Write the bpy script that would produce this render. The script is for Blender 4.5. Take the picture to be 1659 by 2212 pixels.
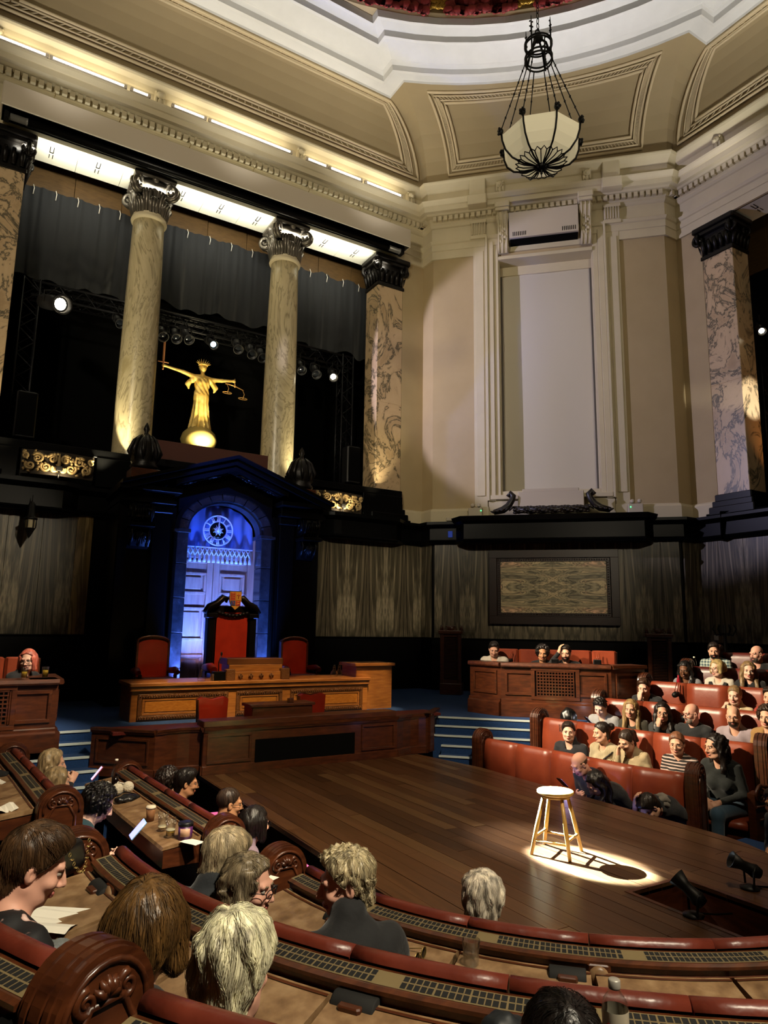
# ================================================================== implicit-surface modelling (surface nets) for bodies and drapery
class SDF:
    def __init__(s, lo, hi, h):
        s.ax = [np.arange(lo[i], hi[i]+h[i]*.5, h[i]) if not isinstance(h, float) else np.arange(lo[i], hi[i]+h*.5, h) for i in range(3)]
        s.h = h if isinstance(h, float) else max(h); s.F = np.full([len(a) for a in s.ax], .2, np.float32)
    def _sl(s, lo, hi):
        sl = []
        for i in range(3):
            a = np.searchsorted(s.ax[i], lo[i]); b = np.searchsorted(s.ax[i], hi[i])
            if b-a < 1: return None, None
            sl.append(slice(a, b))
        return tuple(sl), (s.ax[0][sl[0]][:, None, None], s.ax[1][sl[1]][None, :, None], s.ax[2][sl[2]][None, None, :])
    def _mix(s, sl, d, k, op):
        f = s.F[sl]
        if op == 'u':
            h = np.maximum(k-np.abs(f-d), 0)/max(k, 1e-6); s.F[sl] = np.minimum(f, d)-h*h*k*.25
        elif op == 's':
            d = -d; h = np.maximum(k-np.abs(f-d), 0)/max(k, 1e-6); s.F[sl] = np.maximum(f, d)+h*h*k*.25
    def cap(s, a, b, ra, rb=None, k=.02, op='u', sc=None):
        rb = ra if rb is None else rb; a = np.array(a, float); b = np.array(b, float); R = max(ra, rb); m = k+2.5*s.h
        ext = np.array(sc or (1, 1, 1))*R+m
        sl, g = s._sl(np.minimum(a, b)-ext, np.maximum(a, b)+ext)
        if sl is None: return
        i = 1/np.array(sc or (1, 1, 1)); ab = (b-a)*i; L = max(ab@ab, 1e-9)
        px, py, pz = (g[0]-a[0])*i[0], (g[1]-a[1])*i[1], (g[2]-a[2])*i[2]
        t = np.clip((px*ab[0]+py*ab[1]+pz*ab[2])/L, 0, 1)
        d = np.sqrt((px-t*ab[0])**2+(py-t*ab[1])**2+(pz-t*ab[2])**2)-(ra+(rb-ra)*t)
        s._mix(sl, d*min(1./i), k, op)
    def ell(s, c, r, k=.02, op='u', rot=None):
        r = np.array(r, float); c = np.array(c, float); m = k+2.5*s.h; ext = (np.full(3, r.max()) if rot is not None else r)+m
        sl, g = s._sl(c-ext, c+ext)
        if sl is None: return
        p = [g[0]-c[0], g[1]-c[1], g[2]-c[2]]
        if rot is not None: p = [rot[0][j]*p[0]+rot[1][j]*p[1]+rot[2][j]*p[2] for j in range(3)]
        q = np.sqrt((p[0]/r[0])**2+(p[1]/r[1])**2+(p[2]/r[2])**2); q2 = np.sqrt((p[0]/r[0]**2)**2+(p[1]/r[1]**2)**2+(p[2]/r[2]**2)**2)
        d = q*(q-1)/np.maximum(q2, 1e-6)
        s._mix(sl, d.astype(np.float32), k, op)
    def grid(s): return s.ax[0][:, None, None], s.ax[1][None, :, None], s.ax[2][None, None, :]
    def mesh(s):
        F = s.F; S = F < 0; nx, ny, nz = F.shape
        C = np.zeros((nx-1, ny-1, nz-1), np.int16)
        for dx in (0, 1):
            for dy in (0, 1):
                for dz in (0, 1): C += S[dx:nx-1+dx, dy:ny-1+dy, dz:nz-1+dz]
        act = (C > 0) & (C < 8); idx = np.argwhere(act)
        if len(idx) == 0: return np.zeros((0, 3)), np.zeros((0, 4), int)
        I = np.full(act.shape, -1, np.int64); I[act] = np.arange(len(idx))
        acc = np.zeros((len(idx), 3)); cnt = np.zeros(len(idx)); i, j, k = idx.T
        for d in range(3):
            o = [e for e in range(3) if e != d]
            for u in (0, 1):
                for v in (0, 1):
                    a = [i.copy(), j.copy(), k.copy()]; a[o[0]] += u; a[o[1]] += v; b = [x.copy() for x in a]; b[d] += 1
                    fa = F[a[0], a[1], a[2]]; fb = F[b[0], b[1], b[2]]; m = (fa < 0) != (fb < 0); t = np.where(m, fa/np.where(fa == fb, 1, fa-fb), 0)
                    p = np.stack([s.ax[e][a[e]] for e in range(3)], 1).astype(float); p[:, d] += t*(s.ax[d][b[d]]-s.ax[d][a[d]])
                    acc[m] += p[m]; cnt[m] += 1
        V = acc/np.maximum(cnt, 1)[:, None]; faces = []
        for d in range(3):
            o0, o1 = (d+1) % 3, (d+2) % 3
            A = [slice(None)]*3; B = [slice(None)]*3; A[d] = slice(0, -1); B[d] = slice(1, None)
            for o in (o0, o1): A[o] = slice(1, -1); B[o] = slice(1, -1)
            fa = S[tuple(A)]; fb = S[tuple(B)]; e = np.argwhere(fa != fb)
            if len(e) == 0: continue
            sg = fa[tuple(e.T)]; e = e.copy(); e[:, o0] += 1; e[:, o1] += 1
            q = []
            for u, v in ((-1, -1), (0, -1), (0, 0), (-1, 0)):
                c = e.copy(); c[:, o0] += u; c[:, o1] += v; q.append(I[c[:, 0], c[:, 1], c[:, 2]])
            q = np.stack(q, 1); q[~sg] = q[~sg][:, ::-1]; faces.append(q)
        return V, np.concatenate(faces)
def npmesh(name, V, Fq, mats, midx=None, smooth=True):
    me = bpy.data.meshes.new(name); n = len(Fq)
    me.vertices.add(len(V)); me.vertices.foreach_set('co', np.asarray(V, np.float32).ravel())
    me.loops.add(n*4); me.loops.foreach_set('vertex_index', np.asarray(Fq, np.int32).ravel())
    me.polygons.add(n); me.polygons.foreach_set('loop_start', np.arange(0, n*4, 4, dtype=np.int32)); me.polygons.foreach_set('loop_total', np.full(n, 4, np.int32))
    if not isinstance(mats, (list, tuple)): mats = [mats]
    for m in mats: me.materials.append(m)
    if midx is not None: me.polygons.foreach_set('material_index', np.asarray(midx, np.int32))
    me.polygons.foreach_set('use_smooth', np.full(n, smooth, bool)); me.update(calc_edges=True); return me
def joinVF(parts):
    V = []; Fq = []; n = 0
    for v, f in parts: V.append(v); Fq.append(f+n); n += len(v)
    return np.concatenate(V), np.concatenate(Fq)

import bpy, math, random
import numpy as np
from mathutils import Vector, Matrix, Euler
for _o in list(bpy.data.objects): bpy.data.objects.remove(_o, do_unlink=True)
SC = bpy.context.scene
COL = SC.collection
PI = math.pi
# ------------------------------------------------------------------ camera
CAMZ = 2.5
cam_d = bpy.data.cameras.new('camera'); cam = bpy.data.objects.new('camera', cam_d); COL.objects.link(cam)
_h, _p, _r = math.radians(58.8), math.radians(9.54), math.radians(0.90)
_fw = Vector((math.cos(_h)*math.cos(_p), math.sin(_h)*math.cos(_p), math.sin(_p)))
_rt = Vector((math.sin(_h), -math.cos(_h), 0)); _up = _rt.cross(_fw)
_r2 = math.cos(_r)*_rt + math.sin(_r)*_up; _u2 = -math.sin(_r)*_rt + math.cos(_r)*_up
cam.matrix_world = Matrix(((_r2.x, _u2.x, -_fw.x, 0), (_r2.y, _u2.y, -_fw.y, 0), (_r2.z, _u2.z, -_fw.z, CAMZ), (0, 0, 0, 1)))
cam_d.sensor_fit = 'VERTICAL'; cam_d.sensor_height = 36.0; cam_d.lens = 36.0*1490/2212
cam_d.clip_start = 0.05; cam_d.clip_end = 200
SC.camera = cam
# ------------------------------------------------------------------ world, view
W = bpy.data.worlds.new('room_dark'); SC.world = W; W.use_nodes = True
W.node_tree.nodes['Background'].inputs[0].default_value = (0.02, 0.018, 0.016, 1)
W.node_tree.nodes['Background'].inputs[1].default_value = 0.3
SC.view_settings.view_transform = 'Standard'; SC.view_settings.look = 'None'
SC.view_settings.exposure = 0.0; SC.view_settings.gamma = 1.0
SC.view_settings.use_curve_mapping = False
SC.cycles.max_bounces = 7; SC.cycles.diffuse_bounces = 3; SC.cycles.glossy_bounces = 3; SC.cycles.transmission_bounces = 5; SC.cycles.transparent_max_bounces = 40; SC.cycles.sample_clamp_indirect = 5; SC.cycles.caustics_reflective = False; SC.cycles.caustics_refractive = False
# ------------------------------------------------------------------ lamps of the room and added fill spots
def aim(o, tgt):
    d = Vector(tgt) - o.location
    o.rotation_euler = d.to_track_quat('-Z', 'Y').to_euler()
def spot(name, loc, tgt, power, col, deg, blend=0.3, size=0.08):
    l = bpy.data.lights.new(name, 'SPOT'); l.energy = power; l.color = col; l.spot_size = math.radians(deg); l.spot_blend = blend
    l.shadow_soft_size = size
    o = bpy.data.objects.new(name, l); o.location = loc; COL.objects.link(o); aim(o, tgt); return o
def point(name, loc, power, col, size=0.05):
    l = bpy.data.lights.new(name, 'POINT'); l.energy = power; l.color = col; l.shadow_soft_size = size
    o = bpy.data.objects.new(name, l); o.location = loc; COL.objects.link(o); return o
def area(name, loc, tgt, power, col, sx, sy):
    l = bpy.data.lights.new(name, 'AREA'); l.energy = power; l.color = col; l.shape = 'RECTANGLE'; l.size = sx; l.size_y = sy
    o = bpy.data.objects.new(name, l); o.location = loc; COL.objects.link(o); aim(o, tgt); return o
WARM = (1.0, 0.80, 0.50); WHITE = (1.0, 0.97, 0.88); COOL = (0.80, 0.84, 1.0); LAV = (0.72, 0.70, 1.0)
# stage rig and house lights
spot('stool_profile', (2.55, 12.55, 8.1), (4.22, 3.95, .78), 700000, (.62, .86, 1.0), 3.5, .35, .03)
spot('stool_spill', (2.6, 12.5, 8.1), (4.3, 4.3, .78), 30000, (.85, .94, 1.0), 7, 1., .05)  # second, dimmer spot added for the spill around the stool
spot('bay_lavender', (1.30, 12.36, 8.05), (11.4, 9.9, 8.3), 2300, (.70, .66, 1.0), 46, .2, .06)
spot('right_block_key', (-3.4, 9.6, 8.8), (9.0, 6.1, 1.7), 20000, (1, .82, .58), 22, .6, .1)
spot('dock_key', (-2.0, 5.0, 9.0), (8.3, 8.4, 1.9), 8500, (1, .80, .58), 14, .6, .1)
spot('near_block_key', (2.6, -2.6, 9.6), (1.35, 2.7, 1.2), 5200, (1, .88, .66), 30, .7, .15)
spot('left_block_key', (3.0, .2, 9.6), (.9, 6.3, 1.0), 4400, (1, .84, .6), 30, .7, .15)
spot('stage_wash', (3.0, 1.0, 10.0), (4.3, 6.2, .78), 3500, (1, .80, .55), 42, .8, .2)
spot('bench_warm_1', (3.0, 6.8, 7.6), (2.85, 9.93, 1.35), 3400, (1, .70, .36), 15, .8, .05)
spot('bench_warm_2', (4.0, 6.8, 7.6), (3.95, 9.93, 1.4), 2400, (1, .70, .36), 12, .8, .05)
spot('bench_warm_3', (5.2, 6.8, 7.6), (5.1, 9.93, 1.4), 2400, (1, .66, .32), 14, .8, .05)
spot('lectern_warm', (5.5, 7.2, 7.0), (5.95, 9.95, 1.3), 2600, (1, .72, .40), 9, .8, .05)
spot('throne_warm', (4.6, 6.5, 7.6), (4.0, 11.3, 2.2), 2600, (1, .60, .32), 15, .8, .05)
# blue washlights behind the bench
for x, tx in ((3.20, 4.05), (4.64, 3.8)):
    spot('portal_blue', (x, 11.56, 1.32), (tx, 12.4, 3.7), 1300, (.07, .20, 1.0), 80, .6, .05)
spot('portal_blue_front', (3.92, 10.9, 1.5), (3.92, 11.8, 4.6), 1100, (.04, .15, 1.0), 70, .6, .05)
spot('door_violet', (3.12, 11.62, 1.35), (3.8, 12.5, 2.7), 200, (.30, .30, 1.0), 60, .8, .06)
spot('pediment_blue', (3.92, 8.0, 7.4), (3.92, 11.6, 5.0), 800, (.03, .12, 1.0), 26, .6, .06)
# gallery uplights
for x in (2.45, 5.37):
    for d, p in ((-.62, 420), (.55, 300)):
        spot('column_uplight', (x+d, 12.72, 5.02), (x, 13.24, 8.0), p, (1, .88, .58), 60, .8, .05)
spot('statue_glow', (3.97, 13.55, 5.98), (3.97, 14.2, 7.2), 330, (1, .84, .48), 90, .8, .04)
for x in (1.2, 6.66): spot('panel_flood', (x, 12.55, 4.93), (x, 12.86, 5.22), 22, (1, .82, .52), 120, .6, .03)
for x in (.35, 7.45): spot('pier_uplight', (x, 12.6, 5.0), (x+(.3 if x > 4 else -.3), 13.2, 8.5), 200, (1, .85, .55), 60, .8, .05)
area('soffit_strip_north', (3.92, 12.93, 10.95), (3.92, 13.45, 11.25), 130, (1, .97, .84), 7.8, .06)
area('soffit_strip_east', (12.93, 3.92, 10.95), (13.45, 3.92, 11.25), 130, (1, .97, .84), .06, 7.8)
# unseen spots without fixtures, added to brighten the ceiling rings and coves
for x in (.6, 3.9, 7.0): spot('ceiling_fill_north', (x, 11.5, 10.2), (x+.2, 10.6, 14.7), 400, (1.0, .97, .93), 100, .9, .1)
for y in (1.0, 4.0, 7.2): spot('ceiling_fill_east', (11.5, y, 10.2), (10.6, y+.2, 14.7), 400, (1.0, .97, .93), 100, .9, .1)
for u in (-1.2, 1.2): spot('ceiling_fill_bay', (10.74-1.6+u*.7, 10.74-1.6-u*.7, 11.4), (10.74-2.4+u*.5, 10.74-2.4-u*.5, 14.8), 170, (.95, .93, 1.0), 95, .9, .1)
spot('east_pier_flood', (12.7, 4.6, 6.3), (13.3, 7.62, 7.2), 900, (1, .96, .86), 16, .4, .05)
# glow of phone screens on the faces above them
point('phone_glow', (5.97, 5.84, .90), .5, (.62, .50, 1), .03); point('phone_glow', (5.90, 5.00, .66), .6, (.35, .40, 1), .03)
point('phone_glow', (1.26, 5.48, 1.08), .8, (.6, .5, 1), .03); point('phone_glow', (7.6, 7.0, 1.33), .8, (.8, .85, 1), .03)

# unseen fill spots added south and west to brighten the walls
spot('room_fill_south', (2.0, -4.4, 9.2), (9.6, 12.0, 8.6), 1700, (1, .88, .66), 54, 1., .3)
spot('room_fill_west', (-4.4, 2.0, 9.2), (4.5, 12.8, 9.5), 2900, (1, .88, .66), 60, 1., .3)
spot('gallery_orange', (13.9, 6.6, 5.2), (14.1, 7.62, 7.0), 60, (1, .42, .12), 80, .8, .05)
spot('left_dock_key', (4.2, 4.0, 9.0), (.6, 9.5, 1.9), 6000, (1, .84, .62), 15, .8, .1)
for tx, ty in ((7.5, 13.0), (-.3, 13.0), (10.7, 10.7)): spot('marble_fill', (4.0, -3.5, 8.8), (tx, ty, 3.3), 3800, (1, .86, .62), 13, .9, .3)  # unseen warm fill added to lift the lower marble walls
for x in (2.68, 5.12): spot('armchair_fill', (x+.3, 6.6, 7.6), (x, 11.4, 2.0), 900, (1, .55, .28), 6, .8, .05)  # extra spots added to brighten the side armchairs

# ------------------------------------------------------------------ materials
def s2l(c):
    return tuple((v/12.92 if v <= .04045 else ((v+.055)/1.055)**2.4) for v in c)
def hexc(h): return s2l(tuple(int(h[i:i+2], 16)/255 for i in (0, 2, 4)))
MATS = {}
def mat(name, col='808080', rough=.5, metal=0., spec=.5, ramp=None, kind='noise', scale=4., stretch=(1, 1, 1), dist=0., detail=4., bump=0., bscale=None,
        coat=0., emit=None, estr=0., trans=0., alpha=1., ior=1.45, rot=(0, 0, 0), sheen=0., nrough=.55, sss=0.):
    if name in MATS: return MATS[name]
    m = bpy.data.materials.new(name); m.use_nodes = True; nt = m.node_tree; N = nt.nodes; L = nt.links
    b = N['Principled BSDF']
    b.inputs['Roughness'].default_value = rough; b.inputs['Metallic'].default_value = metal
    b.inputs['Specular IOR Level'].default_value = spec; b.inputs['IOR'].default_value = ior
    b.inputs['Coat Weight'].default_value = coat; b.inputs['Coat Roughness'].default_value = .15
    b.inputs['Transmission Weight'].default_value = trans; b.inputs['Alpha'].default_value = alpha
    b.inputs['Sheen Weight'].default_value = sheen
    if sss: b.inputs['Subsurface Weight'].default_value = sss; b.inputs['Subsurface Radius'].default_value = (.012, .005, .003); b.inputs['Subsurface Scale'].default_value = 1.0
    b.inputs['Base Color'].default_value = hexc(col)+(1,)
    if emit: b.inputs['Emission Color'].default_value = hexc(emit)+(1,); b.inputs['Emission Strength'].default_value = estr
    if ramp or bump:
        tc = N.new('ShaderNodeTexCoord'); mp = N.new('ShaderNodeMapping'); mp.inputs['Scale'].default_value = stretch
        mp.inputs['Rotation'].default_value = tuple(math.radians(a) for a in rot)
        L.new(tc.outputs['Object'], mp.inputs[0])
        if kind == 'wave':
            t = N.new('ShaderNodeTexWave'); t.inputs['Scale'].default_value = scale; t.inputs['Distortion'].default_value = dist
            t.inputs['Detail'].default_value = detail; t.inputs['Detail Scale'].default_value = 1.3; t.inputs['Detail Roughness'].default_value = nrough; fac = t.outputs['Fac']
        elif kind == 'voronoi':
            t = N.new('ShaderNodeTexVoronoi'); t.feature = 'DISTANCE_TO_EDGE'; t.inputs['Scale'].default_value = scale
            n2 = N.new('ShaderNodeTexNoise'); n2.inputs['Scale'].default_value = scale*.8; n2.inputs['Detail'].default_value = 5
            mx = N.new('ShaderNodeMixRGB'); mx.blend_type = 'ADD'; mx.inputs[0].default_value = dist
            L.new(mp.outputs[0], n2.inputs['Vector']); L.new(mp.outputs[0], mx.inputs[1]); L.new(n2.outputs['Color'], mx.inputs[2]); L.new(mx.outputs[0], t.inputs['Vector']); fac = t.outputs['Distance']
        else:
            t = N.new('ShaderNodeTexNoise'); t.inputs['Scale'].default_value = scale; t.inputs['Detail'].default_value = detail
            t.inputs['Distortion'].default_value = dist; t.inputs['Roughness'].default_value = nrough; fac = t.outputs['Fac']
        if kind != 'voronoi': L.new(mp.outputs[0], t.inputs['Vector'])
        if ramp:
            r = N.new('ShaderNodeValToRGB'); e = r.color_ramp.elements
            while len(e) < len(ramp): e.new(.5)
            for k, (p, c) in enumerate(ramp): e[k].position = p; e[k].color = hexc(c)+(1,)
            L.new(fac, r.inputs[0]); L.new(r.outputs[0], b.inputs['Base Color'])
        if bump:
            bf = fac
            if bscale:
                n3 = N.new('ShaderNodeTexNoise'); n3.inputs['Scale'].default_value = bscale; n3.inputs['Detail'].default_value = 3; L.new(mp.outputs[0], n3.inputs['Vector']); bf = n3.outputs['Fac']
            bp = N.new('ShaderNodeBump'); bp.inputs['Strength'].default_value = bump; bp.inputs['Distance'].default_value = .02
            L.new(bf, bp.inputs['Height']); L.new(bp.outputs[0], b.inputs['Normal'])
    MATS[name] = m; return m
PLASTER = mat('cream_plaster', rough=.75, ramp=[(0, 'bdb08f'), (1, 'cbbf9f')], scale=2.5, bump=.05, bscale=40)
PLAWALL = mat('tan_plaster', rough=.8, ramp=[(0, 'a38f68'), (1, 'b39f78')], scale=1.7, bump=.04, bscale=60)
COVE = mat('cove_plaster', rough=.8, ramp=[(0, '8d7b5a'), (1, '9c8a66')], scale=1.1)
CEIL = mat('white_plaster', rough=.7, ramp=[(0, 'c2c0ba'), (1, 'd2d0ca')], scale=3)
BLACK = mat('black_lacquer', '040404', rough=.34, spec=.16)
BLACKM = mat('black_matte', '030303', rough=.9, spec=.1)
DADO = mat('black_dado', '040303', rough=.45, spec=.12)
CIPO = mat('striped_marble', rough=.3, kind='noise', scale=1.2, dist=1.1, detail=6, stretch=(1.15, 1.15, .11), nrough=.62,
           ramp=[(.28, '17140e'), (.37, '4b4334'), (.40, '28241b'), (.43, '6f6450'), (.455, '2f2a1f'), (.49, '57503f'), (.52, '8d8068'), (.545, '38332a'), (.58, '6b6150'), (.62, '25211a'), (.65, 'a5977c'), (.70, '484030'), (.78, '8a7d66')])
CIPO2 = mat('striped_marble_gold', rough=.32, kind='noise', scale=1.7, dist=.8, detail=7, stretch=(2.6, 2.6, .35),
            ramp=[(.3, '4d3d22'), (.42, '93794a'), (.5, '5e4c2c'), (.58, 'b49a66'), (.7, '3d301b')])
PICM = mat('figured_marble', rough=.3, kind='noise', scale=1.6, dist=1.2, detail=7, stretch=(.8, 2, 3.4), nrough=.55,
           ramp=[(.25, '343125'), (.36, '79705a'), (.41, '3a3629'), (.46, '968a6c'), (.50, '4c4636'), (.54, 'b09c78'), (.58, '453f30'), (.63, 'd0a684'), (.68, '5a5342'), (.76, 'a08e6e')])
BRECC = mat('breccia_marble', rough=.35, kind='noise', scale=1.15, dist=1.1, detail=10, nrough=.66, stretch=(1.3, 1.3, .85), rot=(25, 20, 0),
            ramp=[(.0, '8a7252'), (.38, 'a88e6a'), (.445, 'b89d78'), (.462, '6b5f4b'), (.475, '45402f'), (.488, '8d7a5d'), (.50, 'bba17c'), (.60, 'c2a883'), (.635, '8f7b5e'), (.66, '5a5140'), (.685, 'a68d6a'), (1, 'b89e79')])
COLM = mat('veined_marble', rough=.3, kind='noise', scale=.9, dist=1.8, detail=6, nrough=.55, stretch=(1.5, 1.5, .5),
           ramp=[(0, '8d8062'), (.33, 'a5966f'), (.40, 'bcae88'), (.425, '8d8062'), (.44, 'beb08b'), (.49, 'b3a581'), (.505, '837759'), (.52, 'bfb18c'), (.57, 'ac9e7a'), (.585, '8f8365'), (.60, 'c2b48f'), (.68, '9c8e6c'), (1, 'b7a984')])
BRONZE = mat('dark_bronze', '15120f', rough=.38, metal=.5, bump=.25, bscale=30)
CAPM = mat('silvered_bronze', '6a645a', rough=.33, metal=.7)
GILT = mat('gilt_carving', 'b59a68', rough=.55, metal=.1)
WOOD = mat('oak_dark', rough=.33, kind='noise', scale=2.2, detail=6, stretch=(3, 3, 14), coat=.25, ramp=[(.25, '2a1209'), (.5, '42200f'), (.75, '552c16')])
WOODH = mat('oak_dark_flat', rough=.33, kind='noise', scale=2.2, detail=6, stretch=(3, 12, 12), coat=.25, ramp=[(.25, '2c140a'), (.5, '452210'), (.75, '5a3018')])
OAK = mat('oak_honey', rough=.33, kind='noise', scale=2.5, detail=6, stretch=(1.5, 1.5, 12), coat=.2, ramp=[(.25, '6e4019'), (.5, '8a5626'), (.75, '9f6a33')])
LID = mat('oak_worn', rough=.4, kind='noise', scale=3, detail=6, stretch=(4, 4, 4), ramp=[(.3, '5c432b'), (.5, '785c3f'), (.7, '927757')])
STAGEW = [mat('stage_plank_%d' % k, rough=.3, kind='noise', scale=2.0, detail=6, stretch=(14, 1.2, 3), ramp=[(.25, a), (.75, b)], bump=.03)
          for k, (a, b) in enumerate([('34200f', '4a2f1a'), ('3c2614', '543821'), ('2c1a0d', '402815'), ('442e1a', '5e4328')])]
LEATH = mat('red_leather', rough=.36, spec=.5, ramp=[(.3, '6a2a18'), (.7, '823a22')], scale=3, bump=.12, bscale=9)
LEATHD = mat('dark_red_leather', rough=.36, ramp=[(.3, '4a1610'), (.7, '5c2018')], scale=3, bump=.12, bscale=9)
CARPET = mat('blue_carpet', rough=.95, ramp=[(.3, '0d2c52'), (.7, '12386a')], scale=60, bump=.1)
NOSE = mat('step_nosing', 'b9c6c4', rough=.4)
BRASS = mat('brass', '9c8450', rough=.35, metal=.8)
IRON = mat('black_iron', '0b0a09', rough=.5, metal=.4)
WHITEP = mat('white_paint', 'b9ad98', rough=.6)
CREAMP = mat('white_panel', 'd9d6c4', rough=.6)
CURT = mat('black_drape', '05080b', rough=.8, sheen=.15)
TUBE = mat('lit_tube', 'ffffff', emit='fff4da', estr=13)
LAMPW = mat('lamp_lens_warm', 'ffffff', emit='fff0cc', estr=60)
LAMPC = mat('lamp_lens_cool', 'ffffff', emit='c8f4ff', estr=8)
GLASSM = mat('clear_glass', 'ffffff')
_nt = GLASSM.node_tree; _tr = _nt.nodes.new('ShaderNodeBsdfTransparent'); _tr.inputs[0].default_value = (.97, .98, .975, 1); _gl = _nt.nodes.new('ShaderNodeBsdfGlossy'); _gl.inputs['Roughness'].default_value = .05
_fr = _nt.nodes.new('ShaderNodeLayerWeight'); _fr.inputs[0].default_value = .18; _mx = _nt.nodes.new('ShaderNodeMixShader')
_nt.links.new(_fr.outputs[1], _mx.inputs[0]); _nt.links.new(_tr.outputs[0], _mx.inputs[1]); _nt.links.new(_gl.outputs[0], _mx.inputs[2]); _nt.links.new(_mx.outputs[0], _nt.nodes['Material Output'].inputs[0])
ALAB = mat('opal_glass_glow', 'e8e0c8', rough=.25, emit='f0dfae', estr=.30, sss=.0)  # faint emission put in for the room light falling on the bowl
STEEL = mat('truss_steel', '1a1a1c', rough=.4, metal=.6)
GREYP = mat('grey_plastic', '1c1c1d', rough=.45)
PAPER = mat('paper', 'd9d4c6', rough=.8)
# ------------------------------------------------------------------ mesh builder
class MB:
    def __init__(s): s.v = []; s.f = []; s.m = []; s.sm = []
    def add(s, vs, fs, m=0, sm=False):
        n = len(s.v); s.v.extend(vs); s.f.extend(tuple(i+n for i in f) for f in fs); s.m.extend([m]*len(fs)); s.sm.extend([sm]*len(fs)); return s
    def box(s, x0, y0, z0, x1, y1, z1, m=0):
        return s.add([(x0, y0, z0), (x1, y0, z0), (x1, y1, z0), (x0, y1, z0), (x0, y0, z1), (x1, y0, z1), (x1, y1, z1), (x0, y1, z1)],
                     [(3, 2, 1, 0), (4, 5, 6, 7), (0, 1, 5, 4), (1, 2, 6, 5), (2, 3, 7, 6), (3, 0, 4, 7)], m)
    def bbox(s, x0, y0, z0, x1, y1, z1, b=.01, m=0):     # box with chamfered edges, drawn as stacked inset rings
        if x1 < x0: x0, x1 = x1, x0
        if y1 < y0: y0, y1 = y1, y0
        if z1 < z0: z0, z1 = z1, z0
        b = min(b, (x1-x0)*.45, (y1-y0)*.45, (z1-z0)*.45)
        def ring(i, z):
            X0, X1, Y0, Y1 = x0+i, x1-i, y0+i, y1-i; e = b
            return [(X0+e, Y0, z), (X1-e, Y0, z), (X1, Y0+e, z), (X1, Y1-e, z), (X1-e, Y1, z), (X0+e, Y1, z), (X0, Y1-e, z), (X0, Y0+e, z)]
        b2 = b*.5
        rs = [ring(b2, z0), ring(0, z0+b2), ring(0, z1-b2), ring(b2, z1)]
        vs = [p for r in rs for p in r]; fs = [tuple(range(7, -1, -1)), tuple(range(24, 32))]
        for k in range(3):
            for i in range(8): j = (i+1) % 8; fs.append((k*8+i, k*8+j, k*8+8+j, k*8+8+i))
        return s.add(vs, fs, m)
    def prism(s, poly, z0, z1, m=0, axis='z'):
        n = len(poly); f = {'z': lambda a, b, c: (a, b, c), 'y': lambda a, b, c: (a, c, b), 'x': lambda a, b, c: (c, a, b)}[axis]
        vs = [f(a, b, z0) for a, b in poly]+[f(a, b, z1) for a, b in poly]
        return s.add(vs, [tuple(range(n-1, -1, -1)), tuple(range(n, 2*n))]+[(i, (i+1) % n, n+(i+1) % n, n+i) for i in range(n)], m)
    def lathe(s, prof, c=(0, 0, 0), n=24, m=0, sm=True, sx=1., sy=1., a0=0., a1=2*PI, cap=True):
        full = abs(a1-a0-2*PI) < 1e-6; k = n if full else n+1
        vs = []
        for r, z in prof:
            for i in range(k):
                a = a0+(a1-a0)*i/n; vs.append((c[0]+r*sx*math.cos(a), c[1]+r*sy*math.sin(a), c[2]+z))
        fs = []
        for j in range(len(prof)-1):
            for i in range(n):
                i2 = (i+1) % k; fs.append((j*k+i, j*k+i2, (j+1)*k+i2, (j+1)*k+i))
        s.add(vs, fs, m, sm)
        if cap and full:
            b = len(s.v)-len(vs)
            if prof[0][0] > 1e-4: s.f.append(tuple(b+i for i in range(k-1, -1, -1))); s.m.append(m); s.sm.append(False)
            if prof[-1][0] > 1e-4: q = b+(len(prof)-1)*k; s.f.append(tuple(q+i for i in range(k))); s.m.append(m); s.sm.append(False)
        return s
    def tube(s, pts, r, n=8, m=0, closed=False, cap=True, ry=None):
        P = [Vector(p) for p in pts]; K = len(P); vs = []
        R = r if isinstance(r, (list, tuple)) else [r]*K
        prev = None
        for i, p in enumerate(P):
            if closed: t = (P[(i+1) % K]-P[i-1])
            else: t = P[min(i+1, K-1)]-P[max(i-1, 0)]
            t.normalize()
            if prev is None: u = t.cross(Vector((0, 0, 1)) if abs(t.z) < .9 else Vector((1, 0, 0)))
            else: u = prev-t*prev.dot(t)
            u.normalize(); w = t.cross(u); prev = u
            for j in range(n):
                a = 2*PI*j/n; vs.append(tuple(p+u*(R[i]*math.cos(a))+w*((ry or R[i])*math.sin(a))))
        fs = []
        for i in range(K if closed else K-1):
            i2 = (i+1) % K
            for j in range(n): j2 = (j+1) % n; fs.append((i*n+j, i*n+j2, i2*n+j2, i2*n+j))
        s.add(vs, fs, m, True)
        if cap and not closed:
            b = len(s.v)-len(vs); s.f += [tuple(b+j for j in range(n-1, -1, -1)), tuple(b+(K-1)*n+j for j in range(n))]; s.m += [m, m]; s.sm += [False, False]
        return s
    def ell(s, c, r, n=12, k=8, m=0, rot=None):
        vs = []; fs = []
        for j in range(k+1):
            t = PI*j/k-PI/2
            for i in range(n):
                a = 2*PI*i/n; v = Vector((r[0]*math.cos(t)*math.cos(a), r[1]*math.cos(t)*math.sin(a), r[2]*math.sin(t)))
                if rot: v.rotate(rot)
                vs.append((c[0]+v.x, c[1]+v.y, c[2]+v.z))
        for j in range(k):
            for i in range(n): i2 = (i+1) % n; fs.append((j*n+i, j*n+i2, (j+1)*n+i2, (j+1)*n+i))
        return s.add(vs, fs, m, True)
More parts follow.
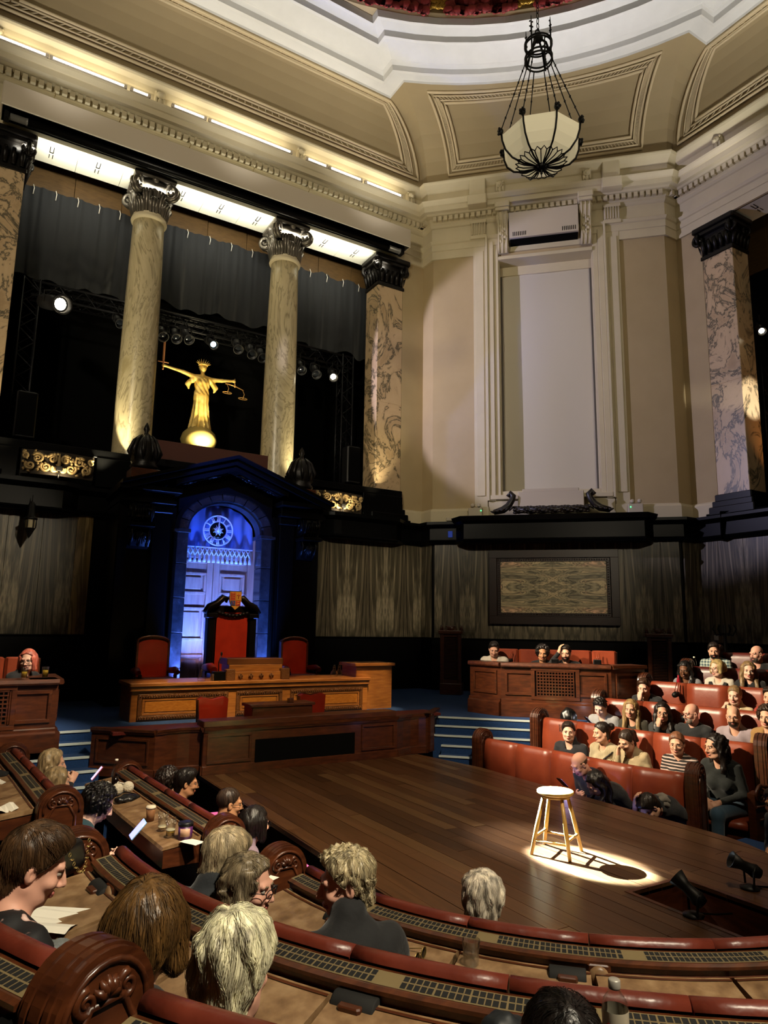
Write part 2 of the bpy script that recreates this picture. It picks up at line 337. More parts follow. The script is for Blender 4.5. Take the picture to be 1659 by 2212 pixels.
    def sweep(s, prof, path, closed=False, m=0, sm=False, capends=False):
        n = len(path); off = []
        for i in range(n):
            p = Vector(path[i][:2]); a = Vector(path[i-1][:2]) if (closed or i > 0) else None; b = Vector(path[(i+1) % n][:2]) if (closed or i < n-1) else None
            d1 = (p-a).normalized() if a is not None else (b-p).normalized(); d2 = (b-p).normalized() if b is not None else d1
            n1 = Vector((-d1.y, d1.x)); n2 = Vector((-d2.y, d2.x)); q = n1+n2; q = q/max(.3, q.dot(n1)); off.append((p, q))
        k = len(prof); vs = [(p.x+q.x*d, p.y+q.y*d, z) for (p, q) in off for d, z in prof]; fs = []
        for i in range(n if closed else n-1):
            i2 = (i+1) % n
            for j in range(k-1): fs.append((i*k+j, i2*k+j, i2*k+j+1, i*k+j+1))
        if capends and not closed: fs += [tuple(range(k)), tuple((n-1)*k+j for j in range(k-1, -1, -1))]
        return s.add(vs, fs, m, sm)
    def xf(s, M):
        s.v = [tuple(M @ Vector(p)) for p in s.v]; return s
    def build(s, name, mats, parent=None, loc=None, rz=0., label=None, cat=None, group=None, kind=None):
        me = bpy.data.meshes.new(name); me.from_pydata(s.v, [], s.f)
        if not isinstance(mats, (list, tuple)): mats = [mats]
        for q in mats: me.materials.append(q)
        if len(mats) > 1: me.polygons.foreach_set('material_index', s.m)
        if any(s.sm): me.polygons.foreach_set('use_smooth', s.sm)
        me.update()
        return link(me, name, parent, loc, rz, label, cat, group, kind)
def tag(o, label=None, cat=None, group=None, kind=None):
    if label: o['label'] = label
    if cat: o['category'] = cat
    if group: o['group'] = group
    if kind: o['kind'] = kind
    return o
def link(me, name, parent=None, loc=None, rz=0., label=None, cat=None, group=None, kind=None):
    o = bpy.data.objects.new(name, me); COL.objects.link(o)
    if parent is not None: o.parent = parent
    if loc is not None: o.location = loc
    if rz: o.rotation_euler = (0, 0, rz)
    return tag(o, label, cat, group, kind)
def empty(name, loc=(0, 0, 0), rz=0., label=None, cat=None, group=None, kind=None):
    o = bpy.data.objects.new(name, None); o.empty_display_size = .1; COL.objects.link(o); o.location = loc; o.rotation_euler = (0, 0, rz)
    return tag(o, label, cat, group, kind)
def dup(root, loc=None, rz=None, label=None, group=None):
    def cp(o, par):
        c = o.copy(); COL.objects.link(c); c.parent = par
        for ch in o.children: cp(ch, c)
        return c
    r = cp(root, None)
    if loc is not None: r.location = loc
    if rz is not None: r.rotation_euler = (0, 0, rz)
    return tag(r, label, None, group)
def Bx(name, x0, y0, z0, x1, y1, z1, m, parent=None, b=.008, **k):
    return MB().bbox(x0, y0, z0, x1, y1, z1, b).build(name, m, parent, **k)

# ================================================================== STRUCTURE
CX = 3.92; SQ = math.sqrt(.5)
OCT = [(13, 8.9), (12.58, 8.9), (8.9, 12.58), (8.9, 13), (-1.06, 13), (-1.06, 12.58), (-4.74, 8.9), (-5.16, 8.9),
       (-5.16, -1.06), (-4.74, -1.06), (-1.06, -4.74), (-1.06, -5.16), (8.9, -5.16), (8.9, -4.74), (12.58, -1.06), (13, -1.06)]
def struct(mb, name, m, parent=None, **k): return mb.build(name, m, parent, kind='structure' if parent is None else None, **k)
fl = struct(MB().prism(OCT, -.1, 0), 'floor', WOODH)
# --- lower walls, black dado, marble zone backing, ledge
DIRS = ['east', 'northeast', 'north', 'northwest', 'west', 'southwest', 'south', 'southeast']
for k, d in enumerate(DIRS):
    # wall sides follow the octagon: odd entries are the diagonal bays with their two short returns
    i = (k*2-1) % 16
    if k % 2: pts = [OCT[i-1], OCT[i], OCT[(i+1) % 16], OCT[(i+2) % 16]]
    else: pts = [OCT[i], OCT[(i+1) % 16]]
    mb = MB(); mb.sweep([(-.25, 0), (0, 0), (0, 2.27), (.03, 2.29), (.03, 2.31), (-.015, 2.31), (-.015, 4.4), (-.25, 4.4)], pts)
    w = struct(mb, 'wall_'+d, DADO)
    globals()['WALL_'+d] = w
# marble panels, book-matched, each its own slab on the wall behind
def panels(wall, p0, p1, n, m=CIPO, z0=2.31, z1=4.38, inset=.0, name='marble_panel'):
    a = Vector(p0); b = Vector(p1); L = (b-a).length; w = L/n; ang = math.atan2(b.y-a.y, b.x-a.x)
    q = MB().bbox(-w/2+.001, -.02, 0, w/2-.001, .02, z1-z0, .003); me = None
    for k in range(n):
        c = a.lerp(b, (k+.5)/n)
        if me is None: o = q.build(name, m, wall); me = o.data
        else: o = link(me, name, wall)
        o.location = (c.x, c.y, z0); o.rotation_euler = (0, 0, ang); o.scale = (1 if k % 2 else -1, 1, 1)
panels(WALL_north, (1.6, 12.985), (-1.05, 12.985), 5)
panels(WALL_north, (8.88, 12.985), (6.0, 12.985), 6)
panels(WALL_north, (6.0, 12.985), (5.76, 12.985), 1, CIPO2)
panels(WALL_north, (1.86, 12.985), (1.6, 12.985), 1, CIPO2)
panels(WALL_northeast, (8.885, 12.96), (8.885, 12.6), 1)
panels(WALL_northeast, (8.93, 12.53), (12.53, 8.93), 14)
panels(WALL_northeast, (12.6, 8.885), (12.96, 8.885), 1)
panels(WALL_east, (12.985, 8.88), (12.985, 2.0), 13)
panels(WALL_northwest, (-1.045, 12.6), (-4.7, 8.9), 12)
# framed figured-marble picture panel on the diagonal wall
fr = empty('marble_picture_frame', (10.74-.03, 10.74-.03, 0), -PI/4, 'dark carved wooden frame around figured green and buff marble slab on the diagonal wall', 'wall panel')
def frame4(name, x0, x1, z0, z1, w, y0, y1, m, par):
    Bx(name, x0, y0, z0, x1, y1, z0+w, m, par); Bx(name, x0, y0, z1-w, x1, y1, z1, m, par)
    Bx(name, x0, y0, z0+w, x0+w, y1, z1-w, m, par); Bx(name, x1-w, y0, z0+w, x1, y1, z1-w, m, par)
DKW = mat('dark_walnut', rough=.35, ramp=[(.3, '150805'), (.7, '221009')], scale=4, stretch=(2, 2, 8), coat=.2)
frame4('frame_moulding', -1.34, 1.34, 2.62, 4.2, .17, -.10, .0, DKW, fr)
frame4('inner_moulding', -1.17, 1.17, 2.79, 4.03, .075, -.06, .0, DKW, fr)
bd = MB()
for x in np.arange(-1.14, 1.15, .05):
    for z in (2.83, 3.99): bd.ell((x, -.065, z), (.016, .014, .016), 6, 4)
for z in np.arange(2.87, 3.97, .05):
    for x in (-1.13, 1.13): bd.ell((x, -.065, z), (.016, .014, .016), 6, 4)
bd.build('bead_carving', DKW, fr, kind='stuff')
pm = MB().bbox(0, -.02, 0, 1.095, .0, .58, .003)
o = pm.build('marble_slab', PICM, fr, loc=(0, -.02, 3.41)); me = o.data
for sx, sz in ((-1, 1), (1, -1), (-1, -1)): q = link(me, 'marble_slab', fr, (0, -.02, 3.41)); q.scale = (sx, 1, sz)
# --- black ledge all round
LEDGE = [(0, 4.36), (.10, 4.36), (.14, 4.42), (.10, 4.45), (.10, 4.70), (.16, 4.74), (.22, 4.78), (.22, 4.84), (.0, 4.86)]
led = struct(MB().sweep(LEDGE, OCT, True), 'trim_1', BLACK)
for k, (a, b) in enumerate([((8.3, 12.99), (6.2, 12.99)), ((1.6, 12.99), (-.6, 12.99)), ((12.99, 8.3), (12.99, 6.0))]):     # bowed fronts under the side balconies
    A, B = Vector(a), Vector(b); n = 14; pth = []
    for i in range(n+1):
        t = i/n; p = A.lerp(B, t); bow = .26*min(1, math.sin(PI*t)*2.2); nn = Vector((-(B-A).y, (B-A).x)).normalized(); pth.append((p.x+nn.x*bow, p.y+nn.y*bow))
    MB().sweep([(-.2, 4.34), (.06, 4.34), (.1, 4.38), (.05, 4.42), (.05, 4.72), (.1, 4.76), (.14, 4.80), (.14, 4.87), (-.3, 4.9)], pth, capends=True).build('bowed_fascia', BLACK, led)
# projecting centre of the ledge below the tall window
MB().sweep([(-.2, 4.33), (.08, 4.33), (.12, 4.38), (.08, 4.42), (.08, 4.74), (.16, 4.80), (.2, 4.9), (-.3, 4.93)], [(12.05+.0, 9.25), (11.75, 9.2), (9.2, 11.75), (9.25, 12.05)], capends=True).build('ledge_break', BLACK, led)
# --- upper walls
def upper(name, pts, z0=4.86, z1=11.3, m=PLAWALL):
    w = struct(MB().sweep([(-.25, z0), (0, z0), (0, z1), (-.25, z1)], pts, capends=True), name, m); return w
up_parts = []
def upart(wall, pts, z0, z1, m=PLAWALL):
    return MB().sweep([(-.3, z0), (0, z0), (0, z1), (-.3, z1)], pts, capends=True).build('wall_face', m, wall)
upart(WALL_north, [(8.9, 13), (8.3, 13)], 4.86, 11.3); upart(WALL_north, [(-.46, 13), (-1.06, 13)], 4.86, 11.3)
upart(WALL_east, [(13, 8.3), (13, 8.9)], 4.86, 11.3); upart(WALL_east, [(13, -1.06), (13, -.46)], 4.86, 11.3)
WHW = 1.06   # half width of the window opening
def dpt(u, n=0.): return (10.74+u*SQ-n*SQ, 10.74-u*SQ-n*SQ)
upart(WALL_northeast, [(13, 8.9), (12.58, 8.9), dpt(WHW)], 4.86, 11.3)
upart(WALL_northeast, [dpt(-WHW), (8.9, 12.58), (8.9, 13)], 4.86, 11.3)
upart(WALL_northeast, [dpt(WHW), dpt(-WHW)], 4.86, 5.5); upart(WALL_northeast, [dpt(WHW), dpt(-WHW)], 11.05, 11.3)
for d, pts in (('northwest', [(-1.06, 13), (-1.06, 12.58), (-4.74, 8.9), (-5.16, 8.9)]), ('west', [(-5.16, 8.9), (-5.16, -1.06)]), ('southwest', [(-5.16, -1.06), (-4.74, -1.06), (-1.06, -4.74), (-1.06, -5.16)]),
               ('south', [(-1.06, -5.16), (8.9, -5.16)]), ('southeast', [(8.9, -5.16), (8.9, -4.74), (12.58, -1.06), (13, -1.06)])):
    upart(globals()['WALL_'+d], pts, 4.86, 11.3)
# skirting of the upper wall
SK = [(0, 4.86), (.07, 4.86), (.07, 5.10), (.05, 5.14), (.0, 5.17)]
sk = struct(MB().sweep(SK, [(13, 8.3), (13, 8.9), (12.58, 8.9), (8.9, 12.58), (8.9, 13), (8.3, 13)]), 'baseboard_1', PLASTER)
# --- entablature ring
ENT = [(0, 11.22), (.05, 11.22), (.05, 11.42), (.07, 11.43), (.07, 11.58), (.10, 11.60), (.13, 11.66), (.06, 11.68), (.06, 12.00), (.09, 12.02), (.12, 12.06), (.12, 12.1),
       (.15, 12.12), (.15, 12.22), (.26, 12.24), (.30, 12.27), (.38, 12.28), (.38, 12.40), (.41, 12.41), (.45, 12.48), (.46, 12.52), (.30, 12.56), (.24, 12.62), (.24, 12.82), (.27, 12.84), (.32, 12.90), (.40, 12.96), (.42, 13.0), (.42, 13.03), (.2, 13.05), (-.3, 13.05)]
ent = struct(MB().sweep(ENT, OCT, True), 'trim_2', PLASTER)
dn = MB()
def dentils(p0, p1, step=.13):
    a = Vector(p0); b = Vector(p1); L = (b-a).length; n = int(L/step); d = (b-a).normalized(); nn = Vector((-d.y, d.x)); ang = math.atan2(d.y, d.x); ca, sa = math.cos(ang), math.sin(ang)
    for i in range(n):
        c = a+d*((i+.5)*L/n)+nn*.19
        vs = []
        for z in (12.12, 12.23):
            for ux, uy in ((-.042, -.05), (.042, -.05), (.042, .05), (-.042, .05)): vs.append((c.x+ux*ca-uy*sa, c.y+ux*sa+uy*ca, z))
        dn.add(vs, [(3, 2, 1, 0), (0, 1, 5, 4), (1, 2, 6, 5), (2, 3, 7, 6), (3, 0, 4, 7)])
for i in range(0, 8): dentils(OCT[i], OCT[(i+1) % 16])
dentils(OCT[15], OCT[0])
dn.build('dentil', PLASTER, ent, kind='stuff')
# lion masks above the cornice
def lion(par, x, y, z, rz):
    q = MB(); q.bbox(-.10, -.05, -.02, .10, .06, .30, .02)
    q.ell((0, -.08, .2), (.085, .06, .08)); q.ell((0, -.13, .175), (.04, .04, .035))
    for sx in (-1, 1): q.ell((sx*.03, -.125, .22), (.014, .012, .012), 6, 4); q.ell((sx*.075, -.06, .27), (.03, .03, .03), 8, 6); q.ell((sx*.07, -.07, .10), (.03, .03, .07), 8, 6)
    q.ell((0, -.08, .07), (.05, .04, .07), 8, 6)
    return q.build('lion_mask', PLASTER, par, loc=(x, y, z), rz=rz)
for x in (2.42-.05, 5.42, -.9+.45, 8.3): lion(ent, x, 12.74, 12.57, 0)
for u in (-.98, .98): p = dpt(u, .28); lion(ent, p[0], p[1], 12.57, -PI/4)
for y in (7.6, 5.4): lion(ent, 12.74, y, 12.57, -PI/2)
# --- ceiling: coves rising to a circle with four straight bays, then shallow rings
def outline(r, b, a, n=10):
    # closed outline (CCW from east bay): circle radius r with straight bays at distance b, half width a
    pts = []; t0 = math.asin(min(.99, a/r))
    for q in range(4):
        R = Matrix.Rotation(q*PI/2, 2)
        loc = [Vector((b, -a*.5)), Vector((b, 0)), Vector((b, a*.5)), Vector((b, a)), Vector((r*math.cos(t0), a))]
        for i in range(1, n): t = t0+(PI/2-2*t0)*i/n; loc.append(Vector((r*math.cos(t), r*math.sin(t))))
        loc += [Vector((a, r*math.cos(t0))), Vector((a, b))]
        pts += [R @ p for p in loc]
    return [(CX+p.x, CX+p.y) for p in pts]
def octline(b, s, dd, n=10):
    # octagon line with straight half side s at distance b and diagonal sides at distance dd, same vertex count as outline()
    pts = []
    for q in range(4):
        R = Matrix.Rotation(q*PI/2, 2); k = dd*math.sqrt(2)
        loc = [Vector((b, -s*.5)), Vector((b, 0)), Vector((b, s*.5)), Vector((b, s))]
        p0 = Vector((k-s-.0, s)); p1 = Vector((s, k-s)); p0.x = min(p0.x, b); p1.y = min(p1.y, b)
        for i in range(n+1): loc.append(p0.lerp(p1, i/n))
        loc.append(Vector((s, b)))
        pts += [R @ p for p in loc]
    return [(CX+p.x, CX+p.y) for p in pts]
def loft(lines, m=0, sm=False, mb=None):
    mb = mb or MB(); n = len(lines[0][0]); vs = [(x, y, z) for pts, z in lines for x, y in pts]; fs = []
    for j in range(len(lines)-1):
        for i in range(n): i2 = (i+1) % n; fs.append((j*n+i, j*n+i2, (j+1)*n+i2, (j+1)*n+i))
    return mb.add(vs, fs, m, sm)
bot = octline(8.78, 4.75, 9.44); top = outline(8.32, 8.17, 3.4)
assert len(bot) == len(top)
NL = 8
def cove(t):  # t 0 at the cornice, 1 at the ring
    f = 1-math.cos(t*PI/2*1.0); z = 13.04+1.52*math.sin(t*PI/2)
    return [(a[0]+(b[0]-a[0])*f, a[1]+(b[1]-a[1])*f) for a, b in zip(bot, top)], z
ce = struct(loft([cove(k/NL) for k in range(NL+1)]), 'ceiling', COVE)
rings = [(8.32, 8.17, 3.4, 14.56), (8.30, 8.15, 3.38, 14.60), (8.05, 7.86, 3.05, 14.62), (8.04, 7.85, 3.04, 14.52), (7.95, 7.76, 2.97, 14.50), (7.92, 7.73, 2.94, 14.60), (7.85, 7.66, 2.9, 14.64),
         (7.80, 7.62, 2.86, 14.62), (7.36, 7.2, 2.5, 14.72), (7.35, 7.19, 2.5, 14.66), (7.28, 7.12, 2.44, 14.66), (7.26, 7.1, 2.42, 14.78), (7.06, 6.92, 2.22, 14.84), (7.05, 6.91, 2.2, 14.78), (6.98, 6.84, 2.15, 14.78), (6.96, 6.82, 2.12, 14.92)]
loft([(outline(r, b, a), z) for r, b, a, z in rings]).build('stepped_ring', CEIL, ce)
# round drum with rose garland
def circ(r, n=96): return [(CX+r*math.cos(2*PI*i/n), CX+r*math.sin(2*PI*i/n)) for i in range(n)]
loft([(circ(7.2), 14.93), (circ(6.96), 14.93), (circ(6.95), 14.96), (circ(6.93), 15.0)]).build('drum_band', PLAWALL, ce)
loft([(circ(6.93), 15.0), (circ(6.97), 15.6), (circ(6.0), 16.6), (circ(4.0), 17.6), (circ(.5), 18.0)], sm=True).build('dome', COVE, ce)
ROSE = mat('rose_red_plaster', rough=.5, ramp=[(.3, '6e1a1a'), (.7, 'a23a38')], scale=9); GOLDL = mat('gold_leaf', 'b08a3a', rough=.35, metal=.7)
rnd = random.Random(4)
rs = MB(); ro = Euler((0, 0, 0))
for k in range(3):
    th = rnd.uniform(0, 1)
    rs.ell((0, 0, 0), (.1, .1, .06), 10, 6)
for k in range(5): a = k*2*PI/5; rs.ell((.055*math.cos(a), .055*math.sin(a), .02), (.05, .05, .035), 8, 5)
rs.ell((0, 0, .05), (.035, .035, .03), 8, 5)
rme = None; lme = None
lf = MB()
for k in range(5): a = (k-2)*.35; lf.tube([(0, 0, 0), (.10*math.sin(a), .1*math.cos(a), .03), (.19*math.sin(a), .19*math.cos(a), .0)], [.02, .035, .006], 6)
NR = 150
for i in range(NR):
    th = 2*PI*.25+ (i/NR-.5)*2.1 - PI/4
    for row in range(3):
        z = 15.03+row*.15+rnd.uniform(-.03, .03); r = 6.87+rnd.uniform(-.03, .02)
        leaf = (i % 19 < 4)
        if not leaf:
            if rme is None: o = rs.build('rose', ROSE, ce); rme = o.data
            elif sum(1 for c in ce.children if c.data == rme) < 295: o = link(rme, 'rose', ce)
            else: continue
        else:
            if lme is None: o = lf.build('gold_leaf', GOLDL, ce); lme = o.data
            else: o = link(lme, 'gold_leaf', ce)
        o.location = (CX+r*math.cos(th), CX+r*math.sin(th), z)
        s = rnd.uniform(.75, 1.25); o.scale = (s, s, s)
        o.rotation_euler = (rnd.uniform(0, 6) if not leaf else PI/2, 0, 0) if False else Euler((PI/2, 0, th-PI/2+PI+rnd.uniform(-.3, .3)))
# framed panels on the coves: mouldings that follow the cove surface
def cpoint(side, u, t, lift=.03):
    # side 0 = north cove, 1 = north-east cove, 2 = east cove; u in -1..1 across, t up
    f = 1-math.cos(t*PI/2); z = 13.04+1.52*math.sin(t*PI/2)
    if side in (0, 2):
        w = (4.75+(3.4-4.75)*f)*u; d = 8.78+(8.17-8.78)*f; x, y = w, d-lift
        if side == 2: x, y = d-lift, w
    else:
        # diagonal: straight chord at the bottom turning into an arc
        c0 = Vector((SQ, -SQ)); n0 = Vector((SQ, SQ)); half0 = 2.55; ub = u*half0; pb = n0*9.44+c0*ub
        tm = PI/4-math.asin(3.4/8.32); th = u*tm; pt = (n0*math.cos(th)+c0*math.sin(th))*8.32
        p = pb.lerp(pt, f); p = p-p.normalized()*lift; x, y = p.x, p.y
    return (CX+x, CX+y, z-lift*.6)
COVEL = mat('cove_moulding', rough=.7, ramp=[(0, 'b5a27e'), (1, 'c2b08c')], scale=3)
def cove_frame(side, u0, t0, t1, ins_t, name):
    rim = lambda U, T0, T1, n=14: [cpoint(side, -U+2*U*i/n, T0) for i in range(n)]+[cpoint(side, U, T0+(T1-T0)*i/n) for i in range(n)]+[cpoint(side, U-2*U*i/n, T1) for i in range(n)]+[cpoint(side, -U, T1+(T0-T1)*i/n) for i in range(n)]
    e = MB()
    du = ins_t*.45
    for j, (r, w) in enumerate([(.035, 0), (.02, .35), (.02, .75), (.035, 1.0)]):
        e.tube(rim(u0-du*w, t0+ins_t*w*.55, t1-ins_t*w*.55), r, 6, closed=True)
    e.build(name, COVEL, ce)
    rib = MB(); R0 = rim(u0-du*.42, t0+ins_t*.42*.55, t1-ins_t*.42*.55, 56); R1 = rim(u0-du*.68, t0+ins_t*.68*.55, t1-ins_t*.68*.55, 56)
    for a, b in zip(R0, R1):
        rib.tube([a, b], .012, 4, cap=False)
    rib.build('ribbed_moulding', COVEL, ce, kind='stuff')
cove_frame(0, .965, .10, .93, .2, 'cove_frame'); cove_frame(2, .965, .10, .93, .2, 'cove_frame'); cove_frame(1, .86, .10, .90, .22, 'cove_frame')
# --- stage: planked thrust
STZ = .78
st = empty('stage', (0, 0, 0), 0, 'low dark wooden thrust stage in the middle of the chamber', 'stage')
def horse(r, y1, n=28, yw=None):
    return [(CX-r, yw or y1)]+[(CX+r*math.cos(PI+PI*i/n), CX+r*math.sin(PI+PI*i/n)) for i in range(n+1)]+[(CX+r, y1)]
edge = [(2.56, 8.3), (2.56, 4.0)]+[(4.19+1.63*math.cos(PI+PI*i/24), 4.0+1.5*math.sin(PI+PI*i/24)) for i in range(1, 24)]+[(5.82, 4.0), (5.82, 7.15), (5.62, 8.3)]
skirt = MB().sweep([(0, STZ-.05), (0, 0)], edge); skirt.build('stage_skirt', BLACKM, st)
def clip(poly, a, b):      # keep the side to the left of a->b
    out = []; n = len(poly)
    sd = lambda p: (b[0]-a[0])*(p[1]-a[1])-(b[1]-a[1])*(p[0]-a[0])
    for i in range(n):
        p, q = poly[i], poly[(i+1) % n]; sp, sq = sd(p), sd(q)
        if sp >= 0: out.append(p)
        if (sp >= 0) != (sq >= 0): t = sp/(sp-sq); out.append((p[0]+(q[0]-p[0])*t, p[1]+(q[1]-p[1])*t))
    return out
pd_ = Vector((0, 1)); pn_ = Vector((1, 0))
def convclip(poly, conv):
    for i in range(len(conv)):
        if len(poly) < 3: return []
        poly = clip(poly, conv[i], conv[(i+1) % len(conv)])
    return poly
def area2(p): return abs(sum(p[i][0]*p[(i+1) % len(p)][1]-p[(i+1) % len(p)][0]*p[i][1] for i in range(len(p))))/2
rnd = random.Random(11)
conv_edge = edge
pw = .135; base = Vector((4.2, 4.0))
hole_c = [(4.03, 2.2), (4.55, 2.2), (4.55, 3.37), (4.03, 3.37)]
for k in range(-13, 13):
    s = -2.6+rnd.uniform(-1.2, 0)
    while s < 5.0:
        ln = rnd.uniform(1.3, 2.6); e2 = s+ln; g = .0018
        q = [base+pn_*(k*pw+g)+pd_*(s+g), base+pn_*(k*pw+g)+pd_*(e2-g), base+pn_*((k+1)*pw-g)+pd_*(e2-g), base+pn_*((k+1)*pw-g)+pd_*(s+g)]
        s = e2
        poly = [(p.x, p.y) for p in q]
        if area2(poly) and ((poly[1][0]-poly[0][0])*(poly[2][1]-poly[1][1])-(poly[1][1]-poly[0][1])*(poly[2][0]-poly[1][0])) < 0: poly = poly[::-1]
        poly = convclip(poly, conv_edge)
        if len(poly) < 3 or area2(poly) < .004: continue
        # cut the hole (convex, CCW): outside pieces, one per hole edge
        H = hole_c; pieces = []; rest = poly
        for i in range(len(H)):
            if len(rest) < 3: break
            a, b = H[i], H[(i+1) % len(H)]
            pieces.append(clip(rest, b, a)); rest = clip(rest, a, b)
        if len(rest) < 3 or area2(rest) < 1e-4: pieces = [poly]
        for pc in pieces:
            if len(pc) >= 3 and area2(pc) > .003:
                MB().prism(pc, STZ-.04, STZ+rnd.uniform(-.0012, .0012)).build('plank', STAGEW[rnd.choice([0, 0, 1, 1, 2, 3])], st).rotation_euler = (0, 0, 0)
# sunk box in the stage opening
ho = MB().sweep([(0, STZ-.02), (0, STZ-.35)], hole_c+[hole_c[0]]); ho.prism(hole_c, STZ-.36, STZ-.33); ho.build('trap_box', WOOD, st)
MB().sweep([(0, STZ+.004), (-.035, STZ+.004), (-.035, STZ-.03)], hole_c+[hole_c[0]]).build('trap_trim', WOOD, st)
# --- raised dais along the back, with steps
DZ = 1.2
dais = [(6.31, 8.72), (7.45, 7.58), (9.2, 7.0), (12.95, 7.0), (12.95, 8.8), (12.5, 8.9), (8.9, 12.5), (8.8, 12.95), (-.9, 12.95), (-1.06, 12.5), (-4.0, 9.55), (-4.0, 9.45), (1.6, 9.45), (1.6, 9.1), (6.24, 9.1)]
struct(MB().prism(dais, 0, DZ), 'floor_dais', CARPET)
sp = empty('stair_right', (0, 0, 0), 0, kind='structure')
P = lambda c, u, n: (c+u*SQ+n*SQ, c-u*SQ+n*SQ)
for ss, z, u0, u1 in ((14.86, 1.09, -1.75, .15), (14.60, .98, -1.75, .1), (14.34, .87, -1.6, .02), (14.06, .76, -1.6, -.4), (13.8, .65, -1.5, -.5)):
    c = ss/2; MB().prism([P(c, u0, 0), P(c, u1, 0), P(c, u1, .45), P(c, u0, .45)], 0, z-.004).build('tread', CARPET, sp)
    MB().prism([P(c, u0, -.012), P(c, u1, -.012), P(c, u1, .03), P(c, u0, .03)], z-.02, z+.003).build('nosing', NOSE, sp)
c = 15.03/2; MB().prism([P(c, -1.72, -.012), P(c, 0, -.012), P(c, 0, .03), P(c, -1.72, .03)], DZ-.02, DZ+.004).build('nosing', NOSE, sp)
sp = empty('stair_left', (0, 0, 0), 0, kind='structure')
for y, z in ((9.44, 1.2), (9.2, 1.09), (8.9, .98), (8.63, .87), (8.36, .76), (8.1, .65)):
    MB().box(.2, y, 0, 1.52, y+.4, z-.006).build('tread', CARPET, sp); MB().box(.2, y-.012, z-.02, 1.52, y+.03, z+.003).build('nosing', NOSE, sp)

# ================================================================== GALLERY BAYS (local x to the right, y outwards, z up)
def vol(mb, c, r, turns=2.0, w=.05, y0=-.05, y1=.05, n=26, d=1, axis='y'):
    # spiral volute as a tube-like scroll
    pts = []
    for i in range(n+1):
        t = i/n; a = d*(t*turns*2*PI)+PI/2; q = r*(1-t*.86); pts.append((c[0]+q*math.cos(a), c[1], c[2]+q*math.sin(a)) if axis == 'y' else (c[0], c[1]+q*math.cos(a), c[2]+q*math.sin(a)))
    mb.tube(pts, [w*(1-.7*i/n) for i in range(n+1)], 6)
def capital(par, x, y, z0, m, r=.31, square=False):
    q = MB()
    h = .82
    if square: q.bbox(x-r, y-r, z0, x+r, y+r, z0+h*.72, .02)
    else: q.lathe([(r*.98, 0), (r, .05), (r*.95, .3), (r*1.1, .55), (r*1.3, .62)], (x, y, z0), 20)
    q.lathe([(r*1.75, 0), (r*1.85, .04), (r*1.8, .1)], (x, y, z0+h*.82), 4, sm=False, a0=PI/4, a1=PI/4+2*PI)
    for i in range(8):      # two tiers of acanthus leaves curling outwards
        for tier, (zz, hh, off) in enumerate([(0, .3, 0), (.02, .46, PI/8)]):
            a = i*PI/4+off; ca, sa = math.cos(a), math.sin(a); R = r*(1.02 if not square else 1.12)
            for s in (-1, 0, 1):
                b = a+s*.16; cb, sb = math.cos(b), math.sin(b)
                q.tube([(x+R*cb, y+R*sb, z0+zz), (x+(R+.03)*cb, y+(R+.03)*sb, z0+zz+hh*.6), (x+(R+.085)*cb, y+(R+.085)*sb, z0+zz+hh*.95), (x+(R+.10)*cb, y+(R+.1)*sb, z0+zz+hh*.8)], [.028, .04, .03, .012], 5)
    for i in range(4):      # corner volutes
        a = PI/4+i*PI/2; u = Vector((math.cos(a), math.sin(a), 0)); c = Vector((x, y, z0+h*.62))+u*r*1.55; pts = []
        for k in range(23):
            t = k/22; ang = PI/2+t*3.6*PI; rr = .18*(1-t*.85); pts.append(tuple(c+u*(rr*math.cos(ang))+Vector((0, 0, rr*math.sin(ang)))))
        w = u.cross(Vector((0, 0, 1)))
        for s in (-.035, .035): q.tube([tuple(Vector(p)+w*s) for p in pts], [.055*(1-.6*k/22) for k in range(23)], 6)
    for i in range(4): a = i*PI/2; q.ell((x+r*1.18*math.cos(a), y+r*1.18*math.sin(a), z0+h*.8), (.07, .07, .06), 8, 6)
    return q.build('capital', m, par)
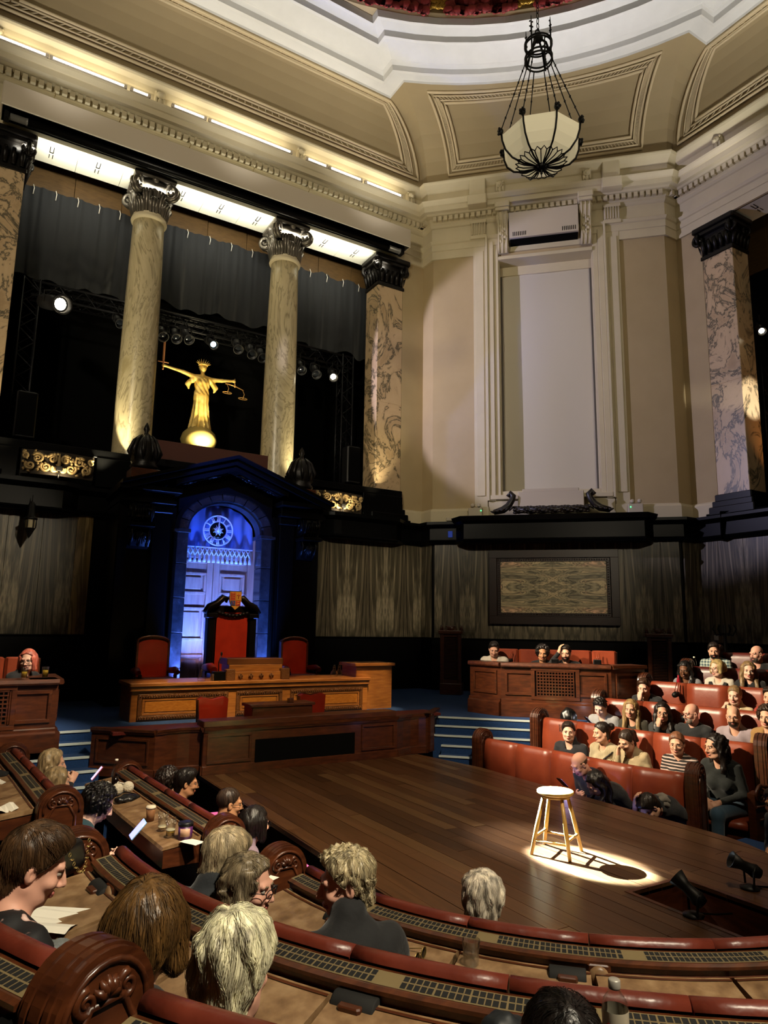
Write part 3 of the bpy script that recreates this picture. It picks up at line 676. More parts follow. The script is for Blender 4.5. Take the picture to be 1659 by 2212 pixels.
def gallery(loc, rz, side, main):
    where = 'behind the judge\'s canopy' if main else 'at the right edge'
    S = empty('wall_gallery_'+side, loc, rz, kind='structure')
    # back room: dark box
    g = MB(); g.box(-4.6, 4.2, 4.9, 4.6, 4.3, 13); g.box(-4.7, .5, 4.9, -4.6, 4.3, 13); g.box(4.6, .5, 4.9, 4.7, 4.3, 13); g.box(-4.6, -.1, 4.78, 4.6, 4.3, 4.9); g.box(-4.6, 1.25, 12.9, 4.6, 4.3, 13)
    g.build('gallery_shell', BLACKM, S)
    PAN = mat('brown_panelling', rough=.5, ramp=[(.3, '4a3519'), (.7, '5d4523')], scale=3, stretch=(2, 2, 9))
    for i in range(10): Bx('wall_board', -4.6+.92*i, 1.32, 10.4, -4.6+.92*i+.912, 1.36, 12.9, PAN, S, .004)
    # soffit panels of the entablature, lit white
    for i in range(9):
        o = Bx('soffit_panel', -3.66+i*.815, .06, 11.235, -3.66+i*.815+.809, .70, 11.26, CREAMP, S, .002)
    Bx('soffit_beam', -4.5, 0, 11.25, 4.5, .06, 11.6, PLASTER, S)
    vent = MB()
    for i in range(9):
        x = -3.3+i*.815
        for y0, y1 in ((.14, .32), (.38, .50)):
            for s in (-.03, .03): vent.box(x+s-.006, y0, 11.228, x+s+.006, y1, 11.236)
        vent.box(x-.03, .31, 11.228, x+.03, .33, 11.236)
    vent.build('vent_slot', BLACKM, S, kind='stuff')
    for sx in (-1, 1):
        P = empty('pier', (0, 0, 0), 0, {('n', -1): 'square breccia marble pier with bronze capital at the left frame edge', ('n', 1): 'square breccia marble pier between the black drapes and the diagonal bay', ('e', -1): 'square breccia marble pier near the right frame edge, brightly lit on one side', ('e', 1): 'square breccia marble pier of the right-hand gallery, beyond the frame'}[(side[0], sx)], 'pier'); P.parent = None; P.location = loc; P.rotation_euler = (0, 0, rz)
        x0, x1 = (3.70, 4.38) if sx > 0 else (-4.38, -3.70)
        Bx('shaft', x0, .0, 5.28, x1, .56, 7.6, BRECC, P, .01); Bx('shaft', x0, .0, 7.6, x1, .56, 10.45, BRECC, P, .01)
        for a, b, c in ((.14, 4.86, 5.02), (.09, 5.02, 5.14), (.05, 5.14, 5.28)): Bx('base_block', x0-a, -a, b, x1+a, .56, c, BLACK, P, .02)
        q = MB(); q.bbox(x0-.03, -.03, 10.45, x1+.03, .58, 10.53, .015); q.bbox(x0+.02, 0.01, 10.53, x1-.02, .56, 11.05, .02); q.bbox(x0-.14, -.14, 11.08, x1+.14, .6, 11.19, .03); q.bbox(x0-.09, -.09, 11.0, x1+.09, .58, 11.08, .02)
        for ex, ey in ((x0-.02, -.02), (x1+.02, -.02), (x0-.02, .5), (x1+.02, .5)):
            ux = -1 if ex < (x0+x1)/2 else 1
            vol(q, (ex+ux*.02, ey-.02, 10.92), .13, 1.7, .045); vol(q, (ex, ey-.0, 10.92), .13, 1.7, .045, axis='x')
        for i in range(5):
            xx = x0+.07+i*(x1-x0-.14)/4; q.tube([(xx, -.02, 10.55), (xx, -.05, 10.72), (xx, -.1, 10.83), (xx, -.11, 10.78)], [.035, .05, .035, .01], 6)
            yy = .03+i*.12
            for X, d in ((x0, -1), (x1, 1)): q.tube([(X+d*.01, yy, 10.55), (X+d*.04, yy, 10.72), (X+d*.09, yy, 10.83), (X+d*.1, yy, 10.78)], [.03, .045, .03, .01], 6)
        q.build('capital', BRONZE, P)
    for i, x in enumerate((-1.47, 1.45)):
        which = ('left' if i == 0 else 'right')
        if not main: continue
        cO = empty('column', loc, rz, 'tall round veined cream marble column with bronze scrolled capital, %s of the gilded statue' % which, 'column')
        pr = [(.345-.05*(max(0, (z-6.5))/3.9)**1.6, z) for z in np.linspace(5.12, 10.32, 14)]
        MB().lathe(pr, (x, .26, 0), 40).build('shaft', COLM, cO)
        MB().lathe([(.30, 0), (.335, .02), (.345, .05), (.335, .08), (.31, .1), (.325, .12), (.325, .14)], (x, .26, 10.32), 32).build('neck_ring', mat('cream_stone', 'c8bb9a', rough=.5), cO)
        capital(cO, x, .26, 10.44, CAPM)
        MB().lathe([(.44, 0), (.46, .06), (.44, .12), (.39, .14), (.41, .2), (.37, .26)], (x, .26, 4.88), 32).build('base', BLACK, cO)
    return S
GN = gallery((CX, 13, 0), 0, 'north', True)
GE = gallery((13, CX, 0), -PI/2, 'east', False)
# --- projection screen housing slung below the cornice
sh = empty('screen_housing', (CX, 12.35, 11.22), 0, 'long white box housing a rolled black projection screen below the cornice', 'screen housing')
Bx('front_board', -4.17, 0, 0, 4.17, .025, .43, WHITEP, sh, .004)
for s in (-1, 1): Bx('end_board', s*4.17-.012, .025, 0, s*4.17+.012, .48, .43, WHITEP, sh, .004)
Bx('bottom_lip', -4.17, 0, -.012, 4.17, .02, .0, mat('white_edge', 'e8e4d4', rough=.5), sh, .002)
Bx('lid_board', -4.17, .025, .41, 4.17, .48, .43, BLACKM, sh, .004); Bx('back_board', -4.17, .46, .0, 4.17, .48, .41, BLACKM, sh, .004)
q = MB(); q.lathe([(.075, -3.75), (.075, 3.72)], (0, 0, 0), 16); q.xf(Matrix.Translation((0, .27, -.02)) @ Matrix.Rotation(PI/2, 4, 'Y')); q.build('screen_roll', BLACK, sh)
for s in (-1, 1):
    q = MB(); q.lathe([(.06, -.16), (.06, .12), (.066, .12), (.066, .16)], (0, 0, 0), 14); q.xf(Matrix.Translation((s*3.9, .27, -.02)) @ Matrix.Rotation(PI/2, 4, 'Y')); q.build('roll_end', mat('grey_metal', '8c8a84', rough=.35, metal=.6), sh)
    Bx('bracket', s*4.08-.04, .18, -.1, s*4.08+.04, .36, .3, IRON, sh)
for x in (-3.4, -2.3, -1.0, .3, 1.55, 2.8, 3.6): MB().tube([(x, .02, .43), (x+.02, -.02, .5), (x, .05, .62)], .006, 5).build('hanger', BRASS, sh)
# --- strip lights standing on the dentil cornice
sp = MB(); sp.tube([(-.5, 0, 0), (.5, 0, 0)], .033, 10)
tk = [(-.5, .35, 'leftmost in its row at the left frame edge'), (.42, 1.70, 'second from the left of the row'), (1.82, 2.14, 'third, a short piece'), (2.60, 3.24, 'fourth, left of the middle lion mask'), (3.34, 5.12, 'fifth and longest, left of the lion mask'), (5.5, 5.98, 'sixth, right of the lion mask'), (6.06, 6.86, 'seventh, near the room corner'), (6.98, 7.95, 'last, next to the room corner')]
for x0, x1, wh in tk:
    t = empty('strip_light', ((x0+x1)/2, 12.57, 12.585), 0, 'lit strip lamp on the cornice, '+wh, 'strip light', 'strip lights along the cornice')
    o = sp.build('tube', TUBE, t) if x0 == -.5 else link(spm, 'tube', t)
    spm = o.data; o.scale = (x1-x0-.06, 1, 1)
    for s in (-1, 1): Bx('end_cap', s*(x1-x0)/2-.03, -.035, -.04, s*(x1-x0)/2+.03, .035, .035, WHITEP, t)
    Bx('tray', -(x1-x0)/2, -.04, -.06, (x1-x0)/2, .05, -.036, WHITEP, t, .003)
# --- black drapes
def drape(name, x0, x1, y, ztop, zb, label, seed):
    r = random.Random(seed); n = int((x1-x0)/.022); rows = 14; vs = []; fs = []
    ph = [r.uniform(0, 6) for _ in range(6)]
    def off(x, t): return (.05*math.sin(x*8+ph[0]+2.2*math.sin(x*1.7+ph[1])+.8*t)+.03*math.sin(x*17+ph[2]+1.7*t+1.5*math.sin(x*3.1)))*(.25+t)*(.6+.4*math.sin(x*2.3+ph[4]))+.012*math.sin(x*37+ph[3])*(1-.7*t)
    for j in range(rows+1):
        t = j/rows
        for i in range(n+1):
            x = x0+(x1-x0)*i/n; zt = ztop(x)+.03*math.sin(x*9+ph[4])-.05*abs(math.sin(x*4.2+ph[5])); z = zt+(zb(x)+.05*math.sin(x*11+ph[2])+.04*math.sin(x*5+ph[1])-zt)*t
            vs.append((x+.015*math.sin(x*17+t*2), y+off(x, t), z))
    for j in range(rows):
        for i in range(n): fs.append((j*(n+1)+i, j*(n+1)+i+1, (j+1)*(n+1)+i+1, (j+1)*(n+1)+i))
    cu = empty(name, ((x0+x1)/2, y, 5), 0, label, 'curtain', 'black stage drapes hung between the columns')
    o = MB().add([(a-(x0+x1)/2, b-y, c-5) for a, b, c in vs], fs, 0, True).build('cloth', CURT, cu)
    tq = MB()
    for i in range(6): xx = x0+(x1-x0)*(i+.5)/6-(x0+x1)/2; tq.tube([(xx, -.03, ztop(xx+(x0+x1)/2)-5.02), (xx+.02, -.05, ztop(xx)-5.1), (xx+.01, -.03, ztop(xx)-5.22)], .008, 4)
    tq.build('tie_tape', PAPER, cu)
drape('stage_drape', .2, 2.6, 14.05, lambda x: 10.93, lambda x: 9.0, 'black drape left of the left marble column', 1)
drape('stage_drape', 2.66, 5.6, 14.05, lambda x: 10.98, lambda x: 9.15, 'black drape between the two marble columns above the statue', 2)
drape('stage_drape', 5.66, 8.3, 14.05, lambda x: 10.93, lambda x: 9.0, 'black drape right of the right marble column', 3)
MB().box(-.6, 15.4, 4.9, 8.5, 15.42, 9.8).build('backdrop', BLACKM, None, label='plain black backdrop cloth behind the gilded statue', cat='backdrop')
# --- lighting truss with lanterns
def truss(p0, p1, w=.25, bays=24):
    a, b = Vector(p0), Vector(p1); d = (b-a); q = MB(); ax = d.normalized()
    s1 = ax.cross(Vector((0, 0, 1)) if abs(ax.z) < .9 else Vector((0, 1, 0))).normalized()*w/2; s2 = ax.cross(s1).normalized()*w/2
    for u in (s1+s2, s1-s2, -s1+s2, -s1-s2): q.tube([tuple(a+u), tuple(b+u)], .022, 6)
    for i in range(bays):
        c0 = a+d*(i/bays); c1 = a+d*((i+1)/bays)
        for u, v in ((s1+s2, s1-s2), (s1-s2, -s1-s2), (-s1-s2, -s1+s2), (-s1+s2, s1+s2)): q.tube([tuple(c0+(u if i % 2 else v)), tuple(c1+(v if i % 2 else u))], .010, 4, cap=False)
    return q
tr = empty('lighting_truss', (0, 0, 0), 0, 'black box-section lighting truss across the gallery behind the columns', 'truss')
truss((.55, 13.95, 8.72), (7.4, 13.95, 8.72), .28, 30).build('cross_bar', STEEL, tr)
truss((.55, 13.95, 4.9), (.55, 13.95, 8.9), .28, 16).build('tower', STEEL, tr); truss((7.3, 13.95, 4.9), (7.3, 13.95, 8.9), .28, 16).build('tower', STEEL, tr)
truss((.6, 14.35, 9.0), (7.3, 14.35, 9.0), .2, 30).build('cross_bar', STEEL, tr)
def lantern(loc, tgt, lit, label, s=1., hang=.3):
    L = empty('stage_lantern', loc, 0, label, 'stage light', 'stage lanterns on the gallery truss')
    d = (Vector(tgt)-Vector(loc)).normalized(); rot = d.to_track_quat('Z', 'Y').to_matrix().to_4x4()
    q = MB(); q.lathe([(.045, -.26), (.075, -.24), (.08, -.05), (.06, -.02), (.06, .12), (.09, .13), (.10, .2), (.085, .2), (.08, .14)], (0, 0, 0), 18); q.xf(rot @ Matrix.Scale(s, 4)); q.build('body', GREYP, L)
    q = MB(); q.lathe([(.078, .13), (.05, .145), (.0, .15)], (0, 0, 0), 18, cap=False); q.xf(rot @ Matrix.Scale(s, 4)); q.build('lens', {0: mat('dark_lens', '20242a', rough=.1), 1: LAMPW, 2: LAMPC}[lit], L)
    q = MB(); q.tube([(-.1*s, 0, 0), (-.1*s, 0, .12*s), (0, 0, .14*s), (.1*s, 0, .12*s), (.1*s, 0, 0)], .012, 6); q.tube([(0, 0, .14*s), (0, 0, hang)], .012, 6); q.build('yoke', IRON, L)
    return L
STOOL = (4.17, 4.23, STZ)
LAMP1 = (.88, 12.80, 8.06); LAMP2 = (3.98, 13.75, 8.40); LAMP3 = (6.86, 13.75, 8.30); LAMP0 = (2.10, 13.75, 8.42)
lantern(LAMP1, (4.5, 4, 4.5), 1, 'brightly glowing stage lantern at far left of the truss', 1.7)
lantern(LAMP0, STOOL, 0, 'stage lantern with cream lens tight against the left column')
lantern(LAMP2, (5.4, 3, 1.5), 2, 'stage lantern with cool cyan-white lit lens above the statue')
lantern(LAMP3, (4.5, 5, 1.0), 1, 'warm lit stage lantern right of the right column', 1.1)
for x, z, tx, lab in ((2.95, 8.40, 3.4, 'unlit stage lantern just right of the left column'), (3.22, 8.42, 3.6, 'second unlit lantern right of the left column'), (3.45, 8.46, 4.6, 'third unlit lantern right of the left column'), (4.55, 8.5, 4.4, 'wide round unlit lantern right of the cyan one'), (4.86, 8.45, 4.8, 'unlit lantern with white clips near the right column'), (5.1, 8.42, 5.2, 'unlit lantern tight left of the right column'), (6.05, 8.34, 5.6, 'unlit lantern just right of the right column'), (6.42, 8.32, 6.0, 'upright unlit lantern left of the warm lit one')):
    lantern((x, 13.78, z), (tx, 9.5, 4), 0, lab, 1.15)
# --- line-array loudspeaker boxes beside the truss towers
for x, lab, sx in ((.66, 'black loudspeaker hung at the left truss tower', 1), (7.36, 'black loudspeaker hung at the right truss tower', -1)):
    s = empty('loudspeaker', (x, 13.5, 5.55), 0, lab, 'loudspeaker', 'gallery loudspeakers')
    Bx('cabinet', -.17, 0, .2, .17, .3, 1.05, GREYP, s, .03); Bx('grille', -.15, -.012, .23, .15, .0, 1.02, BLACKM, s); MB().tube([(0, .15, -.66), (0, .15, .2)], .025, 8).build('stand_pole', STEEL, s)
# --- gallery parapet: carved bowed panels and black copings
def carved(loc, rz, label, w=1.15, h=.42):
    c = empty('carved_balcony_panel', loc, rz, label, 'carved panel', 'gilded scroll panels of the gallery parapet')
    q = MB(); n = 16
    bow = lambda x: -.10*math.cos(x/w*PI)
    vs = [(-w/2+w*i/n, bow(-w/2+w*i/n)+.03, z) for z in (0, h) for i in range(n+1)]
    MB().add(vs, [(i, i+1, n+2+i, n+1+i) for i in range(n)]).build('backing', mat('dark_gold_ground', '2c2214', rough=.7), c)
    r = random.Random(5)
    for s in (-1, 1):
        for (cx, cz, R, d) in ((.10, .28, .075, 1), (.2, .13, .085, -1), (.33, .27, .09, 1), (.44, .14, .075, -1), (.52, .3, .05, 1), (.07, .1, .05, -1)):
            pts = []
            for k in range(20): t = k/19; a = d*(t*3.2*PI)+.8; rr = R*(1-.82*t); x = s*(cx+rr*math.cos(a)); pts.append((x, bow(x)-.02, cz+rr*math.sin(a)))
            q.tube(pts, [.027*(1-.5*k/19) for k in range(20)], 6)
        for k in range(34):
            x = s*r.uniform(.03, .55); z = r.uniform(.04, h-.05); a = r.uniform(0, 6)
            q.tube([(x, bow(x), z), (x+.03*math.cos(a), bow(x)-.03, z+.03*math.sin(a)), (x+.06*math.cos(a), bow(x)-.012, z+.06*math.sin(a))], [.008, .027, .006], 5)
    q.tube([(0, bow(0)-.02, .04), (0, bow(0)-.03, .2), (0, bow(0)-.02, .38)], [.012, .035, .012], 6)
    q.build('scroll_carving', GILT, c)
    Bx('flood_lamp', -.05, -.24, .06, .05, -.17, .14, IRON, c)
    MB().tube([(0, -.2, .06), (0, -.2, -.06)], .012, 6).build('lamp_foot', IRON, c)
    return c
carved((1.20, 12.86, 4.98), 0, 'lit gilded scroll panel in the gallery parapet left of the canopy')
carved((6.66, 12.86, 4.92), 0, 'lit gilded scroll panel in the gallery parapet right of the canopy')
pr = MB()
for x0, x1 in ((-.4, .58), (1.82, 2.4), (5.4, 6.05), (7.28, 8.3)): pr.bbox(x0, 12.9, 4.86, x1, 13.3, 5.42, .01)
pr.bbox(-.4, 12.92, 5.42, 8.3, 13.3, 5.56, .01)
pr.build('parapet_block', BLACK, GN, loc=(-CX, -13, 0))
MB().bbox(2.3, 13.05, 5.56, 5.5, 13.5, 5.95, .01).build('gallery_desk', None or mat('red_brown_board', '4a2418', rough=.5), None, label='low red-brown board behind the canopy below the gilded statue', cat='board')
# --- gilded statue of a robed figure with sword and scales on a globe
sg = empty('gilded_statue', (3.97, 14.2, 6.12), 0, 'golden robed statue holding up a sword and a pair of scales on a globe', 'statue')
GOLD = mat('statue_gold', rough=.45, metal=.25, ramp=[(.3, 'd8a840'), (.7, 'f6da86')], scale=6)
q = MB(); q.lathe([(.0, -.02), (.2, -.02), (.34, .12), (.38, .24), (.34, .38), (.22, .5), (0, .53)], (0, 0, 0), 28); q.build('globe', mat('globe_gold', 'b09a58', rough=.5, metal=.2), sg)

# lantern and truss glimpsed in the right-hand gallery
lantern((13.55, 7.48, 8.72), (9, 3, 3), 1, 'lit stage lantern in the right-hand gallery at the frame edge', .9)
tr2 = empty('gallery_truss', (0, 0, 0), 0, 'truss upright at the right frame edge in the right-hand gallery', 'truss'); truss((14.1, 7.62, 4.9), (14.1, 7.62, 8.9), .26, 16).build('tower', STEEL, tr2)

# statue figure: continuous body, then its crown, sword and scales
S_ = SDF((-.95, -.32, .40), (.82, .32, 2.1), .014)
S_.cap((0, 0, .55), (0, 0, 1.2), .20, .14, .05, sc=(1, .8, 1)); S_.cap((0, 0, 1.2), (0, 0, 1.55), .125, .14, .06, sc=(1.15, .75, 1)); S_.cap((0, 0, .5), (0, .02, .6), .23, .2, .04)
for s in (-1, 1): S_.ell((s*.06, -.07, 1.5), (.05, .05, .05), .04)
S_.cap((-.12, 0, 1.63), (.12, 0, 1.63), .055, .055, .05); S_.cap((0, 0, 1.62), (0, 0, 1.76), .045, .04, .03)
S_.ell((0, -.005, 1.85), (.07, .085, .10), .02); S_.ell((0, -.085, 1.835), (.012, .02, .02), .01); S_.ell((0, .02, 1.88), (.085, .09, .085), .02)
S_.cap((-.14, 0, 1.62), (-.42, -.02, 1.68), .055, .04, .03); S_.cap((-.42, -.02, 1.68), (-.82, -.03, 1.73), .038, .026, .02); S_.cap((.14, 0, 1.62), (.42, -.02, 1.65), .055, .04, .03); S_.cap((.42, -.02, 1.65), (.68, -.03, 1.69), .038, .028, .02)
for s in (-1, 1): S_.cap((s*.17, .0, 1.6), (s*.3, .02, 1.46), .06, .05, .03); S_.cap((s*.3, .02, 1.46), (s*.27, .02, 1.36), .045, .02, .02)
S_.ell((-.84, -.03, 1.73), (.04, .03, .035), .02); S_.ell((.70, -.03, 1.69), (.035, .03, .04), .02)
X, Y, Z = S_.grid(); S_.F += ((Z < 1.25)*(.014*np.sin(np.arctan2(Y, X)*11+Z*2)+.006*np.sin(np.arctan2(Y, X)*23))*np.clip((1.3-Z)*2, 0, 1)+(Z > 1.25)*(Z < 1.6)*.006*np.sin(X*60+Z*40)).astype(np.float32)
V, Fq = S_.mesh(); link(npmesh('figure', V, Fq, GOLD), 'figure', sg)
q = MB()
for k in range(9):
    a = (k-4)*.36; q.tube([(.085*math.sin(a), -.02, 1.93+.02*math.cos(a)), (.16*math.sin(a), -.02, 1.95+.11*math.cos(a))], [.016, .002], 5)
q.tube([(.088*math.cos(t), .088*math.sin(t), 1.92) for t in np.linspace(0, 2*PI, 17)[:-1]], .016, 6, closed=True); q.build('spiked_crown', GOLD, sg)
q = MB(); q.prism([(-.022, 0), (0, -.008), (.022, 0), (0, .008)], 0, .68); q.tube([(-.11, 0, 0), (.11, 0, 0)], .013, 6); q.tube([(0, 0, -.14), (0, 0, 0)], .014, 6); q.ell((0, 0, -.15), (.022, .022, .022), 8, 6); q.xf(Matrix.Translation((-.85, -.04, 1.8))); q.build('sword', mat('sword_copper', 'c98a5e', rough=.4, metal=.4), sg)
q = MB(); q.tube([(.50, -.04, 1.6), (.72, -.04, 1.58), (.92, -.04, 1.52)], .012, 6); q.tube([(.71, -.03, 1.75), (.715, -.04, 1.55)], .014, 6)
for x, z in ((.53, 1.6), (.89, 1.53)):
    q.tube([(x, -.04, z), (x+.05, -.04, z-.1), (x+.02, -.04, z-.2)], .008, 5); q.tube([(x+.02+.1*math.cos(t), -.04+.06*math.sin(t), z-.2) for t in np.linspace(0, 2*PI, 13)[:-1]], .009, 5, closed=True)
q.build('scales', mat('scales_copper', 'b98d52', rough=.4, metal=.5), sg)
# ================================================================== CANOPY (portal) round the judge's door
PY = 11.9
po = empty('judge_canopy', (CX, PY, DZ), 0, 'black pedimented canopy with an arched blue-lit doorway behind the judge\'s throne', 'canopy')
def pz_(z): return z-DZ
# side bodies
for s in (-1, 1):
    a, b = sorted((s*.88, s*1.84)); Bx('pilaster', a, 0, 0, b, 1.05, pz_(4.5), BLACK, po, .02)
    a, b = sorted((s*1.0, s*1.3)); Bx('pilaster_strip', a, -.06, 0, b, .0, pz_(4.42), BLACK, po, .015)
    a, b = sorted((s*1.02, s*1.28)); Bx('capital_block', a-.05, -.12, pz_(4.36), b+.05, .0, pz_(4.5), BLACK, po, .02)
    # carved console bracket
    q = MB(); pts = [(0, -.02), (-.30, -.02), (-.34, -.12), (-.30, -.24), (-.20, -.33), (-.19, -.42), (-.24, -.5), (-.20, -.6), (-.09, -.70), (0, -.74)]
    q.prism([(y, z) for y, z in pts], -.17, .17, axis='x')
    for xx in (-.13, 0, .13): q.tube([(xx, y-.012, z) for y, z in pts[1:9]], .022, 5)
    vol(q, (-.175, -.17, -.14), .11, 1.7, .03, axis='x'); vol(q, (.175, -.17, -.14), .11, 1.7, .03, axis='x'); q.bbox(-.2, -.38, -.40, .2, -.02, -.34, .01)
    for k in range(7):
        a = (k-3)*.3; q.tube([(0, -.24, -.46), (.07*math.sin(a), -.27, -.46-.1*math.cos(a)), (.13*math.sin(a), -.2, -.46-.22*math.cos(a))], [.012, .024, .008], 5)
        q.tube([(0.02*(k-3), -.33, -.06), (.04*(k-3), -.36, -.13), (.045*(k-3), -.33, -.22)], [.008, .02, .008], 5)
    q.build('console_bracket', BLACK, po, loc=(s*1.52, -.02, pz_(4.47)))
    # entablature block above the pilasters
    q = MB(); a, b = sorted((s*.95, s*1.86)); q.bbox(a, -.22, pz_(4.5), b, 1.05, pz_(4.56), .01); q.bbox(a+.03, -.16, pz_(4.56), b-.03, 1.05, pz_(4.68), .01); q.bbox(a-.05, -.36, pz_(4.68), b+.05, 1.05, pz_(4.76), .015); q.build('entablature', BLACK, po)
# raking cornice of the pediment
def rake(prof, s, name, y0, y1, x0, x1, m=BLACK):
    q = MB(); ax, az, bx, bz = x0[0], x0[1], x1[0], x1[1]
    q.add([(s*ax, y0, az), (s*bx, y0, bz), (s*bx, y0, bz+prof), (s*ax, y0, az+prof), (s*ax, y1, az), (s*bx, y1, bz), (s*bx, y1, bz+prof), (s*ax, y1, az+prof)], [(0, 1, 2, 3), (7, 6, 5, 4), (0, 4, 5, 1), (3, 2, 6, 7), (0, 3, 7, 4), (1, 5, 6, 2)])
    return q.build(name, m, po)
for s in (-1, 1):
    rake(.055, s, 'raking_cornice', -.50, 1.05, (1.90, pz_(4.74)), (0, pz_(5.40)))
    rake(.10, s, 'raking_fascia', -.42, 1.05, (1.86, pz_(4.655)), (0, pz_(5.30)))
    # coffered soffit beam following the slope
    rake(.07, s, 'raking_soffit', -.36, .35, (1.02, pz_(4.84)), (0, pz_(5.20)))
    for t in (.28, .72):
        x = .98*(1-t)*1.0+.02; z = pz_(4.84)+(1.02-x)/1.02*.36-.012; q = MB(); sl = math.atan2(.36, 1.02)
        for (cx, w) in ((0, .2),):
            q.tube([(-.2, -.12, 0), (.2, -.12, 0), (.2, .12, 0), (-.2, .12, 0)], .014, 4, closed=True)
            for k in range(5): a = k*2*PI/5; q.ell((.035*math.cos(a), .035*math.sin(a), 0), (.03, .03, .02), 6, 4)
            q.ell((-.09, 0, 0), (.04, .025, .015), 6, 4); q.ell((.09, 0, 0), (.04, .025, .015), 6, 4)
        q.xf(Matrix.Translation((s*x, -.12, z)) @ Matrix.Rotation(s*sl, 4, 'Y')); q.build('soffit_rosette', BLACK, po)
tym = MB().prism([(-1.0, pz_(4.5)), (1.0, pz_(4.5)), (1.0, pz_(4.80)), (0, pz_(5.2)), (-1.0, pz_(4.80))], .06, 1.0, axis='y')
# tympanum with arched hole: built as strips between the arch and the gable
q = MB(); AR = .86; AZ = pz_(4.12); n = 24; vs = []
for i in range(n+1):
    a = PI*i/n; x = AR*math.cos(a); z = AZ+AR*math.sin(a)*.82; top = pz_(5.2)-abs(x)*.4/1.0
    vs += [(x, .02, z), (x, .02, max(top, z+.02))]
q.add(vs, [(2*i, 2*i+2, 2*i+3, 2*i+1) for i in range(n)]); q.build('tympanum', BLACK, po)
# arch ring (voussoirs) and jambs in dark marble
ARM = mat('dark_blue_marble', rough=.2, ramp=[(.35, '1b1b1e'), (.6, '2c2c30'), (.75, '4a4a50')], scale=5, detail=8, nrough=.7)
def archring(r0, r1, y0, y1, name, m, steps=11, gap=.01):
    for i in range(steps):
        a0 = PI*i/steps+gap; a1 = PI*(i+1)/steps-gap*(i < steps-1); vs = []
        for k in range(4):
            a = a0+(a1-a0)*k/3
            for r in (r0, r1):
                for y in (y0, y1): vs.append((r*math.cos(a), y, AZ+r*.82*math.sin(a)))
        fs = []
        for k in range(3): b = 4*k; fs += [(b, b+4, b+6, b+2), (b+1, b+3, b+7, b+5), (b+2, b+6, b+7, b+3), (b, b+1, b+5, b+4)]
        fs += [(0, 2, 3, 1), (12, 13, 15, 14)]
        MB().add(vs, fs).build(name, m, po)
archring(.70, .86, -.04, .2, 'voussoir', ARM); archring(.66, .70, .05, .3, 'inner_arch', ARM, 11, 0.); archring(.86, .93, -.08, .05, 'arch_moulding', BLACK, 12, 0.)
for s in (-1, 1):
    for k in range(5):
        a, b = sorted((s*.67, s*.87)); z0 = AZ*k/5; Bx('jamb_block', a, -.02, z0+.004, b, .62, AZ*(k+1)/5-.004, ARM, po, .012)
    a, b = sorted((s*.64, s*.93)); Bx('impost', a, -.06, AZ-.05, b, .6, AZ+.02, ARM, po, .012)
    a, b = sorted((s*.87, s*.93)); Bx('jamb_bead', a, -.06, 0, b, .02, AZ-.05, BLACK, po, .012)
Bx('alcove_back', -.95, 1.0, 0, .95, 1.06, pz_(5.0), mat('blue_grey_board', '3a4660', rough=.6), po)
# hanging cloth with tassel fringe inside the arch
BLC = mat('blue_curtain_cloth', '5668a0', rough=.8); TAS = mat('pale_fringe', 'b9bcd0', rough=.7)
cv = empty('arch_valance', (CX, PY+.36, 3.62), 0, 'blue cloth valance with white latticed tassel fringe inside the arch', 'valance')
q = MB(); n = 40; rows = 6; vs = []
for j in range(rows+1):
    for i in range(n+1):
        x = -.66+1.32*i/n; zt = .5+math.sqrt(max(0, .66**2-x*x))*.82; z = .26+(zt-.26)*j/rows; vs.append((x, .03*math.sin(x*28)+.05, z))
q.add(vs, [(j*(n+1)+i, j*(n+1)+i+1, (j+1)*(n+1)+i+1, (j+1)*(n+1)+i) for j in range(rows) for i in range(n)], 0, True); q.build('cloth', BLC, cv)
for i in range(15):
    x = -.6+1.2*i/14; q = MB(); q.lathe([(.008, .12), (.022, .1), (.014, .08), (.024, .06), (.03, 0), (.02, -.005)], (x, .01, .0), 8); q.build('tassel', TAS, cv)
    if i < 14:
        q = MB()
        for d in (-1, 1): q.tube([(x+.043-d*.043, .01, .27), (x+.043+d*.0, .0, .19), (x+.043+d*.043, .01, .11)], .010, 5)
        q.build('lattice_cord', TAS, cv)
MB().tube([(-.64, .01, .27), (.64, .01, .27)], .014, 6).build('fringe_band', TAS, cv)
# skeleton clock
ck = empty('wall_clock', (CX-.05, PY+.30, 4.2), 0, 'round skeleton clock with pale roman numerals and a sunburst centre, in the arch', 'clock')
CW = mat('clock_white', 'c9cfe0', rough=.4); q = MB()
for r, w in ((.275, .010), (.26, .006), (.165, .008)): q.tube([(r*math.cos(t), 0, r*math.sin(t)) for t in np.linspace(0, 2*PI, 41)[:-1]], w, 5, closed=True)
for k in range(60): a = k*PI/30; q.ell((.268*math.cos(a), -.004, .268*math.sin(a)), (.007, .004, .007), 5, 3)
q.build('chapter_rings', CW, ck)
NUM = ['XII', 'I', 'II', 'III', 'IIII', 'V', 'VI', 'VII', 'VIII', 'IX', 'X', 'XI']
for k, s in enumerate(NUM):
    a = PI/2-k*PI/6; q = MB(); wd = {'I': .018, 'V': .036, 'X': .036}; tot = sum(wd[c] for c in s); x = -tot/2
    for c in s:
        w = wd[c]; m = x+w/2
        for (xa, xb) in ({'I': [(m, m)], 'V': [(x+.004, m), (x+w-.004, m)], 'X': [(x+.004, x+w-.004), (x+w-.004, x+.004)]}[c]): q.tube([(xa, 0, .045), (xb, 0, -.045)], .0065, 4)
        x += w
    q.xf(Matrix.Translation((.212*math.cos(a), -.004, .212*math.sin(a))) @ Matrix.Rotation(-(a-PI/2), 4, 'Y')); q.build('numeral', CW, ck)
q = MB()
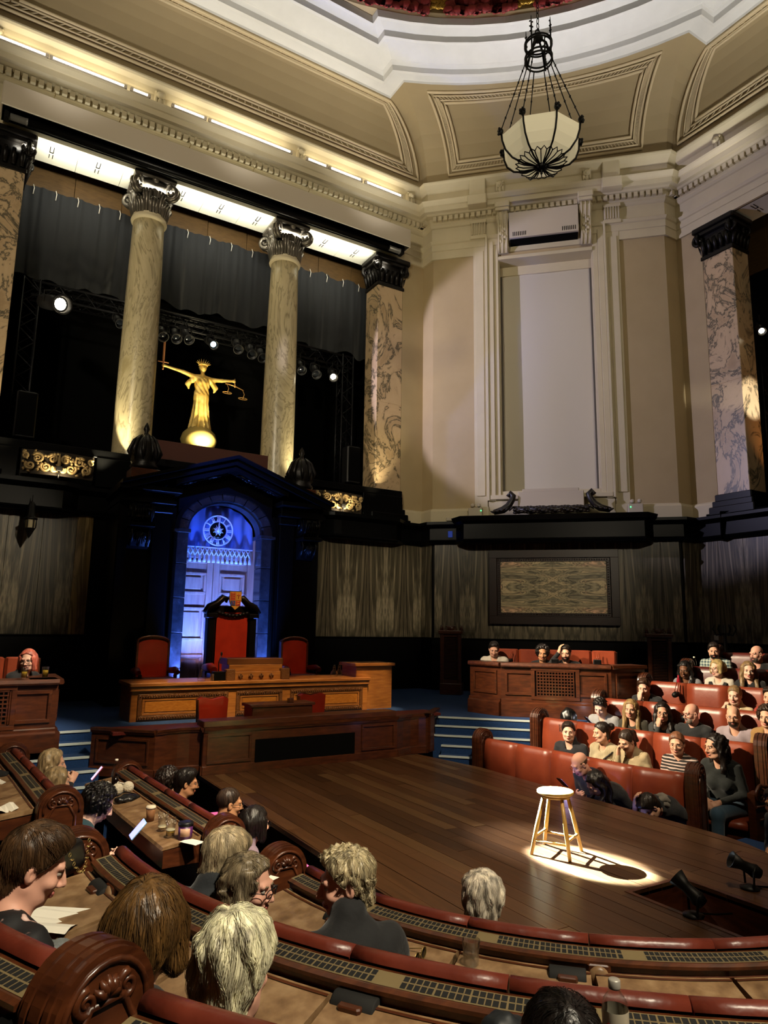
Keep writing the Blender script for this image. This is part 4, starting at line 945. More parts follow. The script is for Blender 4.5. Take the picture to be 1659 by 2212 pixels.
for k in range(16): a = k*PI/8; q.tube([(.03*math.cos(a), 0, .03*math.sin(a)), ((.10 if k % 2 else .075)*math.cos(a), 0, (.10 if k % 2 else .075)*math.sin(a))], [.014, .003], 5)
q.ell((0, -.01, 0), (.04, .02, .04)); q.build('sunburst', CW, ck)
MB().tube([(0, -.02, -.03), (.004, -.02, .13)], .012, 5).build('hour_hand', CW, ck); MB().tube([(0, -.03, -.05), (.015, -.03, .24)], .008, 5).build('minute_hand', CW, ck)
MB().lathe([(.0, 0), (.15, 0), (.15, .01), (0, .01)], (0, 0, 0), 24).xf(Matrix.Translation((0, .03, 0)) @ Matrix.Rotation(PI/2, 4, 'X')).build('centre_disc', BLACK, ck)
# double doors
DOORW = mat('door_oak', rough=.4, ramp=[(.3, '7e6052'), (.7, '9c7a68')], scale=3, stretch=(5, 5, .8))
for s in (-1, 1):
    d = empty('door_leaf', (CX, PY+.62, DZ), 0, 'panelled oak door leaf with a long pull handle, %s leaf behind the throne' % ('left' if s < 0 else 'right'), 'door', 'double doors behind the throne')
    x = lambda v: s*v
    def BB(name, a, b, z0, z1, y0, y1, m, p, bev=.006): lo, hi = sorted((x(a), x(b))); return Bx(name, lo, y0, z0, hi, y1, z1, m, p, bev)
    BB('slab', .004, .70, 0, 2.95, .02, .06, DOORW, d)
    for z0, z1 in ((.12, .78), (1.02, 1.62), (1.85, 2.25), (2.42, 2.85)):
        for a, b, c, e in ((.12, .62, z0, z0+.05), (.12, .62, z1-.05, z1)): BB('panel_moulding', a, b, c, e, -.012, .03, DOORW, d, .012)
        for a, b in ((.12, .17), (.57, .62)): BB('panel_moulding', a, b, z0+.05, z1-.05, -.012, .03, DOORW, d, .012)
        BB('raised_panel', .21, .53, z0+.09, z1-.09, .0, .03, DOORW, d, .02)
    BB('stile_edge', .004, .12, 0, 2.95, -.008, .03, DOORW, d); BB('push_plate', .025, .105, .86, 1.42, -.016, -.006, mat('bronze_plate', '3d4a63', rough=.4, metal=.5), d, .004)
    q = MB(); q.tube([(x(.065), -.02, .98), (x(.065), -.055, 1.0), (x(.065), -.06, 1.15), (x(.065), -.055, 1.3), (x(.065), -.02, 1.32)], [.01, .014, .02, .014, .01], 8); q.build('pull_handle', IRON, d)
Bx('door_side_panel', CX+.66, PY+.3, DZ, CX+.70, PY+.62, 4.1, DOORW, None, label='narrow oak side lining of the doorway right of the doors', cat='panel')
# carved urn finials standing on the canopy shoulders
def finial(x, lab):
    f = empty('carved_finial', (x, 12.05, 4.9), 0, lab, 'finial', 'dark carved finials on the canopy shoulders')
    q = MB(); q.bbox(-.24, -.22, 0, .24, .22, .2, .02); q.build('plinth', WOOD, f)
    q = MB(); q.lathe([(.2, .2), (.24, .26), (.19, .32), (.23, .38), (.245, .5), (.21, .66), (.12, .78), (.05, .82), (.03, .88), (.055, .93), (.035, 1.0), (.0, 1.06)], (0, 0, 0), 20)
    for k in range(10): a = k*PI/5; q.tube([(.2*math.cos(a), .2*math.sin(a), .36), (.265*math.cos(a), .265*math.sin(a), .52), (.19*math.cos(a), .19*math.sin(a), .72), (.1*math.cos(a), .1*math.sin(a), .82)], [.02, .04, .03, .01], 5)
    q.build('carved_body', BRONZE, f)
finial(2.46, 'dark carved finial on the left shoulder of the canopy'); finial(5.40, 'dark carved finial on the right shoulder of the canopy')
# ================================================================== THRONE AND CHAIRS
def leather_back(mb, w, z0, z1, y0, y1, arch=.0, n=10):
    pts = [(-w, z0), (w, z0)]+[(w*math.cos(PI*i/n), z1-arch+arch*math.sin(PI*i/n)) for i in range(n+1)]
    return mb.prism(pts, y0, y1, axis='y')
REDC = mat('scarlet_leather', rough=.3, ramp=[(.3, '701a0c'), (.7, '862413')], scale=4, bump=.15, bscale=6)
th = empty('throne', (CX, 11.35, DZ), 0, 'tall red-backed judge\'s throne with scrolled black crest and gilt shield', 'throne')
leather_back(MB(), .27, .30, 1.52, -.02, .05, .04).build('back_cushion', REDC, th)
for s in (-1, 1):
    a, b = sorted((s*.29, s*.42)); Bx('stile', a, -.05, 0, b, .1, 1.42, BLACK, th, .02); Bx('stile_cap', a-.03, -.09, 1.42, b+.03, .12, 1.5, BLACK, th, .02)
    q = MB(); q.tube([(s*.47, 0, 1.5), (s*.4, 0, 1.6), (s*.27, 0, 1.66), (s*.17, 0, 1.76), (s*.10, 0, 1.74), (s*.12, 0, 1.68)], [.05, .06, .06, .06, .045, .02], 8, ry=None); q.build('swan_neck', BLACK, th)
    q = MB(); q.tube([(s*.42, -.02, .62), (s*.43, -.35, .64), (s*.43, -.52, .6)], [.06, .075, .06], 10); q.build('arm_pad', REDC, th)
    Bx('arm_post', min(s*.40, s*.46), -.5, 0, max(s*.40, s*.46), -.44, .58, BLACK, th)
Bx('back_panel', -.42, .05, 0, .42, .1, 1.62, BLACK, th); Bx('seat', -.4, -.55, .42, .4, 0, .56, REDC, th, .04)
q = MB()
for k in range(9): x = -.24+.06*k; q.ell((x, -.05, 1.50-.04*math.cos(x*7)), (.05, .03, .035), 8, 5)
q.build('carved_drop', BLACK, th)
SG = mat('shield_gold', 'b58a3c', rough=.4, metal=.5); SR = mat('shield_red', '8e2e18', rough=.5); SB = mat('shield_blue', '1d2b5a', rough=.5)
sh2 = MB().prism([(-.10, .14), (.10, .14), (.10, -.02), (.07, -.10), (0, -.16), (-.07, -.10), (-.10, -.02)], -.13, -.10, axis='y').build('shield', SG, th, loc=(0, 0, 1.72))
for x0, x1, z0, z1, m in ((-.088, -.006, .0, .125, SR), (.006, .088, .0, .125, SG), (-.088, -.006, -.09, -.012, SB), (.006, .088, -.09, -.012, SR)): Bx('quarter', x0, -.138, z0, x1, -.131, z1, m, sh2, .002)
q = MB()
for z in (.03, .065, .1): q.tube([(-.075, -.141, z), (-.05, -.141, z+.012), (-.02, -.141, z)], .007, 4)
for z in (-.07, -.04): q.tube([(.02, -.141, z), (.045, -.141, z+.012), (.075, -.141, z)], .007, 4)
q.build('lions', SG, sh2)
q = MB(); q.tube([(.047, -.141, .11), (.047, -.141, .02)], .006, 4); q.tube([(.02, -.141, .08), (.075, -.141, .08)], .006, 4); q.tube([(-.06, -.141, -.02), (-.03, -.141, -.05), (-.055, -.141, -.08)], .005, 4); q.build('charges', SR, sh2)
def armchair(x, y, rz, lab):
    c = empty('armchair', (x, y, DZ), rz, lab, 'chair', 'red leather armchairs flanking the throne')
    leather_back(MB(), .225, .35, 1.06, -.03, .03, .07).build('back_cushion', REDC, c)
    q = MB(); leather_back(q, .26, .0, 1.12, .03, .07, .09); q.build('back_frame', WOOD, c)
    for s in (-1, 1):
        a, b = sorted((s*.225, s*.26)); Bx('stile', a, -.04, 0, b, .05, 1.03, WOOD, c, .01)
        MB().tube([(s*.28, 0, .58), (s*.29, -.3, .6), (s*.29, -.45, .57)], [.045, .055, .04], 8).build('arm_pad', REDC, c); Bx('leg', min(s*.24, s*.29), -.45, 0, max(s*.24, s*.29), -.4, .55, WOOD, c)
    n = 8; MB().tube([(.245*math.cos(PI*i/n), -.01, 1.03+.085*math.sin(PI*i/n)) for i in range(n+1)], .018, 6).build('crest_rail', WOOD, c)
    Bx('seat', -.25, -.45, .4, .25, 0, .5, REDC, c, .03)
armchair(2.68, 11.45, 0, 'red leather armchair left of the throne'); armchair(5.12, 11.45, 0, 'red leather armchair right of the throne')
# ================================================================== JUDGE'S BENCH
jd = empty('judge_bench', (CX, 9.93, .8), 0, 'long honey oak bench with three carved framed panels in front of the throne', 'desk')
Bx('front', -1.84, 0, 0, 1.84, .06, .84, OAK, jd); Bx('top', -1.87, -.05, .86, 1.87, .75, .91, OAK, jd, .015); Bx('cornice', -1.86, -.03, .80, 1.86, .05, .86, OAK, jd, .012)
for s in (-1, 1): Bx('end_panel', min(s*1.84, s*1.80), .06, 0, max(s*1.84, s*1.80), .7, .86, OAK, jd)
Bx('plinth', -1.86, -.03, 0, 1.86, .0, .34, OAK, jd)
for x0, x1 in ((-1.75, -.49), (-.37, .35), (.48, 1.74)):
    for nm, y, a, m in (('frame_rail', -.02, .0, mat('carved_oak', '57330f', rough=.45, bump=.5, bscale=60)), ('inner_rail', -.012, .06, OAK)):
        w = .055 if nm == 'frame_rail' else .03
        Bx(nm, x0+a, y, .42+a, x1-a, 0, .42+a+w, m, jd); Bx(nm, x0+a, y, .76-a-w, x1-a, 0, .76-a, m, jd); Bx(nm, x0+a, y, .42+a+w, x0+a+w, 0, .76-a-w, m, jd); Bx(nm, x1-a-w, y, .42+a+w, x1-a, 0, .76-a-w, m, jd)
    Bx('panel', x0+.1, -.008, .52, x1-.1, .0, .66, mat('oak_figured', rough=.25, coat=.3, ramp=[(.3, '8a531c'), (.7, 'a86d2c')], scale=6, stretch=(3, 3, 9)), jd, .004)
    q = MB()
    for x in np.arange(x0+.03, x1-.02, .035):
        for z in (.448, .732): q.ell((x, -.022, z), (.012, .01, .016), 5, 4)
    q.build('rope_carving', MATS['carved_oak'], jd, kind='stuff')
lc = empty('oak_lectern', (5.90, 9.98, .8), 0, 'tall plain honey oak box lectern at the right end of the judge\'s bench', 'lectern')
Bx('box', -.33, 0, 0, .35, .5, 1.08, OAK, lc); Bx('cap', -.37, -.04, 1.08, .39, .54, 1.13, OAK, lc, .012); Bx('plinth', -.34, -.012, 0, .36, .0, .36, OAK, lc)
# stepped writing box on the bench
wb = empty('writing_box', (CX-.02, 9.98, 1.71), 0, 'stepped oak writing box with carved rosettes on the judge\'s bench', 'box')
Bx('base', -.46, 0, 0, .44, .3, .12, OAK, wb); Bx('middle', -.44, .05, .12, .40, .4, .22, OAK, wb); Bx('lid', -.47, .06, .22, .42, .42, .31, mat('oak_brown', '5d3616', rough=.4), wb, .012)
for s, x in ((-1, -.44), (1, .42)): Bx('end_block', x-.07, -.04, 0, x+.07, .1, .16, MATS['carved_oak'], wb, .012)
for x in (-.28, -.12, .04, .2): q = MB(); q.ell((x, -.005, .06), (.035, .015, .03), 8, 5); [q.ell((x+.025*math.cos(k*PI/2), -.015, .06+.025*math.sin(k*PI/2)), (.014, .01, .014), 6, 4) for k in range(4)]; q.build('rosette', MATS['carved_oak'], wb)
ms = empty('desk_microphone', (CX-.62, 10.02, 1.71), 0, 'small black desk microphone beside the writing box', 'microphone')
Bx('base', -.09, -.05, 0, .16, .06, .13, BLACK, ms); MB().tube([(0, 0, .13), (-.01, -.01, .26), (.02, -.03, .36)], .008, 6).build('gooseneck', IRON, ms); MB().ell((.02, -.03, .38), (.016, .016, .03)).build('head', IRON, ms)
def carafe(x, y, z, lab, s=1.):
    b = empty('glass_carafe', (x, y, z), 0, lab, 'carafe'); MB().lathe([(.0, .003), (.055*s, .003), (.06*s, .02), (.055*s, .07*s), (.022*s, .11*s), (.02*s, .14*s), (.026*s, .15*s)], (0, 0, 0), 14, cap=False).build('body', GLASSM, b)
    MB().ell((0, 0, .165*s), (.02*s, .02*s, .022*s)).build('stopper', GLASSM, b)
def tumbler(x, y, z, lab, fill=None, h=.1, r=.033, cat='glass', nm='glass_tumbler'):
    b = empty(nm, (x, y, z), 0, lab, cat); MB().lathe([(.0, .004), (r*.8, .004), (r, h), (r*.93, h), (r*.74, .012), (0, .012)], (0, 0, 0), 14, cap=False).build('cup', GLASSM, b)
    if fill: MB().lathe([(0, .013), (r*.73, .013), (r*.73+r*.2*fill[0], h*fill[0]), (0, h*fill[0])], (0, 0, 0), 14, cap=False).build('drink', fill[1], b)
    return b
carafe(CX-.86, 10.03, 1.71, 'glass carafe left of the desk microphone'); tumbler(CX-.72, 9.98, 1.71, 'small glass tumbler in front of the desk microphone')
carafe(5.28, 10.2, 1.71, 'left glass carafe near the lectern'); carafe(5.40, 10.25, 1.71, 'right glass carafe near the lectern')
# ================================================================== CLERKS' ENCLOSURE in front
ck2 = empty('clerk_enclosure', (CX, 8.25, STZ), 0, 'dark oak curved clerks\' enclosure between the stage and the judge\'s bench', 'desk')
# centre front, curved corners and straight wings, swept profile
path = [(2.46, .62), (2.42, .55)]
cp = [(-2.47, .62), (-1.88, .05)]+[(-1.88+.14*k, .05+.10*math.sin(k*PI/5)) for k in range(1, 5)]+[(-1.34, 0), (1.34, 0)]+[(1.34+.14*k, .10*math.sin(k*PI/5)*1.0) for k in range(1, 5)]+[(1.88, .05), (2.47, .62)]
segs = [('wing_panel', cp[0:2]), ('curved_panel', cp[1:7]), ('front_panel', cp[6:8]), ('curved_panel', cp[7:13]), ('wing_panel', cp[12:14])]
for nm, sg_ in segs:
    MB().sweep([(-.0, .02), (-.0, .48), (.02, .48), (.02, .5), (-.05, .5), (-.05, .02)], sg_[::-1], capends=True).build(nm, WOOD, ck2)
    MB().sweep([(-.06, .5), (.03, .5), (.035, .53), (-.06, .53)], sg_[::-1], capends=True).build('coping', WOODH, ck2)
    MB().sweep([(.0, .0), (.02, .0), (.02, .09), (.0, .1)], sg_[::-1], capends=True).build('plinth', WOOD, ck2)
for a, b in ((cp[0], cp[1]), (cp[12], cp[13])):
    A, B = Vector(a), Vector(b); d = (B-A).normalized(); nn = Vector((d.y, -d.x)); fp = empty('x')
    ang = math.atan2(d.y, d.x); L = (B-A).length; bpy.data.objects.remove(fp)
    q = MB(); 
    for x0, x1, z0, z1 in ((.07, L-.07, .14, .17), (.07, L-.07, .4, .43), (.07, .1, .17, .4), (L-.1, L-.07, .17, .4)): q.bbox(x0, -.018, z0, x1, .0, z1, .006)
    q.build('panel_frame', WOOD, ck2, loc=(A.x, A.y, 0), rz=ang)
for x0, x1 in ((-1.3, -.75), (.78, 1.3)): 
    q = MB()
    for a, b, c, d in ((x0, x1, .12, .15), (x0, x1, .42, .45), (x0, x0+.03, .15, .42), (x1-.03, x1, .15, .42)): q.bbox(a, -.018, c, b, .0, d, .006)
    q.build('panel_frame', WOOD, ck2)
Bx('upper_shelf', -1.34, .02, .53, 1.34, .3, .60, WOODH, ck2); Bx('desk_top', -2.3, .3, .46, 2.3, .75, .5, LEATHD, ck2)
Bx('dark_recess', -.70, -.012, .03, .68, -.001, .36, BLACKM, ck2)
for x, lab in ((-.93, 'left'), (.52, 'right')):
    c = empty('clerk_chair', (CX+x, 9.25, .5), 0, 'low red leather clerk chair, the %s one of two before the judge\'s bench' % lab, 'chair', 'clerk chairs')
    q = MB(); q.prism([(-.17, .55), (.17, .55), (.2, 1.03), (.15, 1.06), (0, 1.03), (-.15, 1.06), (-.2, 1.03)], -.04, .05, axis='y'); q.build('backrest', REDC, c)
    q = MB(); q.prism([(-.18, .5), (.18, .5), (.21, 1.04), (.15, 1.075), (0, 1.045), (-.15, 1.075), (-.21, 1.04)], .05, .07, axis='y'); q.build('back_frame', WOOD, c)
    Bx('seat', -.2, -.4, .40, .2, 0, .5, REDC, c, .03)
    for sx in (-.18, .15):
        for sy in (-.38, 0): Bx('leg', sx, sy, 0, sx+.03, sy+.03, .4, WOOD, c)
bx = empty('document_box', (CX-.22, 8.6, 1.28), 0, 'low dark wooden document box on the clerks\' desk', 'box')
Bx('body', -.42, -.05, 0, .42, .25, .2, WOOD, bx); Bx('lid', -.45, -.07, .2, .45, .27, .235, WOODH, bx, .01); Bx('inkstand', .10, .0, .235, .17, .07, .29, WOOD, bx)

# ================================================================== TALL WINDOW in the diagonal bay (local x right, y outwards)
wn = empty('window_1', (10.74, 10.74, 0), -PI/4, kind='structure')
for s in (-1, 1):
    X = lambda a, b: sorted((s*a, s*b))
    for nm, a, b, y0, y1, z0, z1, m in (('jamb', 1.04, 1.10, .0, .42, 5.5, 11.1, PLASTER), ('architrave_inner', 1.06, 1.17, -.06, .0, 5.35, 11.3, PLASTER), ('architrave', 1.17, 1.30, -.11, .0, 5.3, 11.5, PLASTER), ('architrave_outer', 1.30, 1.35, -.15, .0, 5.3, 11.62, PLASTER),
                                    ('side_pilaster', 1.35, 1.64, -.06, .0, 5.17, 11.6, PLASTER), ('pilaster_fillet', 1.40, 1.59, -.085, -.06, 5.42, 11.3, PLASTER), ('pilaster_base', 1.33, 1.68, -.1, .0, 4.95, 5.17, PLASTER), ('cap_moulding', 1.31, 1.70, -.14, .0, 11.6, 11.68, PLASTER)):
        a, b = X(a, b); Bx(nm, a, y0, z0, b, y1, z1, m, wn, .008)
    # fluted capital of the side pilaster
    a, b = X(1.33, 1.68); q = MB(); q.bbox(a, -.13, 11.68, b, 0, 12.0, .012)
    for k in range(6): x = a+.03+k*(b-a-.06)/5; q.tube([(x, -.14, 11.7), (x, -.15, 11.98)], .02, 6)
    q.bbox(a-.02, -.17, 11.98, b+.02, 0, 12.06, .015); q.build('fluted_capital', PLASTER, wn)
    # entablature break over the pilaster
    a, b = X(1.28, 1.72); Bx('cornice_break', a, -.52, 12.26, b, 0, 12.5, PLASTER, wn, .02); Bx('attic_break', a+.03, -.40, 12.55, b-.03, 0, 13.02, PLASTER, wn, .02)
    # tall carved console either side of the air-handling panel
    q = MB(); pts = [(0, 0), (-.26, 0), (-.29, -.09), (-.26, -.2), (-.17, -.3), (-.15, -.6), (-.19, -.72), (-.15, -.83), (-.05, -.92), (0, -.92)]
    q.prism(pts, -.12, .12, axis='x')
    for xx in (-.09, 0, .09): q.tube([(xx, y-.014, z) for y, z in pts[1:9]], .018, 5)
    vol(q, (-.125, -.15, -.12), .10, 1.6, .025, axis='x'); vol(q, (.125, -.15, -.12), .10, 1.6, .025, axis='x')
    for k in range(5):
        q.ell((0.05*((k % 2)*2-1), -.18-.0*k, -.3-.1*k), (.04, .03, .05), 8, 5); q.ell((0, -.19, -.35-.1*k), (.03, .03, .03), 6, 4)
    q.bbox(-.16, -.34, 0, .16, 0, .08, .02)
    q.build('carved_console', PLASTER, wn, loc=(s*.93, -.08, 12.08))
    Bx('console_block', *([min(s*.76, s*1.10), -.44, 12.16, max(s*.76, s*1.10), 0, 12.3]), PLASTER, wn, .02)
Bx('head_soffit', -1.06, -.1, 11.02, 1.06, .42, 11.10, PLASTER, wn); Bx('head_board', -1.06, .30, 10.80, 1.06, .42, 11.04, PLASTER, wn)
Bx('sill', -1.3, -.14, 5.32, 1.3, .42, 5.42, PLASTER, wn, .02); Bx('sill_fascia', -1.06, -.02, 5.42, 1.06, .42, 5.52, PLASTER, wn, .01); Bx('apron', -1.33, -.07, 4.9, 1.33, 0, 5.32, PLASTER, wn, .01)
BLIND = mat('roller_blind', 'c0b8a4', rough=.85)
q = MB(); n = 20; vs = []
for i in range(n+1):
    x = -1.0+2.0*i/n
    for z in (5.52, 7.5, 9.2, 10.86): vs.append((x, .34+.012*math.sin(x*5+z*.7), z))
q.add(vs, [(4*i+k, 4*i+4+k, 4*i+5+k, 4*i+k+1) for i in range(n) for k in range(3)], 0, True)
bl = q.build('roller_blind', BLIND, None, loc=(10.74, 10.74, 0), rz=-PI/4, label='pale roller blind drawn down over the tall window', cat='blind')
for s in (-1, 1): Bx('blind_guide', s*1.02-.018, .32, 5.52, s*1.02+.018, .36, 10.86, mat('guide_metal', '6a655c', rough=.4, metal=.4), wn, .003)
Bx('window_back', -1.1, .42, 5.4, 1.1, .44, 11.1, BLACKM, wn)
# white boxed air panel between the consoles
ap = empty('air_panel', (10.74, 10.74, 0), -PI/4, 'plain white boxed panel with slotted vents above the tall window', 'panel')
Bx('box', -.78, -.36, 11.38, .76, -.02, 12.02, WHITEP, ap, .006); Bx('dark_gap', -.77, -.3, 11.34, .75, -.02, 11.38, BLACKM, ap)
for s in (-1, 1):
    for k in range(8): x = s*.55+(k-3.5)*.04; Bx('vent_slot', x-.009, -.364, 11.42, x+.009, -.358, 11.52, BLACKM, ap, .001)
# dark carved wreath and white plinth standing on the ledge
wr = empty('laurel_wreath_carving', dpt(0, .36)+(4.93,), -PI/4, 'dark bronze laurel swag with curled volutes in front of a white block on the ledge', 'carving')
WRM = mat('dark_carved_wood', rough=.4, ramp=[(.3, '0d0906'), (.7, '1d130c')], scale=8)
Bx('white_block', -.56, -.02, .14, .56, .16, .44, WHITEP, wr, .01); Bx('white_block_cap', -.48, .0, .44, .48, .14, .50, WHITEP, wr, .01)
q = MB()
for k in range(24):
    x = -.60+1.2*k/23
    for a in range(4): t = a*PI/2+k*.4; q.ell((x, -.1+.05*math.cos(t), .08+.05*math.sin(t)), (.05, .03, .03), 6, 4, Euler((t, .5, 0)))
q.tube([(-.6, -.1, .08), (.6, -.1, .08)], .06, 8); q.build('laurel_swag', WRM, wr)
for s in (-1, 1):
    q = MB(); pts = [(s*.98, -.06, .05), (s*.82, -.08, .09), (s*.72, -.08, .17), (s*.66, -.07, .28), (s*.64, -.06, .36), (s*.69, -.06, .42), (s*.73, -.06, .37), (s*.69, -.06, .34)]
    q.tube(pts, [.05, .07, .065, .055, .055, .05, .035, .02], 8)
    for k in range(5): q.tube([(s*(.62+.08*k), -.12, .15-.02*k), (s*(.66+.08*k), -.15, .12-.02*k), (s*(.71+.08*k), -.13, .06)], [.01, .03, .01], 5)
    q.build('volute', WRM, wr)
wr.scale = (1.22, 1.0, 1.12)
# emergency lights on the ledge
def emlight(u, lab):
    e = empty('emergency_light', dpt(u, .16)+(4.9,), -PI/4, lab, 'emergency light', 'twin-head emergency lights on the ledge')
    Bx('case', -.15, -.04, 0, .15, .04, .24, WHITEP, e, .012)
    for x in (-.06, .08):
        q = MB(); q.lathe([(.0, -.04), (.035, -.03), (.045, .02), (.04, .03), (0, .035)], (0, 0, 0), 12); q.xf(Matrix.Translation((x, -.02, .29)) @ Matrix.Rotation(1.2, 4, 'X')); q.build('lamp_head', WHITEP, e)
        MB().tube([(x, 0, .23), (x, 0, .27)], .01, 5).build('bracket', WHITEP, e)
    MB().ell((-.1 if u > 0 else .13, -.045, .17), (.012, .008, .012), 8, 5).build('indicator', mat('green_led', '20ff60', emit='40ff80', estr=6), e)
emlight(-1.62, 'twin-head emergency light on the ledge left of the tall window'); emlight(1.72, 'twin-head emergency light on the ledge right of the tall window')
Bx('ledge_sensor', -.07, -.03, 0, .07, .03, .07, WHITEP, None, loc=dpt(-2.2, .12)+(4.87,), rz=-PI/4, label='small white box on the ledge at the left of the diagonal bay', cat='box')
Bx('blue_notice', -.05, -.006, 0, .05, .006, .14, mat('blue_sign', '1b46c8', rough=.5, emit='1b46c8', estr=.15), None, loc=dpt(-2.18, .125)+(4.5,), rz=-PI/4, label='tiny blue notice on the black ledge fascia', cat='sign')
# ================================================================== CHANDELIER
CH = (6.16, 6.18, 8.74)
ch = empty('chandelier', CH, 0, 'hanging alabaster bowl chandelier in a black iron frame on chains', 'chandelier')
q = MB(); q.lathe([(.02, .0), (.25, .025), (.40, .09), (.49, .19), (.535, .31), (.54, .40), (.52, .40), (.50, .31), (.44, .2), (.3, .1), (.02, .04)], (0, 0, 0), 8, sm=False, a0=PI/8, a1=PI/8+2*PI, cap=False)
q.build('glass_bowl', ALAB, ch)
q = MB()
for k in range(8):
    a = k*PI/4+PI/8; ca, sa = math.cos(a), math.sin(a)
    q.tube([(r*ca, r*sa, z) for r, z in ((.03, -.02), (.25, .005), (.41, .075), (.505, .18), (.55, .31), (.56, .41))], .013, 6)
for k in range(24):   # petal rosette below
    a = k*PI/12; ca, sa = math.cos(a), math.sin(a); q.tube([(.05*ca, .05*sa, -.02), (.24*ca, .24*sa, .002), (.30*ca, .30*sa, .025)], .008, 5)
    a1 = a+PI/24; q.tube([(.30*math.cos(a), .30*math.sin(a), .025), (.345*math.cos(a1), .345*math.sin(a1), .045), (.30*math.cos(a+PI/12), .30*math.sin(a+PI/12), .025)], .008, 5)
q.build('iron_cage', IRON, ch)
q = MB(); q.lathe([(.0, -.14), (.018, -.12), (.014, -.08), (.04, -.05), (.09, -.02), (.07, .0)], (0, 0, 0), 14)
for k in range(10): a = k*PI/5; q.tube([(.03*math.cos(a), .03*math.sin(a), -.06), (.085*math.cos(a), .085*math.sin(a), -.03)], .014, 5)
q.build('boss', IRON, ch)
for k in range(8):
    a = k*PI/4+PI/8; ca, sa = math.cos(a), math.sin(a); q = MB(); q.ell((.57*ca, .57*sa, .44), (.04, .04, .05), 8, 6)
    for j in range(5): b = j*2*PI/5; q.ell(((.57+.02)*ca-.03*math.cos(b)*sa, .59*sa+.03*math.cos(b)*ca, .44+.035*math.sin(b)), (.02, .02, .022), 6, 4)
    q.build('rosette', IRON, ch)
    q = MB(); P0 = Vector((.56*ca, .56*sa, .47)); P1 = Vector((.175*ca, .175*sa, 1.62)); q.tube([tuple(P0), tuple(P1)], .0075, 5)
    for j in range(1, 6): p = P0.lerp(P1, j/6); q.ell(tuple(p), (.014, .014, .022), 6, 4)
    q.build('chain_rod', IRON, ch)
q = MB()
for z in (1.62, 1.68, 1.86, 1.90): q.tube([(.185*math.cos(t), .185*math.sin(t), z) for t in np.linspace(0, 2*PI, 33)[:-1]], .013, 6, closed=True)
for k in range(4):
    a = k*PI/2+.3; ca, sa = math.cos(a), math.sin(a); q.tube([(.19*ca, .19*sa, 1.6), (.19*ca, .19*sa, 2.05), (.19*ca, .19*sa, 2.22)], [.012, .012, .004], 5); q.tube([(.185*ca, .185*sa, 1.62), (.12*ca, .12*sa, 1.85), (.02*ca, .02*sa, 1.98)], .016, 6)
    for j in range(5): q.ell((.19*ca+.02*sa*(-1)**j, .19*sa-.02*ca*(-1)**j, 1.98+.04*j), (.012, .012, .012), 6, 4)
q.ell((0, 0, 1.98), (.07, .07, .045), 12, 6); q.tube([(.05*math.cos(t), 0, 2.06+.06*math.sin(t)) for t in np.linspace(0, 2*PI, 15)[:-1]], .01, 5, closed=True)
q.build('crown_ring', IRON, ch)
q = MB()
for k in range(52):
    z = 2.1+k*.085; q.tube([((.02*math.cos(t) if k % 2 else 0), (0 if k % 2 else .02*math.cos(t)), z+.05*math.sin(t)) for t in np.linspace(0, 2*PI, 9)[:-1]], .007, 4, closed=True)
q.build('chain', IRON, ch, kind='stuff')
# ================================================================== DOCKS, RADIATOR TOWERS
def dock2(mir, lab):
    mx = (lambda x: x) if not mir else (lambda x: 2*CX-x)
    D = empty('dock', (0, 0, DZ if not mir else 1.06), 0, lab, 'dock', 'oak docks in the corner bays')
    P = [(mx(x), y) for x, y in ((9.05, 7.16), (8.4, 7.25), (7.25, 8.4), (7.16, 9.05))]
    if mir: P = [(1.06, 9.9), (1.06, 8.95), (-.6, 8.80), (-1.4, 9.3)]; P = P[::-1][::-1]
    if mir: P = [(-1.4, 9.5), (-.5, 8.85), (1.06, 8.95), (1.07, 9.9)][::-1]
    for i, nm in enumerate(('wing_panel', 'front_panel', 'wing_panel')):
        seg = P[i:i+2]
        MB().sweep([(-.08, 0), (.06, 0), (.06, .20), (.03, .22), (.03, .25), (0, .26), (0, .74), (-.08, .74)], seg, capends=True).build(nm, WOOD, D)
        MB().sweep([(-.30, .74), (.05, .74), (.06, .76), (.05, .80), (-.30, .80)], seg, capends=True).build('coping', WOODH, D)
        A, B = Vector(seg[0]), Vector(seg[1]); d = (B-A).normalized(); L = (B-A).length; ang = math.atan2(d.y, d.x)
        fr_ = lambda x0, x1: [(x0, x1, .32, .36), (x0, x1, .64, .68), (x0, x0+.04, .36, .64), (x1-.04, x1, .36, .64)]
        for x0, x1 in ([(.08, L-.08)] if i != 1 else [(.06, .5), (L-.5, L-.06)]):
            for a, b, c, e in fr_(x0, x1): Bx('panel_frame', a, .0, c, b, .022, e, WOOD, D, .006, loc=(A.x, A.y, 0), rz=ang)
        if i == 1:
            q = MB(); q.bbox(L/2-.32, -.01, .27, L/2+.32, .012, .73, .004); o = q.build('grille_back', BLACKM, D, loc=(A.x, A.y, 0), rz=ang)
            q = MB()
            for k in range(13): x = L/2-.27+k*.045; q.bbox(x-.008, .012, .32, x+.008, .024, .68, .002)
            for k in range(9): z = .32+k*.045; q.bbox(L/2-.28, .014, z-.008, L/2+.28, .026, z+.008, .002)
            q.build('lattice', WOOD, D, loc=(A.x, A.y, 0), rz=ang, kind='stuff')
            for x0, x1, z0, z1 in ((L/2-.36, L/2+.36, .26, .31), (L/2-.36, L/2+.36, .69, .74), (L/2-.36, L/2-.30, .31, .69), (L/2+.30, L/2+.36, .31, .69)): Bx('grille_frame', x0, 0, z0, x1, .03, z1, WOOD, D, loc=(A.x, A.y, 0), rz=ang)
    return D
